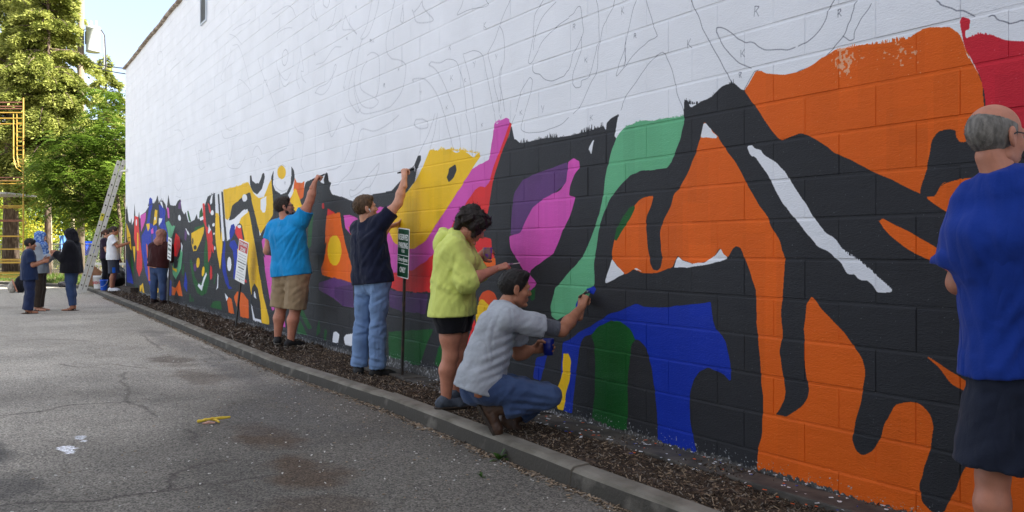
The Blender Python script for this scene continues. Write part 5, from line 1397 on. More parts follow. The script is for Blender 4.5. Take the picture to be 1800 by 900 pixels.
def person(label, J, skin='fair', sex='man', hair=None, hairm=None, girth=1.0, face=None, hup=None, top=None, bottom=None, shoes=None,
           hands=('relaxed', 'relaxed'), hdir=(None, None), hback=(None, None), vox=0.010, extra=None, headscale=1.0, belly=0.0, bust=0.0, group=None, hide_feet=False):
    """J: joints in world space. top/bottom/shoes: dicts describing the clothes."""
    J = {k: np.array(v, float) for k, v in J.items()}
    pelvis, neck = J['pelvis'], J['neck']
    up = unit(neck - pelvis); left = unit((J['shL'] - J['shR']) * 0.6 + (J['hipL'] - J['hipR']) * 0.4)
    left = unit(left - up * (left @ up)); fwd = np.cross(left, up)
    T = np.linalg.norm(neck - pelvis)
    base = (J['ankL'] + J['ankR']) / 2
    root = empty('person', (base[0], base[1], J.get('ground', 0.0) if not isinstance(J.get('ground', 0.0), np.ndarray) else float(J['ground'])), label, 'person', group)
    g = girth
    # ------------------------------------------------ head frame
    hc = J['head']; fy = unit(face); hz = unit(hup) if hup is not None else unit(unit(hc - neck) * .6 + V3(0, 0, .6))
    hz = unit(hz - fy * (hz @ fy))
    hx = -np.cross(fy, hz)                 # wearer's left
    B = Shells()
    HV, HF = HEADS['woman' if sex == 'woman' else 'man']
    hs = headscale
    flipped = np.linalg.det(np.stack([hx, fy, hz], 1)) < 0
    fx = lambda F: F[:, ::-1] if flipped else F
    B.add(xform(HV * hs, hc, hx, fy, hz), fx(HF), 0)
    for s in (1, -1):
        v, f = ball(.0108, 7, (s * .031, .0755, .006)); B.add(xform(v * hs, hc, hx, fy, hz), fx(f), 1)
        v, f = ball(.006, 6, (s * .031, .0830, .006), (1, .6, 1)); B.add(xform(v * hs, hc, hx, fy, hz), fx(f), 2)
        v, f = sdf_mesh([cone((s * .016, .0885, .026), (s * .046, .078, .028), .0045, .0035)], .003, .004); B.add(xform(v * hs, hc, hx, fy, hz), fx(f), 3)
    v, f = sdf_mesh([cone((.019, .084, -.0625), (-.019, .084, -.0625), .006, .006), cone((0, .0885, -.061), (0, .0875, -.066), .007, .007)], .003, .004)
    B.add(xform(v * hs, hc, hx, fy, hz), fx(f), 4)
    # ------------------------------------------------ trunk and limbs
    def trunk(e=0.0, low=0.0, loose=0.0):
        w = .085 * g
        chest = pelvis + up * T * .70; waist = pelvis + up * T * .34
        r0 = .105 * g + e
        q = []
        for s in (1, -1):
            q += [cone(pelvis + left * s * w * .95, waist + left * s * w * .78 + fwd * belly * .5, r0 * 1.0 + loose, r0 * .93 + loose),
                  cone(waist + left * s * w * .78 + fwd * belly * .5, chest + left * s * w * 1.02, r0 * .93 + loose, r0 * 1.02)]
            sh = J['shL'] if s > 0 else J['shR']
            q.append(cone(chest + left * s * w * .9, sh * .82 + (neck) * .18, r0 * .82, .062 * g + e))
            q.append(cone(sh, neck * .7 + sh * .3 + up * .01, .058 * g + e, .052 * g + e))
        q += [cone(pelvis, waist + fwd * belly * .5, r0 + loose, r0 * .95 + loose), cone(waist + fwd * belly * .5, chest, r0 * .95 + loose, r0 * 1.02), cone(chest, neck - up * .05, r0 * 1.0, r0 * .7)]
        if belly: q.append(elli(waist + fwd * (.03 + belly) - up * .02, V3(.13, .12, .13) * g + e + loose))
        if bust:
            for s in (1, -1): q.append(elli(chest + left * s * .075 * g + fwd * (.075 + bust) * g - up * .02, V3(.068, .062, .066) * g + e))
        if low: q.append(cone(pelvis + left * w * .9, pelvis + left * w * .95 - up * low, r0 + loose, r0 + loose * 1.2 + .006)); q.append(cone(pelvis - left * w * .9, pelvis - left * w * .95 - up * low, r0 + loose, r0 + loose * 1.2 + .006))
        return q
    def arm(s, e=0.0):
        S, E, W = J['sh' + s], J['el' + s], J['wr' + s]
        return [cone(S, S * .5 + E * .5, .053 * g + e, .050 * g + e), cone(S * .5 + E * .5, E, .050 * g + e, .041 * g ** .7 + e), cone(E, E * .65 + W * .35, .040 * g ** .7 + e, .042 * g ** .6 + e), cone(E * .65 + W * .35, W, .041 * g ** .6 + e, .027 * g ** .4 + e)]
    def leg(s, e=0.0):
        Hh, K, A_ = J['hip' + s], J['kn' + s], J['an' + 'k' + s]
        cb = -unit(np.cross(np.cross(unit(A_ - K), fwd), unit(A_ - K)))
        calf = K * .68 + A_ * .32 + cb * .014
        return [cone(Hh, Hh * .45 + K * .55, .092 * g + e, .072 * g + e), cone(Hh * .45 + K * .55, K, .072 * g + e, .054 * g ** .7 + e), cone(K, calf, .052 * g ** .7 + e, .058 * g ** .8 + e), cone(calf, A_, .056 * g ** .8 + e, .036 * g ** .4 + e)]
    prims = trunk() + arm('L') + arm('R') + leg('L') + leg('R')
    prims += [cone(neck - up * .03, hc - hz * .06 - fy * .022, .058 * g ** .6, .054 * g ** .4), elli(pelvis - up * .05, V3(.100, .100, .10) * g)]
    for s in 'LR':
        A_ = J['ank' + s]; t = J['toe' + s]
        if shoes and shoes.get('kind') != 'sandal': continue
        prims.append(cone(A_, A_ + (t - A_) * .35 - V3(0, 0, .02), .034, .028)); prims.append(cone(A_ + (t - A_) * .3 - V3(0, 0, .03), t, .028, .022))
    BV, BF = sdf_mesh(prims, vox, .03)
    B.add(BV, BF, 0)
    for i, s in enumerate('LR'):
        W, E = J['wr' + s], J['el' + s]
        x = unit(hdir[i]) if hdir[i] is not None else unit(W - E)
        z = np.array(hback[i] if hback[i] is not None else -fwd * .2 + left * (1 if s == 'L' else -1), float); z = unit(z - x * (z @ x))
        y = np.cross(z, x) * (1 if s == 'R' else -1)
        hv, hf = hand(hands[i])
        fl = np.linalg.det(np.stack([x, y, z], 1)) < 0
        B.add(xform(hv * (1.0 if sex == 'man' else .92) * (headscale ** .8), W, x, y, z), hf[:, ::-1] if fl else hf, 0)
    sk = SKIN[skin]
    hm = hairm or M_IRIS
    B.build('body', [sk, M_EYE, M_IRIS, hm, M_LIP], root)
    # ------------------------------------------------ hair
    if hair:
        V, F = hair_shell(hair, 3)
        S_ = Shells(); S_.add(xform(V * hs, hc, hx, fy, hz), fx(F), 0)
        if hair not in ('hijab', 'hood'):                # loose strands break the outline
            rs_ = np.random.default_rng(9); ns = {'bob': 1500, 'balding': 1600}.get(hair, 1300)
            i = rs_.integers(0, len(V), ns); p0 = V[i]; c0 = p0 - V3(0, -.014, .03); c0 /= np.linalg.norm(c0, axis=1)[:, None]
            flow = V3(0, -.55, -.5) + rs_.normal(0, .35, (ns, 3)) if hair != 'bob' else V3(0, .1, -.5) + rs_.normal(0, .6, (ns, 3))
            d_ = flow + c0 * {'balding': .04}.get(hair, .38); d_ /= np.linalg.norm(d_, axis=1)[:, None]
            L_ = rs_.uniform(.5, 1.2, ns)[:, None] * {'bob': .026, 'balding': .008, 'fade': .010, 'tied': .016}.get(hair, .018)
            sd_ = np.cross(d_, c0); sd_ /= np.maximum(1e-6, np.linalg.norm(sd_, axis=1))[:, None]
            q0 = p0 - c0 * .002
            sv_ = np.stack([q0 - sd_ * .0011, q0 + sd_ * .0011, q0 + d_ * L_ * .6 + sd_ * .0008 + c0 * .001, q0 + d_ * L_ - c0 * L_ * .15], 1).reshape(-1, 3)
            S_.add(xform(sv_ * hs, hc, hx, fy, hz), 4 * np.arange(ns)[:, None] + np.arange(4)[None], 0)
        S_.build({'hijab': 'headscarf', 'hood': 'hood'}.get(hair, 'hair'), [hm], root)
    # ------------------------------------------------ clothes
    if top:
        e = top.get('ease', .014)
        q = trunk(e, top.get('low', .1), top.get('loose', .012))
        cl = [(pelvis - up * top.get('hem', .09), unit(-up + fwd * top.get('hemtilt', 0)))]
        for s in 'LR':
            S, E, W = J['sh' + s], J['el' + s], J['wr' + s]
            sl = top.get('sleeve', .55) if not isinstance(top.get('sleeve', .55), tuple) else top['sleeve'][0 if s == 'L' else 1]
            fl = top.get('flare', .012)
            if sl <= 1.0:
                tip = S + (E - S) * sl
                q.append(cone(S, tip, .056 * g + e + .004, .050 * g + e + fl, True))
            else:
                tip = E + (W - E) * (sl - 1)
                q.append(cone(S, E, .056 * g + e + .004, .046 * g + e + fl * .8)); q.append(cone(E, tip, .046 * g + e + fl * .8, .040 * g ** .5 + e + fl * .3, True))
        if top.get('collar'): q.append(cone(neck - up * .02, neck + up * .012 + unit(hc - neck) * .012, .072 * g ** .6, .068 * g ** .6, True))
        wf = wrinkles(top.get('seed', 1), top.get('wr', .007) * .5, top.get('wl', .11), top.get('st', (1, 1, 1.3))); ff_ = top.get('folds')
        V, F = sdf_mesh(q, top.get('vox', vox), .035, (lambda P: wf(P) + ff_(P)) if ff_ else wf, cl)
        S_ = Shells(); S_.add(V, F, 0); S_.build(top.get('name', 'shirt'), [top['mat']], root)
    if bottom:
        e = bottom.get('ease', .014); to = bottom.get('to', 1.9)
        w = .085 * g
        q = []
        for s, sg in (('L', 1), ('R', -1)):
            Hh, K, A_ = J['hip' + s], J['kn' + s], J['ank' + s]
            fl = bottom.get('flare', .01)
            q.append(cone(pelvis + left * sg * w * .85 + up * bottom.get('rise', .06), Hh, .096 * g + e * .5, .096 * g + e))
            if to <= 1.0:
                q.append(cone(Hh, Hh + (K - Hh) * to, .096 * g + e, .066 * g + e + fl, True))
            else:
                q += leg(s, e)[:3]
                q.append(cone(K, K + (A_ - K) * (to - 1), .058 * g ** .8 + e, .044 * g ** .5 + e + fl, True))
        q.append(elli(pelvis - up * .085 - fwd * .004, V3(.106, .106, .10) * g + e * .35))
        wf2 = wrinkles(bottom.get('seed', 2), bottom.get('wr', .006) * .5, bottom.get('wl', .10), bottom.get('st', (1, 1, 1.6))); ff2 = bottom.get('folds')
        V, F = sdf_mesh(q, bottom.get('vox', vox), bottom.get('k', .03), (lambda P: wf2(P) + ff2(P)) if ff2 else wf2, [(pelvis + up * bottom.get('rise', .06), up)])
        S_ = Shells(); S_.add(V, F, 0); S_.build(bottom.get('name', 'trousers'), [bottom['mat']], root)
    if shoes:
        for s in 'LR':
            A_, t = J['ank' + s], J['toe' + s]
            n_ = J.get('sole' + s)
            dn = unit(n_) if n_ is not None else V3(0, 0, -1.)
            d = t - A_; d = unit(d - dn * (d @ dn)); L = shoes.get('len', .27)
            ht = shoes.get('ankle', .075)
            O = A_ + dn * ht - d * .045 * L / .27        # heel on the ground plane
            sd_ = np.cross(dn, d)
            h_ = lambda x, y, z: O + d * x * L / .27 + sd_ * y - dn * z
            if shoes.get('kind') == 'sandal':
                qs = [cone(h_(-.02, 0, .012), h_(.16, 0, .012), .038, .044), cone(h_(.16, 0, .012), h_(.19, 0, .012), .044, .038)]
                V, F = sdf_mesh(qs, .006, .01, None, [(h_(0, 0, .018), -dn), (h_(0, 0, 0), dn)])
                S_ = Shells(); S_.add(V, F, 0); so = S_.build('sandal', [shoes['mat']], root)
                qs = [cone(h_(.10, .04, .02), h_(.13, 0, .055), .009, .009), cone(h_(.10, -.04, .02), h_(.13, 0, .055), .009, .009), cone(h_(.13, 0, .055), h_(.18, 0, .02), .008, .008), cone(h_(.03, .042, .02), h_(.05, 0, .085), .009, .009), cone(h_(.03, -.042, .02), h_(.05, 0, .085), .009, .009)]
                V, F = sdf_mesh(qs, .005, .008); S_ = Shells(); S_.add(V, F, 0); S_.build('strap', [shoes['mat']], so)
                continue
            q = [cone(h_(.0, 0, .045), h_(.06, 0, .05), .037, .040), cone(h_(.06, 0, .05), h_(.15, 0, .036), .040, .042), cone(h_(.15, 0, .034), h_(.205, 0, .026), .043, .031), cone(h_(.01, 0, .05), A_ + V3(0, 0, 0) + (J['kn' + s] - A_) * shoes.get('high', .02), .038, shoes.get('collar', .046), True)]
            V, F = sdf_mesh(q, .006, .02, wrinkles(5, .003, .05), [(h_(0, 0, .012), dn)])
            S_ = Shells(); S_.add(V, F, 0); so = S_.build('boot' if shoes.get('kind') == 'boot' else 'shoe', [shoes['mat']], root)
            q = [cone(h_(-.004, 0, .03), h_(.15, 0, .03), .043, .047), cone(h_(.15, 0, .03), h_(.21, 0, .028), .047, .035)]
            V, F = sdf_mesh(q, .006, .01, None, [(h_(0, 0, .024), -dn), (h_(0, 0, 0), dn)])
            S_ = Shells(); S_.add(V, F, 0); S_.build('sole', [shoes['sole']], so)
    if extra: extra(root, dict(J=J, hx=hx, fy=fy, hz=hz, hc=hc, up=up, left=left, fwd=fwd, hs=hs))
    return root

def glasses(root, E, dark=True):
    bm = bmesh.new()
    f = lambda x, y, z: E['hc'] + E['hs'] * (E['hx'] * x + E['fy'] * y + E['hz'] * z)
    for s in (1, -1):
        tube(bm, [f(s * .031 + .021 * math.cos(a), .099, .006 + .016 * math.sin(a)) for a in np.linspace(0, 2 * math.pi, 15)], .0016, 5)
        tube(bm, [f(s * .052, .098, .010), f(s * .072, .07, .012), f(s * .086, 0, .014), f(s * .085, -.02, .004)], .0026, 5)
    tube(bm, [f(.011, .100, .008), f(0, .103, .011), f(-.011, .100, .008)], .0016, 5)
    put('glasses', bm_mesh('glasses', bm, mat('glasses_frame', (22, 20, 20), 0.35, 0.05)), root)

def paint_brush(p, d, L=.2, w=.045, label='', wet=(58, 58, 60), flat=None, group='brushes in the painters\' hands', handle=(30, 30, 32)):
    """flat brush: p = grip point, d = direction towards the bristles"""
    p = np.array(p, float); d = unit(d)
    u = unit(np.cross(d, flat if flat is not None else V3(0, 0, 1))); n_ = np.cross(u, d)
    root = empty('paint_brush', p, label, 'brush', group)
    bm = bmesh.new()
    tube(bm, [p - d * .075, p - d * .05, p, p + d * (L - .11)], [.006, .0085, .007, .010], 8)
    put('handle', bm_mesh('handle', bm, mat('brush_handle_%d' % handle[0], handle, 0.4, 0.1), True), root)
    M = Matrix((u, d, n_)).transposed()
    bm = bmesh.new(); box(bm, p + d * (L - .095), (w, .04, .014), M, .003)
    put('ferrule', bm_mesh('ferrule', bm, mat('ferrule_metal', (150, 150, 152), 0.35, 0.1, metal=0.8)), root)
    bm = bmesh.new()
    r = random.Random(5)
    for k in range(14):
        x = (k + .5) / 14 * w - w / 2
        tip = p + d * (L - .02 + r.uniform(-.006, .006)) + u * x * .8 + n_ * r.uniform(-.002, .002)
        tube(bm, [p + d * (L - .078) + u * x, (p + d * (L - .05) + u * x), tip], [.0035, .0036, .0012], 5)
    put('bristles', bm_mesh('bristles', bm, mat('bristles_%d_%d' % (wet[0], wet[2]), wet, 0.5, 0.15)), root)
    return root

def pockets(root, name, pv, right, up, back, items, m, off=.0035, on=('jeans', 'shorts', 'trousers')):
    """patches that follow the cloth below them: (right, up, width, height) about the pelvis, seen from behind"""
    from mathutils.bvhtree import BVHTree
    tr = next(c for c in root.children if c.name.split('.')[0] in on)
    bv = BVHTree.FromPolygons([v.co for v in tr.data.vertices], [p.vertices for p in tr.data.polygons])
    right, up, back = unit(right), unit(up), unit(back)
    for (x, z, w, h) in items:
        n = 9; vv = []; ok = True
        for j in range(n):
            for i in range(n):
                u, v = (i / (n - 1) - .5) * w, (j / (n - 1) - .5) * h
                if j == 0: v += abs(u) * .28
                o = pv + right * (x + u * (1 - .12 * (j == 0))) + up * (z + v) + back * .5
                hit = bv.ray_cast(Vector(o), Vector(-back))
                if hit[0] is None: ok = False; break
                edge = i in (0, n - 1) or j in (0, n - 1)
                vv.append(np.array(hit[0]) + back * (off if not edge else .0005))
            if not ok: break
        if ok:
            put(name, mesh_np(name, vv, [(j * n + i, j * n + i + 1, (j + 1) * n + i + 1, (j + 1) * n + i) for j in range(n - 1) for i in range(n - 1)], m, True), tr)

def dep(Z0): return lambda px, py, dz=0.0: np.array(at(px, py, Z0 + dz))
RG, FW = np.array(RGT), np.array(FWD)
def sv(r, d, u): return RG * r + FW * d + np.array((0, 0, 1.)) * u     # direction given as right / away / up
# ---------------------------------------------------------------- the painters and onlookers
H_BROWN = hairmat('hair_dark_brown', (46, 34, 26)); H_LIGHT = hairmat('hair_brown', (86, 66, 46)); H_BLACK = hairmat('hair_black', (24, 20, 18)); H_GREY = hairmat('hair_grey', (112, 108, 102)); H_WOMAN = hairmat('hair_very_dark', (34, 25, 20))
M_TEAL = cloth('tee_teal', (22, 138, 200)); M_NAVY = cloth('tee_navy', (22, 28, 50)); M_LIME = cloth('hoodie_lime', (204, 214, 112), 0.05); M_GREYT = cloth('tee_grey', (158, 164, 172), 0.05, 60)
M_ROYAL = cloth('tee_royal', (20, 52, 138)); M_MAROON = cloth('jumper_maroon', (56, 24, 24)); M_WHITE = cloth('tee_white', (222, 226, 230), 0.03)
M_KHAKI = cloth('khaki', (150, 130, 102), 0.12); M_JEANL = cloth('denim_light', (112, 140, 180), 0.16, 5, second=(104, 131, 171)); M_JEAN = cloth('denim', (56, 74, 110), 0.2, 5, second=(64, 83, 119)); M_JEAND = cloth('denim_dark', (34, 44, 74), 0.2, 9)
M_DSHORT = cloth('shorts_dark', (32, 36, 46)); M_BLACK = cloth('black_knit', (20, 20, 26)); M_CHAR = cloth('shorts_charcoal', (62, 66, 76)); M_BROWNP = cloth('trousers_brown', (64, 54, 46))
M_BSH = mat('shoe_black', (24, 24, 26), 0.7, 0.2, 20); M_BSOLE = mat('sole_grey', (86, 82, 76), 0.8, 0.1, 20); M_GSH = mat('shoe_slate', (70, 78, 90), 0.8, 0.2, 40, 0.002, 90); M_BOOT = mat('boot_brown', (70, 50, 38), 0.5, 0.3, 14, 0.002, 50); M_DSOLE = mat('sole_dark', (58, 50, 44), 0.85, 0.2, 20)
M_SNEAK = mat('shoe_white', (222, 224, 226), 0.6, 0.04, 20); M_SUEDE = mat('boot_dark_brown', (44, 30, 26), 0.9, 0.2, 20); M_SAND = mat('sandal_brown', (66, 44, 32), 0.8, 0.2, 20)
GP = 'people painting the mural'; GO = 'onlookers chatting in the lot'

# 1 young heavy-set man in turquoise tee
P = dep(10.55)
def beard(root, E):
    glasses(root, E)
    f = lambda x, y, z: E['hc'] + E['hs'] * (E['hx'] * x + E['fy'] * y + E['hz'] * z)
    V, F = sdf_mesh([cone((0, .052, -.092), (.046, .006, -.058), .028, .023), cone((0, .052, -.092), (-.046, .006, -.058), .028, .023), elli((0, .078, -.100), (.026, .021, .022)), cone((.02, .09, -.05), (-.02, .09, -.05), .005, .005)], .005, .02, wrinkles(2, .003, .015))
    S_ = Shells(); S_.add(xform(V, E['hc'], E['hx'], E['fy'], E['hz']), F[:, ::-1], 0); S_.build('beard', [H_BROWN], root)
    pockets(root, 'back_pocket', E['J']['pelvis'], -E['left'], V3(0, 0, 1.), -E['fwd'], [(-.085, -.06, .13, .14), (.085, -.06, .13, .14)], cloth('khaki_pocket', (140, 121, 95)))
J = dict(head=P(500, 365, .0), neck=P(503, 391, 0), pelvis=P(511, 474, 0), shL=P(482, 401, .13), shR=P(529, 389, -.10), elR=P(545, 352, -.13), wrR=P(553, 321, -.14), elL=P(470, 441, .12), wrL=P(492, 444, .34),
         hipL=P(500, 480, .07), hipR=P(524, 481, -.07), knL=P(494, 542, .07), knR=P(519, 545, -.06), ankL=P(488, 595, .07), ankR=P(511, 600, -.06), toeL=P(487, 604, .22), toeR=P(532, 608, .05), ground=.1)
person('stocky man in turquoise tee and khaki shorts reaching up with a brush', J, 'ruddy', 'man', 'short', H_BROWN, 1.22, sv(.88, .35, .22), top=dict(mat=M_TEAL, vox=.0085, folds=folds([(531, 402, 494, 462, 9), (534, 408, 512, 468, 8), (526, 398, 486, 430, 7), (480, 404, 488, 440, 6), (540, 430, 515, 470, 6), (476, 410, 470, 432, 5)], 10.55), sleeve=.52, hem=.07, low=.07, loose=.02, flare=.02, ease=.018, wr=.010, seed=3, collar=True), bottom=dict(mat=M_KHAKI, folds=folds([(511, 486, 509, 530, 8), (530, 500, 512, 518, 7), (492, 500, 508, 520, 7), (540, 515, 522, 532, 5), (484, 512, 498, 530, 5)], 10.55), to=.97, flare=.03, ease=.022, name='shorts', wr=.010, rise=.09), shoes=dict(mat=M_BSH, sole=M_BSOLE), hands=('cup', 'grip'), hdir=(None, sv(.45, .15, .9)), hback=(None, sv(-.6, -.5, .4)), extra=beard, belly=.03, group=GP)
paint_brush(P(558, 312, -.12), sv(.85, .25, .42), .2, .04, 'long black brush in the raised hand of the man in turquoise', (34, 36, 44))

# 2 young man in navy tee
P = dep(8.3)
J = dict(head=P(643, 367, -.02), neck=P(645, 395, 0), pelvis=P(654, 484, 0), shL=P(630, 403, .14), shR=P(672, 390, -.10), elR=P(700, 357, -.10), wrR=P(711, 314, -.06), elL=P(664, 424, .20), wrL=P(684, 398, .30),
         hipL=P(642, 490, .07), hipR=P(668, 491, -.07), knL=P(637, 573, .06), knR=P(664, 575, -.06), ankL=P(631, 646, .06), ankR=P(664, 651, -.06), toeL=P(628, 658, .2), toeR=P(690, 659, .02), ground=.1)
def pod(root, E):
    f = lambda x, y, z: E['hc'] + (E['hx'] * x + E['fy'] * y + E['hz'] * z)
    v, f_ = sdf_mesh([cone(f(-.088, .006, -.004), f(-.089, .014, -.03), .006, .0035)], .003, .004); S_ = Shells(); S_.add(v, f_); S_.build('earphone', [M_SNEAK], root)
    pockets(root, 'back_pocket', E['J']['pelvis'], -E['left'], V3(0, 0, 1.), -E['fwd'], [(-.078, -.10, .13, .14), (.078, -.10, .13, .14)], cloth('denim_light_pocket', (122, 150, 190)))
    pockets(root, 'waistband', E['J']['pelvis'], -E['left'], V3(0, 0, 1.), -E['fwd'], [(0, .005, .26, .035)], cloth('denim_light_band', (96, 124, 164)))
person('young man in navy tee and light blue jeans stretching up to paint', J, 'fair', 'man', 'short', H_LIGHT, .96, sv(.85, .40, .20), top=dict(mat=M_NAVY, vox=.0085, folds=folds([(676, 402, 634, 468, 9), (684, 412, 652, 482, 9), (668, 396, 626, 430, 7), (628, 410, 634, 455, 6), (686, 440, 666, 488, 6), (640, 440, 632, 486, 5)], 8.3), sleeve=.58, hem=.075, low=.075, loose=.024, flare=.014, ease=.017, wr=.010, seed=7, collar=True), bottom=dict(mat=M_JEANL, vox=.0085, folds=folds([(655, 496, 652, 540, 7), (682, 520, 655, 535, 6), (628, 520, 650, 532, 6), (624, 572, 648, 580, 7), (650, 578, 680, 570, 7), (652, 588, 678, 596, 6), (622, 590, 646, 586, 6), (616, 626, 642, 634, 7), (616, 640, 642, 644, 7), (650, 628, 680, 636, 7), (650, 642, 682, 646, 7), (656, 610, 680, 616, 5)], 8.3, .013), to=1.97, flare=.022, ease=.017, wr=.011, wl=.09, name='jeans', rise=.08), shoes=dict(mat=M_BSH, sole=M_BSOLE), hands=('under', 'grip'), hdir=(sv(.9, .1, .28), sv(-.05, .3, 1)), hback=(sv(.2, -.3, -.9), sv(-.6, -.7, .1)), extra=pod, group=GP)
paint_brush(P(712, 301, .0), sv(.93, .2, .25), .2, .06, 'wide flat brush in the raised hand of the man in navy', (48, 50, 56), flat=sv(.2, .9, 0))

# 3 woman in lime hoodie
P = dep(6.55)
def hoodie(root, E):
    n = E['J']['neck']; u, f, l = E['up'], E['fwd'], E['left']
    q = []
    for a in np.linspace(0, 2 * math.pi, 13)[:-1]:
        q.append(elli(n - u * .012 - f * .012 + l * .088 * math.cos(a) + f * .078 * math.sin(a) - u * .03 * math.sin(a), (.03, .03, .03)))
    q += [elli(n - f * .10 - u * .05, (.07, .06, .07)), elli(n - f * .11 - u * .09 + l * .05, (.05, .045, .05)), elli(n - f * .11 - u * .09 - l * .05, (.05, .045, .05))]
    V, F = sdf_mesh(q, .008, .04, wrinkles(4, .006, .07)); S_ = Shells(); S_.add(V, F); S_.build('folded_hood', [M_LIME], root)
    f2 = lambda x, y, z: E['hc'] + E['hx'] * x + E['fy'] * y + E['hz'] * z
    bm = bmesh.new()
    for s in (1, -1):
        for a in range(3): tube(bm, [f2(s * .034 + .027 * math.cos(t), .082 - .02 * abs(s * .034 + .027 * math.cos(t)) / .06, .118 + .018 * math.sin(t)) for t in np.linspace(0, 2 * math.pi, 15)], .004 - a * .001, 5)
        tube(bm, [f2(s * .060, .078, .118), f2(s * .094, .02, .10), f2(s * .104, -.05, .075)], .003, 5)
    put('sunglasses', bm_mesh('sunglasses', bm, mat('glasses_frame', (22, 20, 20), 0.35, 0.05)), root)
J = dict(head=P(831, 398, .0), neck=P(800, 413, .03), pelvis=P(796, 543, .03), shL=P(812, 438, .17), shR=P(797, 440, -.13), elR=P(821, 495, -.20), wrR=P(873, 472, -.02), elL=P(838, 478, .20), wrL=P(840, 452, .30),
         hipL=P(803, 552, .11), hipR=P(791, 552, -.07), knL=P(806, 622, .11), knR=P(792, 626, -.07), ankL=P(802, 690, .12), ankR=P(784, 702, -.07), toeL=P(836, 700, .20), toeR=P(826, 716, .0), ground=.1)
person('woman in lime yellow hoodie and black shorts painting with head bent', J, 'ruddy', 'woman', 'bob', H_WOMAN, 1.05, sv(.80, .25, -.55), hup=sv(.5, .1, .85), top=dict(mat=M_LIME, vox=.0085, folds=folds([(838, 488, 800, 458, 9), (828, 498, 796, 476, 8), (806, 452, 792, 500, 6), (760, 500, 800, 520, 6), (770, 470, 762, 530, 6), (826, 510, 812, 544, 6), (792, 420, 770, 446, 6)], 6.55, .018), sleeve=(1.1, 1.16), hem=.05, low=.05, loose=.022, flare=.018, ease=.022, wr=.011, wl=.09, seed=5, hemtilt=.05), bottom=dict(mat=M_BLACK, to=.44, flare=.012, ease=.024, name='shorts', rise=.06), shoes=dict(mat=M_GSH, sole=M_DSOLE, len=.27), hands=('cup', 'pinch'), hdir=(sv(.75, .1, .5), sv(.92, .25, .25)), hback=(sv(-.4, -.1, -.8) * -1 + sv(0, -1, 0), sv(-.2, -.6, .75)), extra=hoodie, bust=.012, group=GP)
bm = bmesh.new(); c = P(857, 456, .20); lathe(bm, c, [(.028, 0), (.030, .001), (.036, .092), (.033, .092), (.0275, .06), (.001, .058)], 20, closed=False)
M_CUPP = mat('cup_purple_spatter', (150, 120, 112), 0.5, 0.1, 26, second=(120, 62, 170), mixlo=0.5, mixhi=0.54)
o = put('paint_cup', bm_mesh('paint_cup', bm, M_CUPP, True)); tag(o, 'small cup smeared with purple paint held by the woman in lime', 'cup', 'paint cups in hands')
paint_brush(P(893, 465, .02), sv(.8, .5, .1), .12, .014, 'thin pale brush pinched by the woman in lime', (206, 200, 190), handle=(190, 180, 166))

# 4 crouching man in grey tee
P = dep(5.62)
def undersleeve(root, E):
    S, El = E['J']['shR'], E['J']['elR']
    V, F = sdf_mesh([cone(S + (El - S) * .45, S + (El - S) * .93, .056, .051, True)], .006, .01, wrinkles(3, .004, .02, (3, 3, 1))); S_ = Shells(); S_.add(V, F); S_.build('undershirt_sleeve', [cloth('knit_grey', (84, 88, 96))], root)
    # leather patch on the waistband
    pockets(root, 'leather_patch', np.array(at(842, 686, 5.62)), RG, V3(0, 0, 1.), -FW, [(0, 0, .05, .05)], mat('patch_leather', (150, 88, 56), 0.6, 0.15, 40))
J = dict(head=P(905, 508, .06), neck=P(884, 541, .06), pelvis=P(846, 664, .03), shL=P(905, 563, .21), shR=P(893, 560, -.10), elR=P(988, 580, -.01), wrR=P(1022, 541, .20), elL=P(912, 622, .28), wrL=P(937, 614, .30),
         hipL=P(862, 678, .13), hipR=P(856, 682, -.06), knL=P(958, 690, .26), knR=P(967, 696, -.03), ankL=P(900, 738, .17), ankR=P(868, 722, -.03), toeL=P(926, 752, .17), toeR=P(884, 752, -.03), soleR=unit(sv(-.80, 0, -.45)), soleL=unit(sv(-.6, 0, -.75)), ground=.1)
person('crouching man in pale grey tee and jeans painting blue low on the wall', J, 'tan', 'man', 'fade', H_BLACK, 1.0, sv(.95, .28, -.08), top=dict(mat=M_GREYT, vox=.008, folds=folds([(930, 575, 862, 596, 8), (918, 592, 846, 622, 9), (908, 612, 838, 642, 9), (900, 634, 834, 656, 8), (893, 650, 850, 664, 7), (880, 545, 868, 580, 5), (936, 556, 916, 572, 5), (860, 560, 850, 600, 5)], 5.6, .014), sleeve=.66, hem=.085, low=.085, loose=.018, flare=.014, ease=.014, wr=.010, wl=.10, seed=9, collar=True, st=(1, 1, 1.6)), bottom=dict(mat=M_JEAN, vox=.0085, folds=folds([(978, 690, 902, 668, 8), (976, 700, 896, 690, 7), (968, 712, 900, 704, 8), (950, 722, 890, 716, 8), (898, 668, 884, 690, 7), (878, 690, 866, 712, 7), (886, 738, 930, 722, 6)], 5.6, .013), to=1.82, flare=.02, ease=.016, wr=.011, wl=.08, name='jeans', rise=.10, k=.014), shoes=dict(mat=M_BOOT, sole=M_DSOLE, kind='boot', high=.22, collar=.052, ankle=.08), hands=('cup', 'pinch'), hdir=(sv(.95, .05, .12), sv(.25, .55, .8)), hback=(sv(-.5, .8, .1), sv(-.5, -.75, .35)), extra=undersleeve, vox=.009, group=GP)
bm = bmesh.new(); c = P(964, 624, .262); lathe(bm, c, [(.030, 0), (.032, .001), (.040, .108), (.037, .108), (.031, .07), (.001, .068)], 20, closed=False)
o = put('paint_cup', bm_mesh('paint_cup', bm, mat('cup_blue', (18, 36, 130), 0.35, 0.1), True)); tag(o, 'blue plastic cup of paint held by the crouching man', 'cup', 'paint cups in hands')
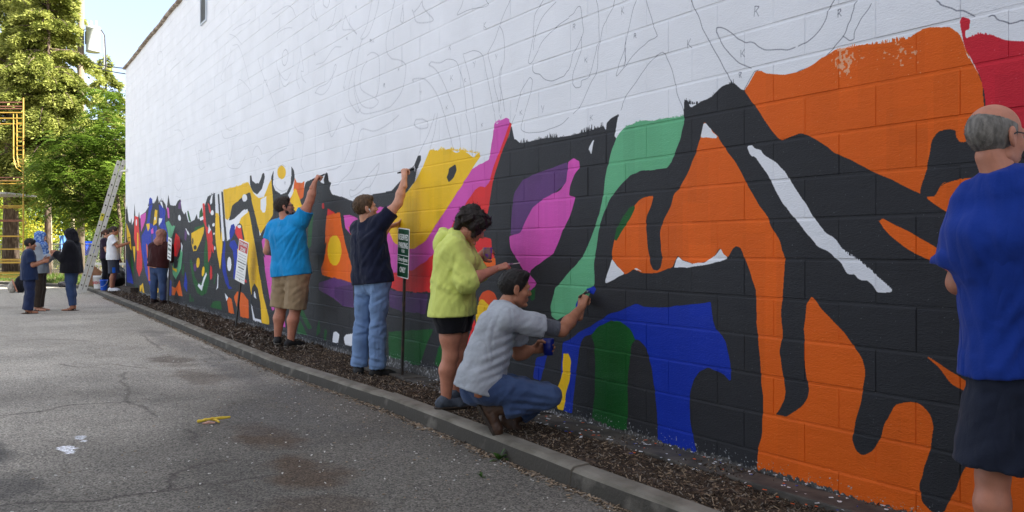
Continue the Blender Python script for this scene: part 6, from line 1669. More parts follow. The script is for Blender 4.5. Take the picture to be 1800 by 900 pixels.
paint_brush(P(1026, 517, .28), sv(.45, .75, .22), .15, .03, 'short brush loaded with blue paint in the crouching man\'s hand', (24, 56, 166), handle=(70, 50, 40))

# 5 man in royal blue at the right edge
P = dep(3.12)
J = dict(head=P(1752, 245, .0), neck=P(1766, 318, -.02), pelvis=P(1807, 640, .02), shL=P(1714, 366, .08), shR=P(1860, 362, -.06), elL=P(1686, 497, .14), wrL=P(1752, 520, .32), elR=P(1890, 500, .02), wrR=P(1860, 505, .24),
         hipL=P(1767, 655, .05), hipR=P(1838, 655, .0), knL=P(1745, 835, .06), knR=P(1846, 840, -.04), ankL=P(1743, 985, .06), ankR=P(1848, 990, -.04), toeL=P(1755, 1015, .22), toeR=P(1868, 1022, .12), ground=.1)
def specs(root, E): glasses(root, E)
person('balding man in royal blue tee and navy shorts seen from behind', J, 'ruddy', 'man', 'balding', H_GREY, 1.0, sv(.95, .30, -.02), hup=sv(-.06, 0, 1), top=dict(mat=M_ROYAL, folds=folds([(1800, 420, 1748, 560, 9), (1800, 500, 1738, 636, 10), (1800, 570, 1756, 652, 8), (1716, 420, 1738, 560, 8), (1708, 470, 1716, 620, 7), (1676, 400, 1700, 480, 8), (1652, 440, 1690, 486, 6), (1762, 350, 1790, 420, 6)], 3.1, .015), sleeve=.80, hem=.02, low=.04, loose=.010, flare=.034, ease=.022, wr=.014, wl=.15, seed=12, collar=True, vox=.008, st=(1.2, 1.2, .7)), bottom=dict(mat=cloth('shorts_navy', (30, 36, 52)), folds=folds([(1712, 680, 1706, 800, 9), (1740, 690, 1752, 810, 9), (1775, 680, 1770, 820, 8), (1726, 740, 1720, 826, 7)], 3.1, .016), to=.91, flare=.05, ease=.022, wr=.010, wl=.12, name='shorts', rise=.03, vox=.008), shoes=dict(mat=M_BSH, sole=M_BSOLE), hands=('cup', 'relaxed'), extra=specs, vox=.008, headscale=1.0, belly=.03, group=GP)

# 6 woman in maroon jumper and dusty-pink headscarf
P = dep(18.6)
J = dict(head=P(284.5, 414, 0), neck=P(283, 428, 0), pelvis=P(278.5, 468, 0), shL=P(268, 434, .05), shR=P(297, 434, -.06), elR=P(301, 455, -.03), wrR=P(314, 456.5, .16), elL=P(267, 456, .14), wrL=P(283, 452, .26),
         hipL=P(273, 471, .04), hipR=P(285.5, 471, -.04), knL=P(270.5, 502, .05), knR=P(286, 503, -.03), ankL=P(270, 527, .05), ankR=P(287, 529, -.04), toeL=P(275, 532, .16), toeR=P(295, 534, .05), ground=.14)
person('woman in maroon jumper, jeans and dusty pink headscarf painting the wall', J, 'fair', 'woman', 'hijab', cloth('scarf_pink', (164, 116, 102)), 1.06, sv(.5, .85, -.1), top=dict(mat=M_MAROON, sleeve=(1.2, 1.02), hem=.02, low=.02, loose=.02, flare=.022, ease=.02, vox=.013), bottom=dict(mat=M_JEAN, to=1.96, flare=.006, ease=.012, name='jeans', rise=.08, vox=.013), shoes=dict(mat=M_SUEDE, sole=M_DSOLE, kind='boot', high=.3, collar=.056), hands=('cup', 'grip'), vox=.013, group=GP)
paint_brush(P(319, 456, .22), sv(.9, .4, -.05), .2, .05, 'flat brush held out by the woman in maroon', (60, 60, 70), handle=(190, 180, 166))

# 7 dark-clothed person behind, 8 woman in white tee
def stander(label, Z0, x, ytop, yfoot, face, lat, skin, sex, hair, hm, top, bottom, shoes, arms, girth=1.0, ground=0.0, group=None, vox=.013, hands=('relaxed', 'relaxed'), extra=None, feet=(.6, .0), lean=0.0, hsc=1.0, stance=.09):
    """upright figure, x = pixel of its axis; face = facing (right, away); arms = joints relative to the shoulder axis in (right, away, up) metres"""
    s = 1550 / Z0; Hh = (yfoot - ytop) / s * 1.0
    b = np.array(at(x, yfoot, Z0)); f = unit(sv(face[0], face[1], 0)); l = -np.cross(f, V3(0, 0, 1)); z = V3(0, 0, 1.)
    k = Hh / 1.72
    q = lambda l_, f_, u_: b + l * l_ * k + f * f_ * k + z * u_ * k
    J = dict(head=q(0, .03 + lean, 1.60), neck=q(0, -.01 + lean * .8, 1.44), pelvis=q(0, 0, .93), shL=q(.175, -.01 + lean * .7, 1.385), shR=q(-.175, -.01 + lean * .7, 1.385), hipL=q(.085, 0, .88), hipR=q(-.085, 0, .88), knL=q(stance, .02, .48), knR=q(-stance, .02, .48), ankL=q(stance, -.03, .08), ankR=q(-stance, -.03, .08), ground=ground)
    for sd, sg in (('L', 1), ('R', -1)):
        fd = unit(f + l * .15 * sg); J['toe' + sd] = J['ank' + sd] + fd * .19 * k - z * .055 * k
        for nm, o in zip(('el', 'wr'), arms[0 if sd == 'L' else 1]): J[nm + sd] = J['sh' + sd] + (l * o[0] * sg + f * o[1] + z * o[2]) * k
    return person(label, J, skin, sex, hair, hm, girth, lat, top=top, bottom=bottom, shoes=shoes, hands=hands, vox=vox, group=group, extra=extra, headscale=hsc)
DN = ((.03, -.04, -.29), (.05, .10, -.52))
stander('person in dark purple top half hidden behind the woman in white', 24.9, 186, 404, 508, (1, .1), sv(.95, .2, -.1), 'fair', 'woman', 'tied', hairmat('hair_auburn', (70, 42, 30)), dict(mat=cloth('top_plum', (44, 32, 50)), sleeve=.6, hem=.05, low=.04, loose=.015, flare=.016, vox=.014), dict(mat=M_BLACK, to=1.95, flare=.01, name='trousers', vox=.014), dict(mat=M_BSH, sole=M_DSOLE), (DN, ((.02, .1, -.27), (0, .3, -.18))), ground=.1, vox=.015, group=GP)
stander('woman in white tee and charcoal shorts with blue flash painting at the far corner', 23.9, 199, 398, 512, (.95, .2), sv(.95, .2, -.1), 'tan', 'woman', 'tied', H_BROWN, dict(mat=M_WHITE, sleeve=.62, hem=.10, low=.1, loose=.022, flare=.03, ease=.018, vox=.013), dict(mat=M_CHAR, to=1.0, flare=.03, ease=.022, name='shorts', vox=.013), dict(mat=M_SNEAK, sole=M_SNEAK), (DN, ((.04, .17, -.20), (.02, .44, -.10))), 1.08, .1, GP, .012, ('relaxed', 'pinch'), extra=lambda root, E: pockets(root, 'side_flash', E['J']['hipR'] * .3 + E['J']['knR'] * .7, E['fwd'], E['up'], -E['left'], [(.045, -.04, .07, .15)], cloth('flash_blue', (26, 96, 200))))
paint_brush(np.array(at(229, 417, 23.8)), sv(.8, .4, .35), .2, .04, 'dark brush of the woman in white at the far corner', (60, 58, 56))

# 9 hoodie woman with phone, 10 woman in blue headscarf, 11 boy
PH = ((.0, .10, -.27), (-.06, .32, -.16))
def phone(root, E):
    for k, (dx, w) in enumerate(((-.02, .03), (.02, .034))): pockets(root, 'sleeve_print', np.array(at(116, 440, 18.4)), RG, V3(0, 0, 1.), -FW, [(dx, .0, w, .07)], M_WHITE, on=('hoodie',))
r9 = stander('woman in black hoodie and jeans looking down at a purple phone', 18.4, 126, 404, 547, (-.98, -.1), sv(-.93, .0, -.30), 'tan', 'woman', 'hood', M_BLACK, dict(mat=M_BLACK, sleeve=1.9, hem=.12, low=.12, loose=.035, flare=.022, ease=.03, name='hoodie', vox=.013), dict(mat=M_JEAN, to=1.9, flare=.0, ease=.012, name='jeans', vox=.013), dict(mat=M_SAND, sole=M_SAND, kind='sandal'), (PH, PH), 1.12, 0.0, GO, .013, ('pinch', 'pinch'), extra=phone, stance=.05)
c = np.array(at(106, 437, 18.35)); bm = bmesh.new(); box(bm, c, (.07, .012, .14), Matrix.Rotation(.6, 3, 'Y'), .004, 2)
o = put('phone', bm_mesh('phone', bm, mat('phone_purple', (92, 36, 110), 0.4, 0.05))); tag(o, 'purple phone in the hands of the woman in black hoodie', 'phone')
r10 = stander('woman in patterned blue headscarf and brown trousers listening', 18.3, 69, 408, 547, (.95, .15), sv(.95, .2, -.15), 'fair', 'woman', 'hijab', mat('scarf_blue', (66, 104, 170), 0.8, 0.1, 26, second=(140, 168, 205), mixlo=0.48, mixhi=0.6), dict(mat=cloth('top_grey', (150, 158, 166)), sleeve=1.85, hem=.10, low=.1, loose=.025, flare=.012, ease=.02, vox=.013), dict(mat=M_BROWNP, to=1.96, flare=.02, ease=.02, vox=.013), dict(mat=M_SAND, sole=M_SAND, kind='sandal'), (PH, PH), 1.02, 0.0, GO, .013, ('relaxed', 'relaxed'), extra=lambda root, E: (lambda S_: (S_.add(*sdf_mesh([cone(E['J']['neck'] + E['fwd'] * .09, E['J']['neck'] + E['fwd'] * .15 - E['up'] * .30, .075, .06), cone(E['J']['neck'] + E['fwd'] * .09 + E['left'] * .05, E['J']['neck'] + E['fwd'] * .14 + E['left'] * .07 - E['up'] * .26, .06, .05), cone(E['J']['neck'] + E['fwd'] * .09 - E['left'] * .07, E['J']['neck'] + E['fwd'] * .15 - E['left'] * .08 - E['up'] * .36, .06, .055)], .012, .03, wrinkles(6, .012, .08))), S_.build('scarf_drape', [MATS['scarf_blue']], root)))(Shells()))
r11 = stander('boy in navy tee and dark jeans with bent arm beside the blue headscarf', 17.55, 51, 421, 551, (.75, .55), sv(.85, .45, -.05), 'tan', 'man', 'boy', H_BLACK, dict(mat=cloth('tee_navy_faded', (28, 42, 72)), sleeve=.75, hem=.13, low=.12, loose=.02, flare=.02, ease=.018, vox=.013), dict(mat=M_JEAND, to=1.99, flare=.03, ease=.02, name='jeans', vox=.013), dict(mat=M_SAND, sole=M_SAND, kind='sandal'), (PH, ((.05, .06, -.26), (.0, .28, -.19))), .98, 0.0, GO, .013, ('relaxed', 'cup'), hsc=.95)
# ================================================================ signs, ladder, scaffold, buckets and other things
M_POST = mat('post_steel', (44, 40, 36), 0.6, 0.3, 12, 0.002, 40, second=(74, 58, 44), mixlo=0.5, mixhi=0.7)
M_SGREEN = mat('sign_green', (16, 66, 42), 0.4, 0.06); M_SWHITE = mat('sign_white', (226, 228, 226), 0.45, 0.04); M_SRED = mat('sign_red', (186, 34, 40), 0.45, 0.05); M_SBLACK = mat('sign_black', (26, 26, 28), 0.5, 0.05)
M_BOLT = mat('bolt_steel', (60, 62, 60), 0.5, 0.2, metal=0.6)

def rounded(bm, w, h, r, y, z0=0.0, inner=None):
    pts = []
    for cx, cz, a0 in ((w / 2 - r, h / 2 - r, 0), (-w / 2 + r, h / 2 - r, 90), (-w / 2 + r, -h / 2 + r, 180), (w / 2 - r, -h / 2 + r, 270)):
        for k in range(5):
            a = R(a0 + k * 22.5); pts.append((cx + r * math.cos(a), y, z0 + cz + r * math.sin(a)))
    return pts

def plate_mesh(name, w, h, t, m, r=.02, y=0.0, z0=0.0):
    bm = bmesh.new()
    A = [bm.verts.new(p) for p in rounded(bm, w, h, r, y, z0)]; B = [bm.verts.new((p[0], p[1] + t, p[2])) for p in rounded(bm, w, h, r, y, z0)]
    bm.faces.new(A); bm.faces.new(B[::-1])
    for k in range(len(A)): bm.faces.new((A[k], B[k], B[(k + 1) % len(A)], A[(k + 1) % len(A)]))
    return bm_mesh(name, bm, m)

def text_mesh(txt, size, y, z, m, width=None, x=0.0, bold=0.0, ext=.0006):
    cu = bpy.data.curves.new('lettering', 'FONT'); cu.body = txt; cu.size = size; cu.align_x = 'CENTER'; cu.align_y = 'CENTER'; cu.extrude = ext; cu.offset = bold; cu.resolution_u = 3
    o = bpy.data.objects.new('lettering', cu); COL.objects.link(o)
    bpy.context.view_layer.update()
    me = bpy.data.meshes.new_from_object(o.evaluated_get(bpy.context.evaluated_depsgraph_get()))
    bpy.data.objects.remove(o); bpy.data.curves.remove(cu)
    co = np.empty(len(me.vertices) * 3, np.float32); me.vertices.foreach_get('co', co); co = co.reshape(-1, 3)
    if width: co[:, 0] *= width / max(1e-5, np.ptp(co[:, 0]))
    co = np.stack([co[:, 0] + x, y - co[:, 2], co[:, 1] + z], 1)
    me.vertices.foreach_set('co', co.astype(np.float32).ravel()); me.update()
    me.materials.clear(); me.materials.append(m)
    return me

def sign(base, top_z, yaw, lean, label, w, h, face, border, build, group='signs on posts along the wall', post_to=None):
    """post with plate; local -y is the reading side; lean about the local y axis"""
    root = empty('parking_sign', base, label, 'sign', group)
    root.rotation_euler = (0, lean, yaw)
    H_ = top_z - base[2]
    bm = bmesh.new()                                   # U-channel post
    L_ = H_ - .02 + .15
    zc = -.15 + L_ / 2
    box(bm, (0, .012, zc), (.032, .004, L_)); box(bm, (-.021, .022, zc), (.014, .004, L_)); box(bm, (.021, .022, zc), (.014, .004, L_))
    box(bm, (-.0145, .017, zc), (.003, .0065, L_)); box(bm, (.0145, .017, zc), (.003, .0065, L_))
    put('post', bm_mesh('post', bm, M_POST), root, False)
    zc = H_ - h / 2
    if border is not None:
        pl = put('plate', plate_mesh('plate', w, h, .003, border, .02, 0, zc), root, False)
        put('face', plate_mesh('face', w - .018, h - .018, .001, face, .014, -.0015, zc), pl, False)
    else: pl = put('plate', plate_mesh('plate', w, h, .003, face, .006, 0, zc), root, False)
    for z in (H_ - .035, H_ - h + .035):
        bm = bmesh.new(); lathe(bm, (0, -.001, z), [(.008, 0), (.007, .004), (.001, .0045)], 10, Vector((0, -1, 0))); put('bolt', bm_mesh('bolt', bm, M_BOLT), pl, False)
    build(pl, H_, w, h)
    return root
def T(pl, *a, **k): put('lettering', text_mesh(*a, **k), pl, False)

def build_reserved(pl, H_, w, h):
    y = -.002
    T(pl, 'RESERVED', .075, y, H_ - .085, M_SWHITE, w * .86, bold=.001)
    T(pl, 'PARKING', .075, y, H_ - .16, M_SWHITE, w * .80, bold=.001)
    T(pl, 'FOR', .042, y, H_ - .212, M_SWHITE, w * .26)
    for z in (H_ - .25, H_ - .325):
        bm = bmesh.new(); box(bm, (0, y - .0002, z), (w - .03, .001, .005)); put('rule', bm_mesh('rule', bm, M_SWHITE), pl, False)
    T(pl, 'EdwardJones', .058, y, H_ - .288, M_SWHITE, w * .84)
    T(pl, 'ONLY', .07, y, H_ - .385, M_SWHITE, w * .50, bold=.001)
b = at(703, 660, 8.17)
sign((b.x, b.y, .07), 1.475, R(-3), R(4.0), 'green reserved parking sign on a post between the man in navy and woman in lime', .285, .457, M_SGREEN, M_SWHITE, build_reserved)

def build_tow(pl, H_, w, h):
    y = -.002
    put('red_panel', plate_mesh('red_panel', w - .03, .155, .001, M_SRED, .006, -.0012, H_ - .095), pl, False)
    T(pl, 'TOW AWAY', .07, y - .0006, H_ - .062, M_SWHITE, w * .80, bold=.0015)
    T(pl, 'ZONE', .075, y - .0006, H_ - .138, M_SWHITE, w * .52, bold=.0015)
    z = H_ - .215
    for k, (s, wd, bd) in enumerate(((.022, .82, 0), (.022, .80, 0), (.022, .74, 0), (.03, .86, .001), (.02, .72, 0), (.032, .56, .001), (.022, .44, 0), (.022, .78, 0), (.022, .74, 0), (.022, .82, 0))):
        # the small print is unreadable in the photograph: it is kept as ruled dashes
        bm = bmesh.new(); x = -wd * w / 2; r = random.Random(k)
        while x < wd * w / 2 - .01:
            l_ = r.uniform(.015, .045); box(bm, (min(x + l_ / 2, wd * w / 2 - .005), y - .0003, z), (l_ - .006, .0008, s * (.5 if bd else .32))); x += l_
        put('small_print', bm_mesh('small_print', bm, M_SBLACK if bd else mat('print_grey', (128, 130, 134), 0.5, 0.05)), pl, False); z -= .0405
b = at(412, 573, 13.25)
sign((b.x, b.y, .10), 1.44, R(13), R(13), 'leaning white and red tow away zone sign left of the man in turquoise', .30, .63, M_SWHITE, None, build_tow)

def build_small(pl, H_, w, h):
    y = -.002
    for z, hh, m in ((H_ - .06, .05, M_SBLACK), (H_ - .15, .045, M_SBLACK), (H_ - .24, .07, M_SGREEN), (H_ - .33, .03, M_SBLACK), (H_ - .40, .04, M_SBLACK)):
        bm = bmesh.new(); r = random.Random(int(z * 99)); x = -w * .38
        while x < w * .36:
            l_ = r.uniform(.03, .08); box(bm, (x + l_ / 2, y, z), (l_ - .012, .001, hh * .7)); x += l_
        put('print', bm_mesh('print', bm, M_SGREEN if m is M_SGREEN else mat('print_dark_grey', (84, 88, 92), 0.5, 0.05)), pl, False)
b = at(294, 536, 18.2)
sign((b.x, b.y, .10), 1.53, R(3), R(9), 'small white and green sign on a post beside the woman in maroon', .30, .457, M_SWHITE, None, build_small)

# ---- extension ladder against the far corner
M_ALU = mat('ladder_aluminium', (204, 202, 194), 0.5, 0.08, 14); M_HOLE = mat('rung_end', (30, 30, 32), 0.8, 0.1); M_YLAB = mat('label_yellow', (206, 196, 60), 0.6, 0.1)
b0, t0 = np.array(at(143, 516, 25.3)), np.array(at(214.5, 280, 24.75))
ld = unit(t0 - b0); wd = unit(np.array((b0[0] - CAM.x, b0[1] - CAM.y, 0))); sdn = unit(np.cross(wd, ld))
if sdn @ RG < 0: sdn = -sdn
lad = empty('extension_ladder', b0, 'tall aluminium extension ladder leaning up to the far corner of the white wall', 'ladder', 'ladders')
LL = np.linalg.norm(t0 - b0)
M3 = Matrix((sdn, wd, ld)).transposed()
for sec, off, L0, L1 in (('base', -.062, 0, LL * .985), ('fly', .062, .05, LL)):
    for far in (0, 1):
        bm = bmesh.new()
        c = b0 + ld * (L0 + L1) / 2 + sdn * off + wd * .42 * far
        box(bm, c, (.104, .006, L1 - L0), M3)
        for s in (-1, 1): box(bm, c + sdn * s * .049 + wd * .014 * (1 - 2 * far), (.006, .028, L1 - L0), M3)
        put('rail', bm_mesh('rail', bm, M_ALU), lad)
    k = .25
    while k < LL - .1:
        bm = bmesh.new(); p = b0 + ld * k + sdn * off; tube(bm, [p, p + wd * .42], .017, 8); ru = put('rung', bm_mesh('rung', bm, M_ALU), lad)
        bm = bmesh.new(); tube(bm, [p - wd * .012, p - wd * .002], .021, 8); put('rung_end', bm_mesh('rung_end', bm, M_HOLE), ru)
        k += .305
bm = bmesh.new(); box(bm, b0 + ld * LL * .57 - sdn * .062 - wd * .0045, (.09, .002, .22), M3); put('label', bm_mesh('label', bm, M_YLAB), lad)
bm = bmesh.new(); p = b0 + ld * (LL - .34) + sdn * .062; q = np.array((WX0 + .30, -.015, p[2] - .02)); tube(bm, [p, p * .4 + q * .6, q], .022, 8); tube(bm, [q, q + np.array((.16, 0, 0))], .035, 10)
put('stand_off', bm_mesh('stand_off', bm, M_SWHITE), lad)

# ---- second ladder lying on its side behind the woman in white
l0 = np.array(at(166, 488, 26.6)); lad2 = empty('ladder', l0, 'old grey ladder lying on its long edge behind the woman in white', 'ladder', 'ladders')
dd = unit(sv(.85, -.5, 0))
for z in (0, .42):
    bm = bmesh.new(); box(bm, l0 + dd * .9 + V3(0, 0, z), (1.8, .03, .07), Matrix((dd, np.cross(V3(0, 0, 1.), dd), V3(0, 0, 1.))).transposed(), .004); put('rail', bm_mesh('rail', bm, M_ALU), lad2)
bm = bmesh.new(); tube(bm, [V3(0, 0, 0), V3(0, 0, .42)], .016, 8); mr = bm_mesh('rung', bm, M_ALU)
for k in range(12):
    o = put('rung', mr, lad2, False); o.location = dd * (.06 + k * .152)

# ---- buckets, cardboard, timber, backpack
def bucket(p, r0, r1, h, m, label, band=None):
    root = empty('bucket', p, label, 'bucket', 'buckets beside the ladder')
    bm = bmesh.new(); lathe(bm, p, [(r0, 0), (r1, h * .86), (r1 + .012, h * .87), (r1 + .012, h * .90), (r1 + .004, h * .91), (r1 + .006, h), (r1 - .006, h), (r0 - .01, .02), (.001, .02)], 24, closed=False)
    put('tub', bm_mesh('tub', bm, m, True), root)
    bm = bmesh.new(); tube(bm, [np.array(p) + V3(*(RG * (r1 + .01) * math.cos(a))) + V3(0, 0, h * .88 - .16 * math.sin(a)) - FW * (r1 + .02) * math.sin(a) for a in np.linspace(0, math.pi, 13)], .004, 6)
    put('bail', bm_mesh('bail', bm, M_ALU), root)
    if band: band(root)
    return root
pb = at(173.5, 507, 25.4)
def logo(root):
    # red painted letters round the tub, partly worn
    p = np.array(pb); r = random.Random(2); bm = bmesh.new()
    for k, a in enumerate(np.linspace(-1.0, .9, 7)):
        c = p + (RG * math.sin(a) - FW * math.cos(a)) * .1495 + V3(0, 0, .17); t_ = RG * math.cos(a) + FW * math.sin(a)
        M_ = Matrix((t_, -(RG * math.sin(a) - FW * math.cos(a)), V3(0, 0, 1.))).transposed()
        box(bm, c, (.03, .004, .085 if k % 2 else .055), M_); 
    put('red_print', bm_mesh('red_print', bm, M_SRED), root)
bucket(tuple(pb), .125, .148, .37, mat('bucket_white', (222, 222, 220), 0.45, 0.04), 'white plastic bucket with red print standing beside the ladder foot', logo)
pb2 = at(182.5, 510, 24.75)
bucket(tuple(pb2), .085, .10, .30, mat('bucket_blue', (24, 84, 190), 0.4, 0.08), 'smaller bright blue bucket in front of the white one')
M_CARD = mat('cardboard', (138, 100, 74), 0.9, 0.15, 10)
c0 = np.array(at(163, 490, 26.0)); bm = bmesh.new()
vs = [np.array(at(148, 500, 25.9)), np.array(at(166, 503, 25.9)), np.array(at(179, 478, 26.1)), np.array(at(163, 466, 26.1)), np.array(at(155, 474, 26.0))]
A = [bm.verts.new(v) for v in vs]; B = [bm.verts.new(v + FW * .04) for v in vs]; bm.faces.new(A); bm.faces.new(B[::-1])
for k in range(5): bm.faces.new((A[k], B[k], B[(k + 1) % 5], A[(k + 1) % 5]))
tag(put('cardboard_sheet', bm_mesh('cardboard_sheet', bm, M_CARD)), 'brown cardboard sheet propped up behind the white bucket', 'cardboard')
M_TIMB = mat('old_timber', (74, 66, 58), 0.95, 0.35, 6, 0.006, 30, stretch=(1, 6, 6), second=(48, 42, 38))
bm = bmesh.new(); box(bm, (0, 0, 0), (1.15, .2, .18), None, .015, 2)
for v in bm.verts: v.co.z += .008 * math.sin(v.co.x * 9) ; v.co.y += .006 * math.sin(v.co.x * 13)
o = put('timber', bm_mesh('timber', bm, M_TIMB)); q = at(228, 507, 23.0); o.location = (q.x, min(q.y, -.14), .21); o.rotation_euler = (0, 0, R(4)); tag(o, 'short old timber beam lying at the foot of the far wall corner', 'beam')
# dark rubbish sack
q = np.array(at(207, 488, 25.6)); V, F = sdf_mesh([elli(q, (.26, .26, .26)), elli(q + V3(-.1, .05, .16), (.15, .15, .15))], .02, .1, wrinkles(3, .03, .16))
S_ = Shells(); S_.add(V, F); tag(S_.build('rubbish_sack', [mat('sack_black', (20, 20, 22), 0.35, 0.1)], None), 'black rubbish sack slumped behind the woman in white', 'sack')
# backpack on the lot
q = np.array(at(31, 513, 26.0)); q[2] = 0.0
bp_ = empty('backpack', q, 'black and off-white backpack dropped on the asphalt behind the boy', 'backpack')
V, F = sdf_mesh([elli(q + RG * .08 + V3(0, 0, .22), (.2, .17, .24)), elli(q + RG * .12 + V3(0, 0, .38), (.12, .12, .12))], .016, .06, wrinkles(2, .012, .12), [(q, V3(0, 0, -1))]); S_ = Shells(); S_.add(V, F); S_.build('body', [M_BLACK], bp_)
V, F = sdf_mesh([elli(q - RG * .15 + V3(0, 0, .15), (.13, .13, .16)), elli(q - RG * .12 - FW * .05 + V3(0, 0, .27), (.07, .07, .08))], .014, .05, wrinkles(8, .014, .09), [(q, V3(0, 0, -1))]); S_ = Shells(); S_.add(V, F); S_.build('front_pocket', [cloth('canvas_offwhite', (176, 170, 158))], bp_)
bm = bmesh.new(); tube(bm, [q - RG * .05 - FW * .2 + V3(0, 0, .40), q + RG * .04 - FW * .24 + V3(0, 0, .22), q + RG * .10 - FW * .21 + V3(0, 0, .04)], .022, 8); put('strap', bm_mesh('strap', bm, cloth('strap_tan', (170, 120, 96))), bp_)
q = np.array(at(110, 500, 29.5)); V, F = sdf_mesh([elli(q, (.2, .14, .10)), elli(q + RG * .12, (.13, .12, .08))], .016, .06, wrinkles(3, .015, .1)); S_ = Shells(); S_.add(V, F)
tag(S_.build('duffel_bag', [M_BLACK], None), 'small black bag lying by the kerb at the end of the lot', 'bag')

# ---- banana skin on the asphalt
q = np.array(at(375, 743, 6.5)); q[2] = .012
pl = empty('banana_skin', q, 'yellow banana skin lying on the grey asphalt', 'banana skin')
M_BAN = mat('banana_yellow', (214, 186, 58), 0.6, 0.15, 30, second=(186, 140, 50), mixlo=0.5, mixhi=0.7); M_BIN = mat('banana_inside', (196, 150, 132), 0.7, 0.15)
for k, (pts, m, nm) in enumerate((([(-.105, -.012, .002), (-.06, -.006, .010), (-.01, .004, .016), (.03, .03, .014), (.085, .062, .010)], M_BAN, 'peel_strip'), ([(.0, .005, .012), (.03, -.012, .010), (.055, -.028, .004)], M_BAN, 'peel_strip'), ([(-.045, -.05, .0), (-.01, -.05, .006), (.03, -.045, .002)], M_BIN, 'peel_inside'))):
    pr = [cone(q + RG * a[0] + FW * a[1] * 1.6 + V3(0, 0, a[2]), q + RG * c[0] + FW * c[1] * 1.6 + V3(0, 0, c[2]), .011 if k == 0 else .009, .010 if k == 0 else .007) for a, c in zip(pts, pts[1:])]
    V, F = sdf_mesh(pr, .004, .01, wrinkles(k, .003, .03)); S_ = Shells(); S_.add(V, F); S_.build(nm, [m], pl)

# ---- weeds in the gutter
M_WEED = mat('weed_leaf', (64, 96, 38), 0.6, 0.25, 30, trans=0.3)
def weed(px, py, Z, s, n, label, seed):
    q = np.array(at(px, py, Z)); q[2] = 0.0; r = random.Random(seed); bm = bmesh.new()
    for k in range(n):
        a = r.uniform(0, 6.28); e = r.uniform(.2, 1.2); L = s * r.uniform(.6, 1.2); w = L * r.uniform(.18, .3)
        d = V3(math.cos(a) * math.cos(e), math.sin(a) * math.cos(e), math.sin(e)); sd_ = unit(np.cross(d, V3(0, 0, 1.)))
        pts = [q, q + d * L * .4 + sd_ * w * .5, q + d * L * .75 + sd_ * w * .42 - V3(0, 0, L * .08), q + d * L - V3(0, 0, L * .25), q + d * L * .75 - sd_ * w * .42 - V3(0, 0, L * .08), q + d * L * .4 - sd_ * w * .5]
        vv = [bm.verts.new(p) for p in pts]; bm.faces.new(vv[:3] + vv[4:]); bm.faces.new((vv[2], vv[3], vv[4]))
    o = put('weed', bm_mesh('weed', bm, M_WEED)); tag(o, label, 'weed', 'weeds in the gutter')
weed(877, 806, 5.35, .09, 16, 'leafy green weed growing from the gutter beside the crouching man\'s kerb', 1)
weed(846, 838, 4.95, .045, 9, 'tiny green weed out on the asphalt left of the kerb', 2)
weed(603, 682, 8.0, .07, 7, 'pale dry weed standing against the kerb near the man in navy', 3)
weed(664, 706, 7.25, .05, 10, 'low green weed in the gutter below the kerb step', 4)
weed(540, 660, 8.95, .06, 10, 'small green tuft in the gutter below the man in turquoise', 5)
weed(365, 597, 12.3, .08, 10, 'green tuft in the gutter below the tow away sign', 6)

# ---- yellow scaffold tower
M_SCAF = mat('scaffold_yellow', (178, 144, 56), 0.5, 0.25, 8, second=(150, 84, 48), mixlo=0.62, mixhi=0.72); M_RUST = mat('scaffold_rust', (128, 84, 68), 0.7, 0.3, 8); M_PLANK = mat('scaffold_deck', (150, 150, 148), 0.6, 0.15, 6, metal=0.3)
sc = empty('scaffold_tower', at(41, 500, 30.0), 'tall yellow scaffold tower with a metal deck at the left edge', 'scaffold')
sf = 1550 / 30.0
zat = lambda y: 1.28 + (438 - y) / sf
xr = np.array(at(41, 438, 30.0)); xr[2] = 0; across = -RG
pd = np.array(unit(V3(xr[0] - CAM.x, xr[1] - CAM.y, 0))) * 1.6
def bar(a, b, r, m, nm): 
    bm = bmesh.new(); tube(bm, [a, b], r, 8); put(nm, bm_mesh(nm, bm, m), sc)
for dz in (0, 1):
    o_ = xr + pd * dz
    for wx in (0, 1.52):
        z_ = [0.02, zat(318), zat(172)]
        for k in range(2): bar(o_ + across * wx + V3(0, 0, z_[k] + .006), o_ + across * wx + V3(0, 0, z_[k + 1]), .024, M_SCAF, 'upright')
    for y, m in ((487, M_SCAF), (481, M_SCAF), (462, M_SCAF), (457, M_SCAF), (438, M_SCAF), (415, M_SCAF), (387, M_RUST), (362, M_SCAF), (318, M_SCAF), (312, M_RUST), (208, M_SCAF), (198, M_SCAF), (187, M_RUST), (180, M_RUST)):
        z = zat(y) + (.006 if dz else 0)
        bar(o_ + V3(0, 0, z) + across * .024, o_ + across * 1.496 + V3(0, 0, z), .019, m, 'rung')
    # inner walk-through frame with rounded feet
    for x_ in (.22, .34):
        bm = bmesh.new(); tube(bm, [o_ + across * x_ + V3(0, 0, zat(200)), o_ + across * x_ + V3(0, 0, zat(272 + 40 * (x_ - .22))), o_ + across * (x_ * .72) + V3(0, 0, zat(284 + 40 * (x_ - .22))), o_ + across * .03 + V3(0, 0, zat(289 + 60 * (x_ - .22)))], .014, 8); put('inner_frame', bm_mesh('inner_frame', bm, M_SCAF), sc)
    for k in range(5): bar(o_ + across * .03 + V3(0, 0, zat(216 + 16 * k)), o_ + across * .21 + V3(0, 0, zat(216 + 16 * k)), .014, M_SCAF, 'step')
for wx in (0, 1.52):
    for (za, zb) in ((zat(470), zat(330)), (zat(300), zat(190))):
        bar(xr + across * wx + V3(0, 0, za), xr + pd + across * wx + V3(0, 0, zb), .012, M_RUST, 'brace'); bar(xr + across * (wx + .01) + V3(0, 0, zb), xr + pd + across * (wx + .01) + V3(0, 0, za), .012, M_RUST, 'brace')
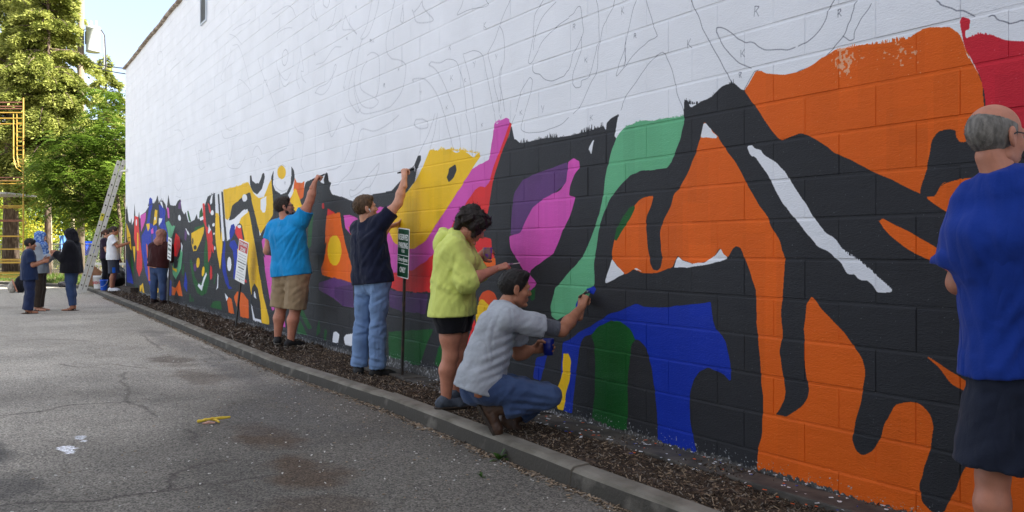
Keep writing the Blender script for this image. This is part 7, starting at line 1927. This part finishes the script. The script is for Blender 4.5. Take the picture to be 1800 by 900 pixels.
for k in range(3):
    bm = bmesh.new(); box(bm, xr + across * (.28 + .48 * k) + pd * .5 + V3(0, 0, zat(340)), (.46, 1.9, .06), Matrix((across, FW, V3(0, 0, 1.))).transposed(), .006); put('deck_plank', bm_mesh('deck_plank', bm, M_PLANK), sc)

# ---- utility pole with transformer and wires
M_POLE = mat('pole_wood', (128, 116, 100), 0.9, 0.2, 5, 0.004, 30, stretch=(4, 4, .5)); M_TRAF = mat('transformer_grey', (196, 200, 204), 0.45, 0.06); M_WIRE = mat('wire_dark', (62, 64, 70), 0.6, 0.1)
pz = 36.5; ps = 1550 / pz
pbase = np.array(at(142, 438, pz)); pbase[2] = 0.0
pole = empty('utility_pole', pbase, 'weathered wooden utility pole carrying a pale transformer behind the trees', 'pole')
bm = bmesh.new(); tube(bm, [pbase, pbase + V3(0, 0, 12.5)], [.16, .12], 14); put('shaft', bm_mesh('shaft', bm, M_POLE, True), pole)
tc_ = np.array(at(164, 92, pz)); 
bm = bmesh.new(); lathe(bm, tc_, [(.27, 0), (.285, .02), (.285, .06), (.272, .07), (.272, .93), (.29, .94), (.29, .99), (.24, 1.06), (.08, 1.10), (.001, 1.10)], 26, closed=False); lathe(bm, tc_, [(.001, 0), (.27, 0)], 26, closed=False); tr_ = put('transformer', bm_mesh('transformer', bm, M_TRAF, True), pole)
for k, dx in enumerate((-.1, .12)):
    bm = bmesh.new(); lathe(bm, tc_ + RG * dx + V3(0, 0, 1.05), [(.05, 0), (.03, .05), (.055, .08), (.03, .12), (.055, .15), (.03, .19), (.04, .24), (.01, .27)], 12); put('bushing', bm_mesh('bushing', bm, M_VENT, True), tr_)
bm = bmesh.new(); box(bm, tc_ - RG * .27 + V3(0, 0, .6), (.2, .12, .5)); put('bracket', bm_mesh('bracket', bm, M_WIRE), pole)
for off in (0, .05):
    bm = bmesh.new(); tube(bm, [np.array(at(176 + off * 30, 52, pz)), np.array(at(182 + off * 40, 62, pz)), np.array(at(184 + off * 45, 100, pz)), np.array(at(183 + off * 50, 120, pz)), np.array(at(172, 127, pz)), np.array(at(160, 124, pz)), np.array(at(146, 104, pz))], .022, 8); put('cable', bm_mesh('cable', bm, M_TRAF if off == 0 else M_WIRE, True), pole)
for k, (ya, yb) in enumerate(((104, 122), (112, 133))):
    a = np.array(at(146, ya, pz)); b = np.array((WX0 + .2, .6 + .4 * k, 1.28 + (438 - yb) / 1550 * 24.8)); bm = bmesh.new()
    tube(bm, [a * (1 - t) + b * t - V3(0, 0, .5 * t * (1 - t)) for t in np.linspace(0, 1, 9)], .018, 6); put('service_wire', bm_mesh('service_wire', bm, M_WIRE), pole)

# ---- chain-link fence and tarpaulins at the back of the lot
M_GALV = mat('galvanised', (150, 152, 150), 0.5, 0.1, metal=0.4)
fz = 41.0
fa, fb = np.array(at(-60, 478, fz)), np.array(at(222, 478, fz - 4.5)); fd = unit(V3(*(fb - fa)[:2], 0)); FL = np.linalg.norm((fb - fa)[:2]); fa[2] = .25
fen = empty('chain_link_fence', fa, 'galvanised chain link fence with a top rail along the back of the lot', 'fence')
FH = 1.28
n_ = int(FL / 2.4) + 1
for k in range(n_ + 1):
    bm = bmesh.new(); p = fa + fd * min(FL, 2.4 * k); tube(bm, [p - V3(0, 0, .2), p + V3(0, 0, FH)], .03, 8); put('post', bm_mesh('post', bm, M_GALV), fen)
bm = bmesh.new(); tube(bm, [fa + V3(0, 0, FH - .03), fa + fd * FL + V3(0, 0, FH - .03)], .022, 8); put('top_rail', bm_mesh('top_rail', bm, M_GALV), fen)
vv, ff = [], []
def wire(a, b, r=.0035):
    i = len(vv); u = np.cross(unit(b - a), np.cross(fd, V3(0, 0, 1.)))
    for p in (a, b):
        for w in (u, -u * .5 + np.cross(fd, V3(0, 0, 1.)) * .8, -u * .5 - np.cross(fd, V3(0, 0, 1.)) * .8): vv.append(p + w * r)
    for k in range(3): ff.append((i + k, i + (k + 1) % 3, i + 3 + (k + 1) % 3, i + 3 + k))
stp = .11
for k in range(int(-FH / stp), int(FL / stp)):
    for sg in (1, -1):
        x0 = k * stp; x1 = x0 + FH
        a_, b_ = max(0, x0), min(FL, x1)
        if b_ <= a_: continue
        za, zb = (a_ - x0), (b_ - x0)
        if sg < 0: za, zb = FH - za, FH - zb
        wire(fa + fd * a_ + V3(0, 0, za), fa + fd * b_ + V3(0, 0, zb))
o = put('mesh', mesh_np('mesh', vv, ff, M_GALV), fen); tag(o, kind='stuff')
def tarp(x0, x1, y0, y1, Z, m, label):
    A_ = np.array(at(x0, y0, Z)); nu, nv = 18, 10; vv = []
    for j in range(nv + 1):
        for i in range(nu + 1):
            u, v = i / nu, j / nv
            p = np.array(at(x0 + (x1 - x0) * u, y0 + (y1 - y0) * v + 2.2 * math.sin(u * 7 + x0) * v, Z)) + FW * (.05 * math.sin(u * 22) * v + .03 * math.sin(u * 9 + v * 5))
            vv.append(p)
    ff = [(j * (nu + 1) + i, j * (nu + 1) + i + 1, (j + 1) * (nu + 1) + i + 1, (j + 1) * (nu + 1) + i) for j in range(nv) for i in range(nu)]
    i0 = len(vv); vv2 = vv + [p + FW * .01 for p in vv]; ff2 = ff + [tuple(q + i0 for q in f[::-1]) for f in ff]
    return tag(put('tarpaulin', mesh_np('tarpaulin', vv2, ff2, m, True)), label, 'tarpaulin', 'tarpaulins hung on the back fence')
tarp(137, 166, 424, 447, 37.6, mat('tarp_blue', (20, 66, 190), 0.45, 0.1), 'deep blue tarpaulin hung behind the ladder')
tarp(104, 122, 414, 440, 38.6, mat('tarp_pale_blue', (96, 146, 210), 0.45, 0.1), 'paler blue tarpaulin hung behind the woman in black hoodie')
# ================================================================ trees and shrubs
def leafmat(name, c, second, tr=0.35):
    m = mat(name, c, 0.55, 0.2, 1.4, second=second, trans=tr, mixlo=0.35, mixhi=0.65, spec=0.3)
    return m
M_BARK = mat('bark', (78, 64, 54), 0.95, 0.3, 6, 0.02, 14, stretch=(3, 3, .6), second=(112, 98, 84)); M_BARKP = mat('bark_pale', (158, 146, 122), 0.9, 0.2, 6, 0.01, 14, stretch=(3, 3, .6), second=(120, 108, 88))
L_CON = leafmat('needles', (184, 188, 106), (152, 160, 80), 0.42); L_CON2 = leafmat('needles_deep', (98, 108, 48), (120, 130, 56), 0.3)
L_LOC = leafmat('leaflets', (92, 120, 42), (118, 142, 52), 0.4); L_BRT = leafmat('leaves_bright', (150, 158, 52), (118, 138, 44), 0.45); L_MID = leafmat('leaves_mid', (92, 114, 42), (70, 94, 36), 0.35); L_YEL = leafmat('leaves_yellow', (182, 170, 50), (150, 150, 46), 0.45)

def cards(C, D, U, L, W, bend=0.0):
    """one kite-shaped leaf (two faces, folded) per row: centre base C, direction D, side U"""
    n = len(C)
    L = L[:, None]; W = W[:, None]
    N = np.cross(D, U); N /= np.maximum(1e-9, np.linalg.norm(N, axis=1))[:, None]
    P = np.stack([C, C + D * L * .45 + U * W * .5 - N * W * .12, C + D * L - N * L * bend, C + D * L * .45 - U * W * .5 - N * W * .12], 1)
    i = 4 * np.arange(n)[:, None]
    F = np.concatenate([i + np.array([[0, 1, 2]]), i + np.array([[0, 2, 3]])], 0)
    return P.reshape(-1, 3), F

def rdir(r, n, up=0.0):
    d = r.normal(0, 1, (n, 3)); d[:, 2] += up
    return d / np.linalg.norm(d, axis=1)[:, None]
def perp(D, r):
    u = np.cross(D, rdir(r, len(D))); return u / np.maximum(1e-9, np.linalg.norm(u, axis=1))[:, None]

def trunk_mesh(paths, m, parent, name='trunk'):
    bm = bmesh.new()
    for pts, r0, r1 in paths:
        n = len(pts); tube(bm, pts, [r0 + (r1 - r0) * (k / (n - 1)) ** .8 for k in range(n)], 10)
    return put(name, bm_mesh(name, bm, m, True), parent)

def crown(root, V, F, mats, seed, name='crown'):
    me = mesh_np(name, V, F, mats)
    r = np.random.default_rng(seed)
    k = len(F) // 2
    mi = (noise_idx(V[F[:k, 0]], seed) * len(mats)).astype(int).clip(0, len(mats) - 1)
    me.polygons.foreach_set('material_index', np.concatenate([mi, mi]).astype(np.int32))
    return put(name, me, root)
def noise_idx(P, seed):
    r = np.random.default_rng(seed)
    a = np.sin(P @ r.normal(0, 1.6, 3) + 1) + np.sin(P @ r.normal(0, 2.5, 3)) + r.normal(0, .5, len(P))
    return np.clip(.5 + a * .2, 0, .999)

def conifer(base, H, R0, z0, label, seed, nb, dens, mats, trunk_r=.33, group='trees behind the lot', sp=(.16, .34)):
    base = np.array(base, float); root = empty('conifer_tree', base, label, 'tree', group)
    r = np.random.default_rng(seed)
    paths = [([base - V3(0, 0, .3), base + V3(.03, 0, H * .3), base + V3(.05, .02, H * .65), base + V3(0, 0, H)], trunk_r, .03)]
    Cs, Ds = [], []
    for k in range(nb):
        t = (k + .5) / nb
        z = z0 + (H - z0) * t ** 1.1
        a = r.uniform(0, 6.28); Lb = R0 * (1 - t) ** .75 * r.uniform(.55, 1.1) + .3
        h = V3(math.cos(a), math.sin(a), 0)
        rise, drop = r.uniform(.05, .3) * Lb, r.uniform(.25, .5) * Lb
        pts = [base + V3(0, 0, z) + h * Lb * s + V3(0, 0, rise * math.sin(s * 2.2) - drop * s ** 2.2) for s in np.linspace(0, 1, 6)]
        paths.append((pts, .05 * (1 - t) + .018, .008))
        P = np.array(pts)
        n = int(dens * Lb)
        s = r.random(n) ** .6 * .95 + .05
        q = np.stack([np.interp(s, np.linspace(0, 1, 6), P[:, i]) for i in range(3)], 1)
        side = np.cross(h, V3(0, 0, 1.)); lat = r.normal(0, 1, n) * (.10 + .34 * s * (1.15 - s)) * min(Lb, 2.2) * .62
        clump = .5 + .5 * np.sin(s * 11 + k) * np.sin(lat * 5 + k * 2)
        q = q + side * lat[:, None] + V3(0, 0, 1.) * (-np.abs(lat) * .35 - r.random(n) * (.10 + .22 * clump))[:, None]
        d = h * .8 + side * (np.sign(lat) * .7)[:, None] + V3(0, 0, -.45) + r.normal(0, .4, (n, 3))
        Cs.append(q); Ds.append(d / np.linalg.norm(d, axis=1)[:, None])
    C = np.concatenate(Cs); D = np.concatenate(Ds)
    U = np.cross(D, V3(0, 0, 1.) + r.normal(0, .5, (len(D), 3))); U /= np.linalg.norm(U, axis=1)[:, None]
    V, F = cards(C, D, U, r.uniform(*sp, len(C)), r.uniform(sp[0] * .5, sp[1] * .42, len(C)), .18)
    trunk_mesh(paths, M_BARK, root)
    crown(root, V, F, mats, seed)
    return root

def broadleaf(base, label, seed, blobs, n, ls, mats, limbs, group='trees behind the lot', bark=None, name='leafy_tree', cat='tree'):
    """blobs: (centre, radii) leaf masses with hollows; limbs: trunk paths"""
    root = empty(name, base, label, cat, group)
    r = np.random.default_rng(seed)
    vol = np.array([b[1][0] * b[1][1] * b[1][2] for b in blobs]) ** .75; cnt = (n * vol / vol.sum()).astype(int)
    Cs = []
    for (c, rad), k in zip(blobs, cnt):
        # small clusters on the shell and inside, so gaps remain between them
        m = max(6, k // 26)
        d = rdir(r, m); rr = r.random(m) ** .35
        cc = np.array(c) + d * np.array(rad) * rr[:, None]
        pick = r.integers(0, m, k)
        Cs.append(cc[pick] + r.normal(0, 1, (k, 3)) * (.10 + .09 * np.mean(rad)) * np.array((1, 1, .7)))
    C = np.concatenate(Cs)
    D = rdir(r, len(C), -.25); U = perp(D, r)
    V, F = cards(C, D, U, r.uniform(*ls, len(C)), r.uniform(ls[0] * .5, ls[1] * .6, len(C)), .1)
    if limbs: trunk_mesh(limbs, bark or M_BARK, root, 'trunk' if cat == 'tree' else 'stem')
    crown(root, V, F, mats, seed, 'crown' if cat == 'tree' else 'foliage')
    return root

def pinnate(base, label, seed, fr, mats, limbs, group='trees behind the lot'):
    """tree of heaven: long feather leaves with paired leaflets; fr = (centre, radii, count)"""
    root = empty('feather_leaf_tree', base, label, 'tree', group)
    r = np.random.default_rng(seed); Cs, Ds, Us, Ls, Ws = [], [], [], [], []
    for c, rad, n in fr:
        n = int(n * 1.35); m = max(4, n // 9)
        d = rdir(r, m); tips = np.array(c) + d * np.array(rad) * (r.random(m) ** .4)[:, None]
        for k in range(n):
            o_ = tips[r.integers(0, m)] + r.normal(0, .12, 3)
            a = r.uniform(0, 6.28); h = V3(math.cos(a), math.sin(a), 0) * .85 + unit(V3(*(o_ - np.array(c))[:2], 0)) * .5
            h = unit(h); Lr = r.uniform(.45, .8); side = unit(np.cross(h, V3(0, 0, 1.)) + r.normal(0, .25, 3))
            for j in range(9):
                s = .15 + .85 * j / 8
                p = o_ + h * Lr * s + V3(0, 0, 1.) * (.10 * math.sin(s * 2.4) - .34 * s * s) * Lr * 1.6
                for sg in (1, -1):
                    dd_ = unit(side * sg + h * .45 + V3(0, 0, -.30))
                    Cs.append(p); Ds.append(dd_); Us.append(h); Ls.append(.18 * (1.1 - .45 * s)); Ws.append(.062)
    C, D, U = np.array(Cs), np.array(Ds), np.array(Us); U = U - D * (U * D).sum(1)[:, None]; U /= np.linalg.norm(U, axis=1)[:, None]
    V, F = cards(C, D, U, np.array(Ls), np.array(Ws), .15)
    trunk_mesh(limbs, M_BARK, root); crown(root, V, F, mats, seed)
    return root
def gp(px, Z, z=0.25):
    p = np.array(at(px, 438, Z)); p[2] = z; return p
# big conifer with a thick dark trunk behind the scaffold
b = gp(19, 37.5)
conifer(b, 19, 4.4, 3.9, 'huge conifer with a thick dark trunk rising behind the scaffold', 5, 160, 560, [L_CON, L_CON, L_CON2], .36, sp=(.10, .22))
b = gp(84, 34.5)
conifer(b, 14.5, 2.4, 3.6, 'second conifer with drooping sunlit boughs left of the utility pole', 8, 150, 600, [L_CON, L_CON2, L_CON], .14, sp=(.09, .2))
b = gp(186, 52)
conifer(b, 12.4, 2.8, 3.5, 'distant sparse conifer showing between the pole and the white wall', 9, 80, 150, [L_CON2, L_CON], .2)
# feather-leaved tree overhanging the corner
b = gp(206, 29.4, .2)
A_ = lambda x, y, Z: np.array(at(x, y, Z))
fr = [(A_(150, 250, 29.6), (1.1, 1.0, .75), 150), (A_(195, 235, 29.8), (.9, .9, 1.0), 170), (A_(105, 290, 29.3), (.9, .9, .6), 110), (A_(165, 310, 29.5), (1.1, 1.0, .8), 170), (A_(208, 320, 29.8), (.7, .8, .9), 120), (A_(120, 345, 29.6), (.9, .9, .55), 110), (A_(185, 375, 30), (.8, .8, .6), 120), (A_(85, 325, 29.3), (.55, .6, .5), 50), (A_(150, 385, 30.2), (.8, .8, .4), 70), (A_(205, 185, 30.2), (.5, .6, .6), 60)]
limbs = [([b, A_(212, 395, 29.4), A_(206, 345, 29.4), A_(190, 300, 29.5), A_(160, 265, 29.6)], .085, .02), ([A_(206, 345, 29.4), A_(205, 280, 29.7), A_(200, 225, 29.8)], .05, .015), ([A_(212, 395, 29.4), A_(180, 360, 29.5), A_(120, 330, 29.4), A_(95, 300, 29.3)], .045, .012), ([b + V3(.3, .2, 0), A_(221, 390, 29.7), A_(216, 320, 29.8)], .06, .02)]
pinnate(b, 'tree with long feathery leaves drooping over the ladder at the wall corner', 3, fr, [L_LOC, L_LOC, L_MID], limbs)
# pale trunked tree and others beyond the fence
b = gp(86, 39.5)
broadleaf(b, 'tree with a pale sunlit trunk standing by the back fence', 21, [(b + V3(0, 0, 5.0), (2.2, 2.2, 1.5)), (b + V3(-1, 1, 4.2), (1.4, 1.4, 1.0)), (b + V3(1.2, .5, 4.4), (1.4, 1.4, 1.0))], 5200, (.10, .22), [L_MID, L_BRT], [([b - V3(0, 0, .2), b + V3(.03, 0, 1.6), b + V3(-.05, 0, 3.2), b + V3(.1, 0, 5.2)], .19, .06), ([b + V3(-.02, 0, 2.6), b + V3(-.8, .3, 3.8), b + V3(-1.2, .6, 4.6)], .07, .02)], bark=M_BARKP)
b = gp(128, 42.5)
broadleaf(b, 'slim pale trunk tree behind the woman in black hoodie', 22, [(b + V3(0, 0, 4.4), (1.9, 1.9, 1.4)), (b + V3(.9, 0, 3.6), (1.1, 1.1, .8))], 3600, (.10, .22), [L_BRT, L_MID], [([b - V3(0, 0, .2), b + V3(-.05, 0, 2), b + V3(.05, 0, 4.4)], .16, .05)], bark=M_BARKP)
for k, (px, Z, h, w, m, lb) in enumerate(((60, 46, 2.3, 1.9, [L_YEL, L_BRT], 'yellow-green sunlit bush beyond the fence behind the blue headscarf'), (108, 44, 1.2, 1.5, [L_BRT, L_MID], 'low bright green bush showing under the pale trunks'), (155, 44, 1.9, 1.8, [L_BRT, L_MID], 'leafy bush behind the blue tarpaulin'), (20, 52, 3.6, 2.6, [L_BRT, L_YEL], 'tall sunlit bush glimpsed left of the thick trunk'), (195, 40, 2.3, 1.6, [L_MID, L_MID], 'dark green bush behind the woman in white'), (-25, 46, 3.2, 2.4, [L_BRT, L_MID], 'sunlit bush at the far left beyond the scaffold'))):
    b = gp(px, Z)
    broadleaf(b, lb, 40 + k, [(b + V3(0, 0, h * .5), (w, w, h * .5)), (b + V3(w * .5, .2, h * .7), (w * .6, w * .6, h * .4)), (b + V3(-w * .5, 0, h * .6), (w * .6, w * .6, h * .4))], 2600, (.09, .2), m, [([b - V3(0, 0, .2), b + V3(.05, 0, h * .6)], .05, .02), ([b - V3(0, 0, .2), b + V3(.5, .2, h * .6)], .04, .015), ([b - V3(0, 0, .2), b + V3(-.5, .1, h * .6)], .04, .015)], group='bushes beyond the fence', name='bush', cat='bush')
# taller trees further off close the view
for k, (px, Z, h, w, m, lb) in enumerate(((45, 62, 10, 4.5, [L_BRT, L_MID], 'broad sunlit tree far behind the boy'), (130, 66, 9, 4.8, [L_MID, L_BRT], 'broad tree far behind the ladder'), (205, 64, 9, 4.2, [L_BRT, L_YEL], 'yellowing tree just left of the white wall corner'), (-40, 60, 11, 5, [L_MID, L_BRT], 'broad tree beyond the left edge of the lot'))):
    b = gp(px, Z)
    broadleaf(b, lb, 60 + k, [(b + V3(0, 0, h * .62), (w, w, h * .36)), (b + V3(w * .5, 0, h * .42), (w * .7, w * .7, h * .28)), (b + V3(-w * .5, 0, h * .45), (w * .7, w * .7, h * .28)), (b + V3(0, 0, h * .22), (w * .9, w * .9, h * .2))], 7000, (.16, .36), m, [([b - V3(0, 0, .2), b + V3(.1, 0, h * .4), b + V3(0, 0, h * .8)], .25, .05)])
# woodland edge further off, on both sides of the lot's end: reads as one mass
r = np.random.default_rng(91); n = 26000
cl_ = np.array([gp(px, Z) + V3(0, 0, h) for px, Z, h in [(-700, 75, 3), (-600, 72, 5), (-520, 70, 3.5), (-430, 68, 5.5), (-340, 66, 4), (-250, 64, 6), (-170, 62, 4), (-100, 60, 6), (-40, 66, 7), (40, 70, 6), (120, 72, 7), (190, 74, 6), (240, 76, 5), (-300, 66, 9), (-480, 70, 8), (-150, 62, 9)]])
C = cl_[r.integers(0, len(cl_), n)] + rdir(r, n) * (r.random(n) ** .4)[:, None] * np.array((5.5, 5.5, 3.6)); C[:, 2] = np.abs(C[:, 2] - .3) + .3
D = rdir(r, n, -.2); V, F = cards(C, D, perp(D, r), r.uniform(.3, .7, n), r.uniform(.2, .4, n), .1)
tag(put('far_woodland', mesh_np('far_woodland', V, F, L_MID)), kind='stuff')
# grass and leaf litter on the bank behind the end kerb
r = np.random.default_rng(77); n = 5000
t = r.random(n); X = -30.5 - 12 * t; Y = np.interp(X, [p[0] for p in KIN][::-1], [p[1] for p in KIN][::-1]) + .05 + 3.2 * r.random(n) ** 1.3
Zz = .09 + .1 * np.clip((Y - np.interp(X, [p[0] for p in KIN][::-1], [p[1] for p in KIN][::-1])) / 1.3, 0, 1.2)
D = rdir(r, n, 1.5); V, F = cards(np.stack([X, Y, Zz], 1), D, perp(D, r), r.uniform(.05, .2, n), r.uniform(.015, .04, n), .2)
tag(put('bank_grass', mesh_np('bank_grass', V, F, L_MID)), kind='stuff')
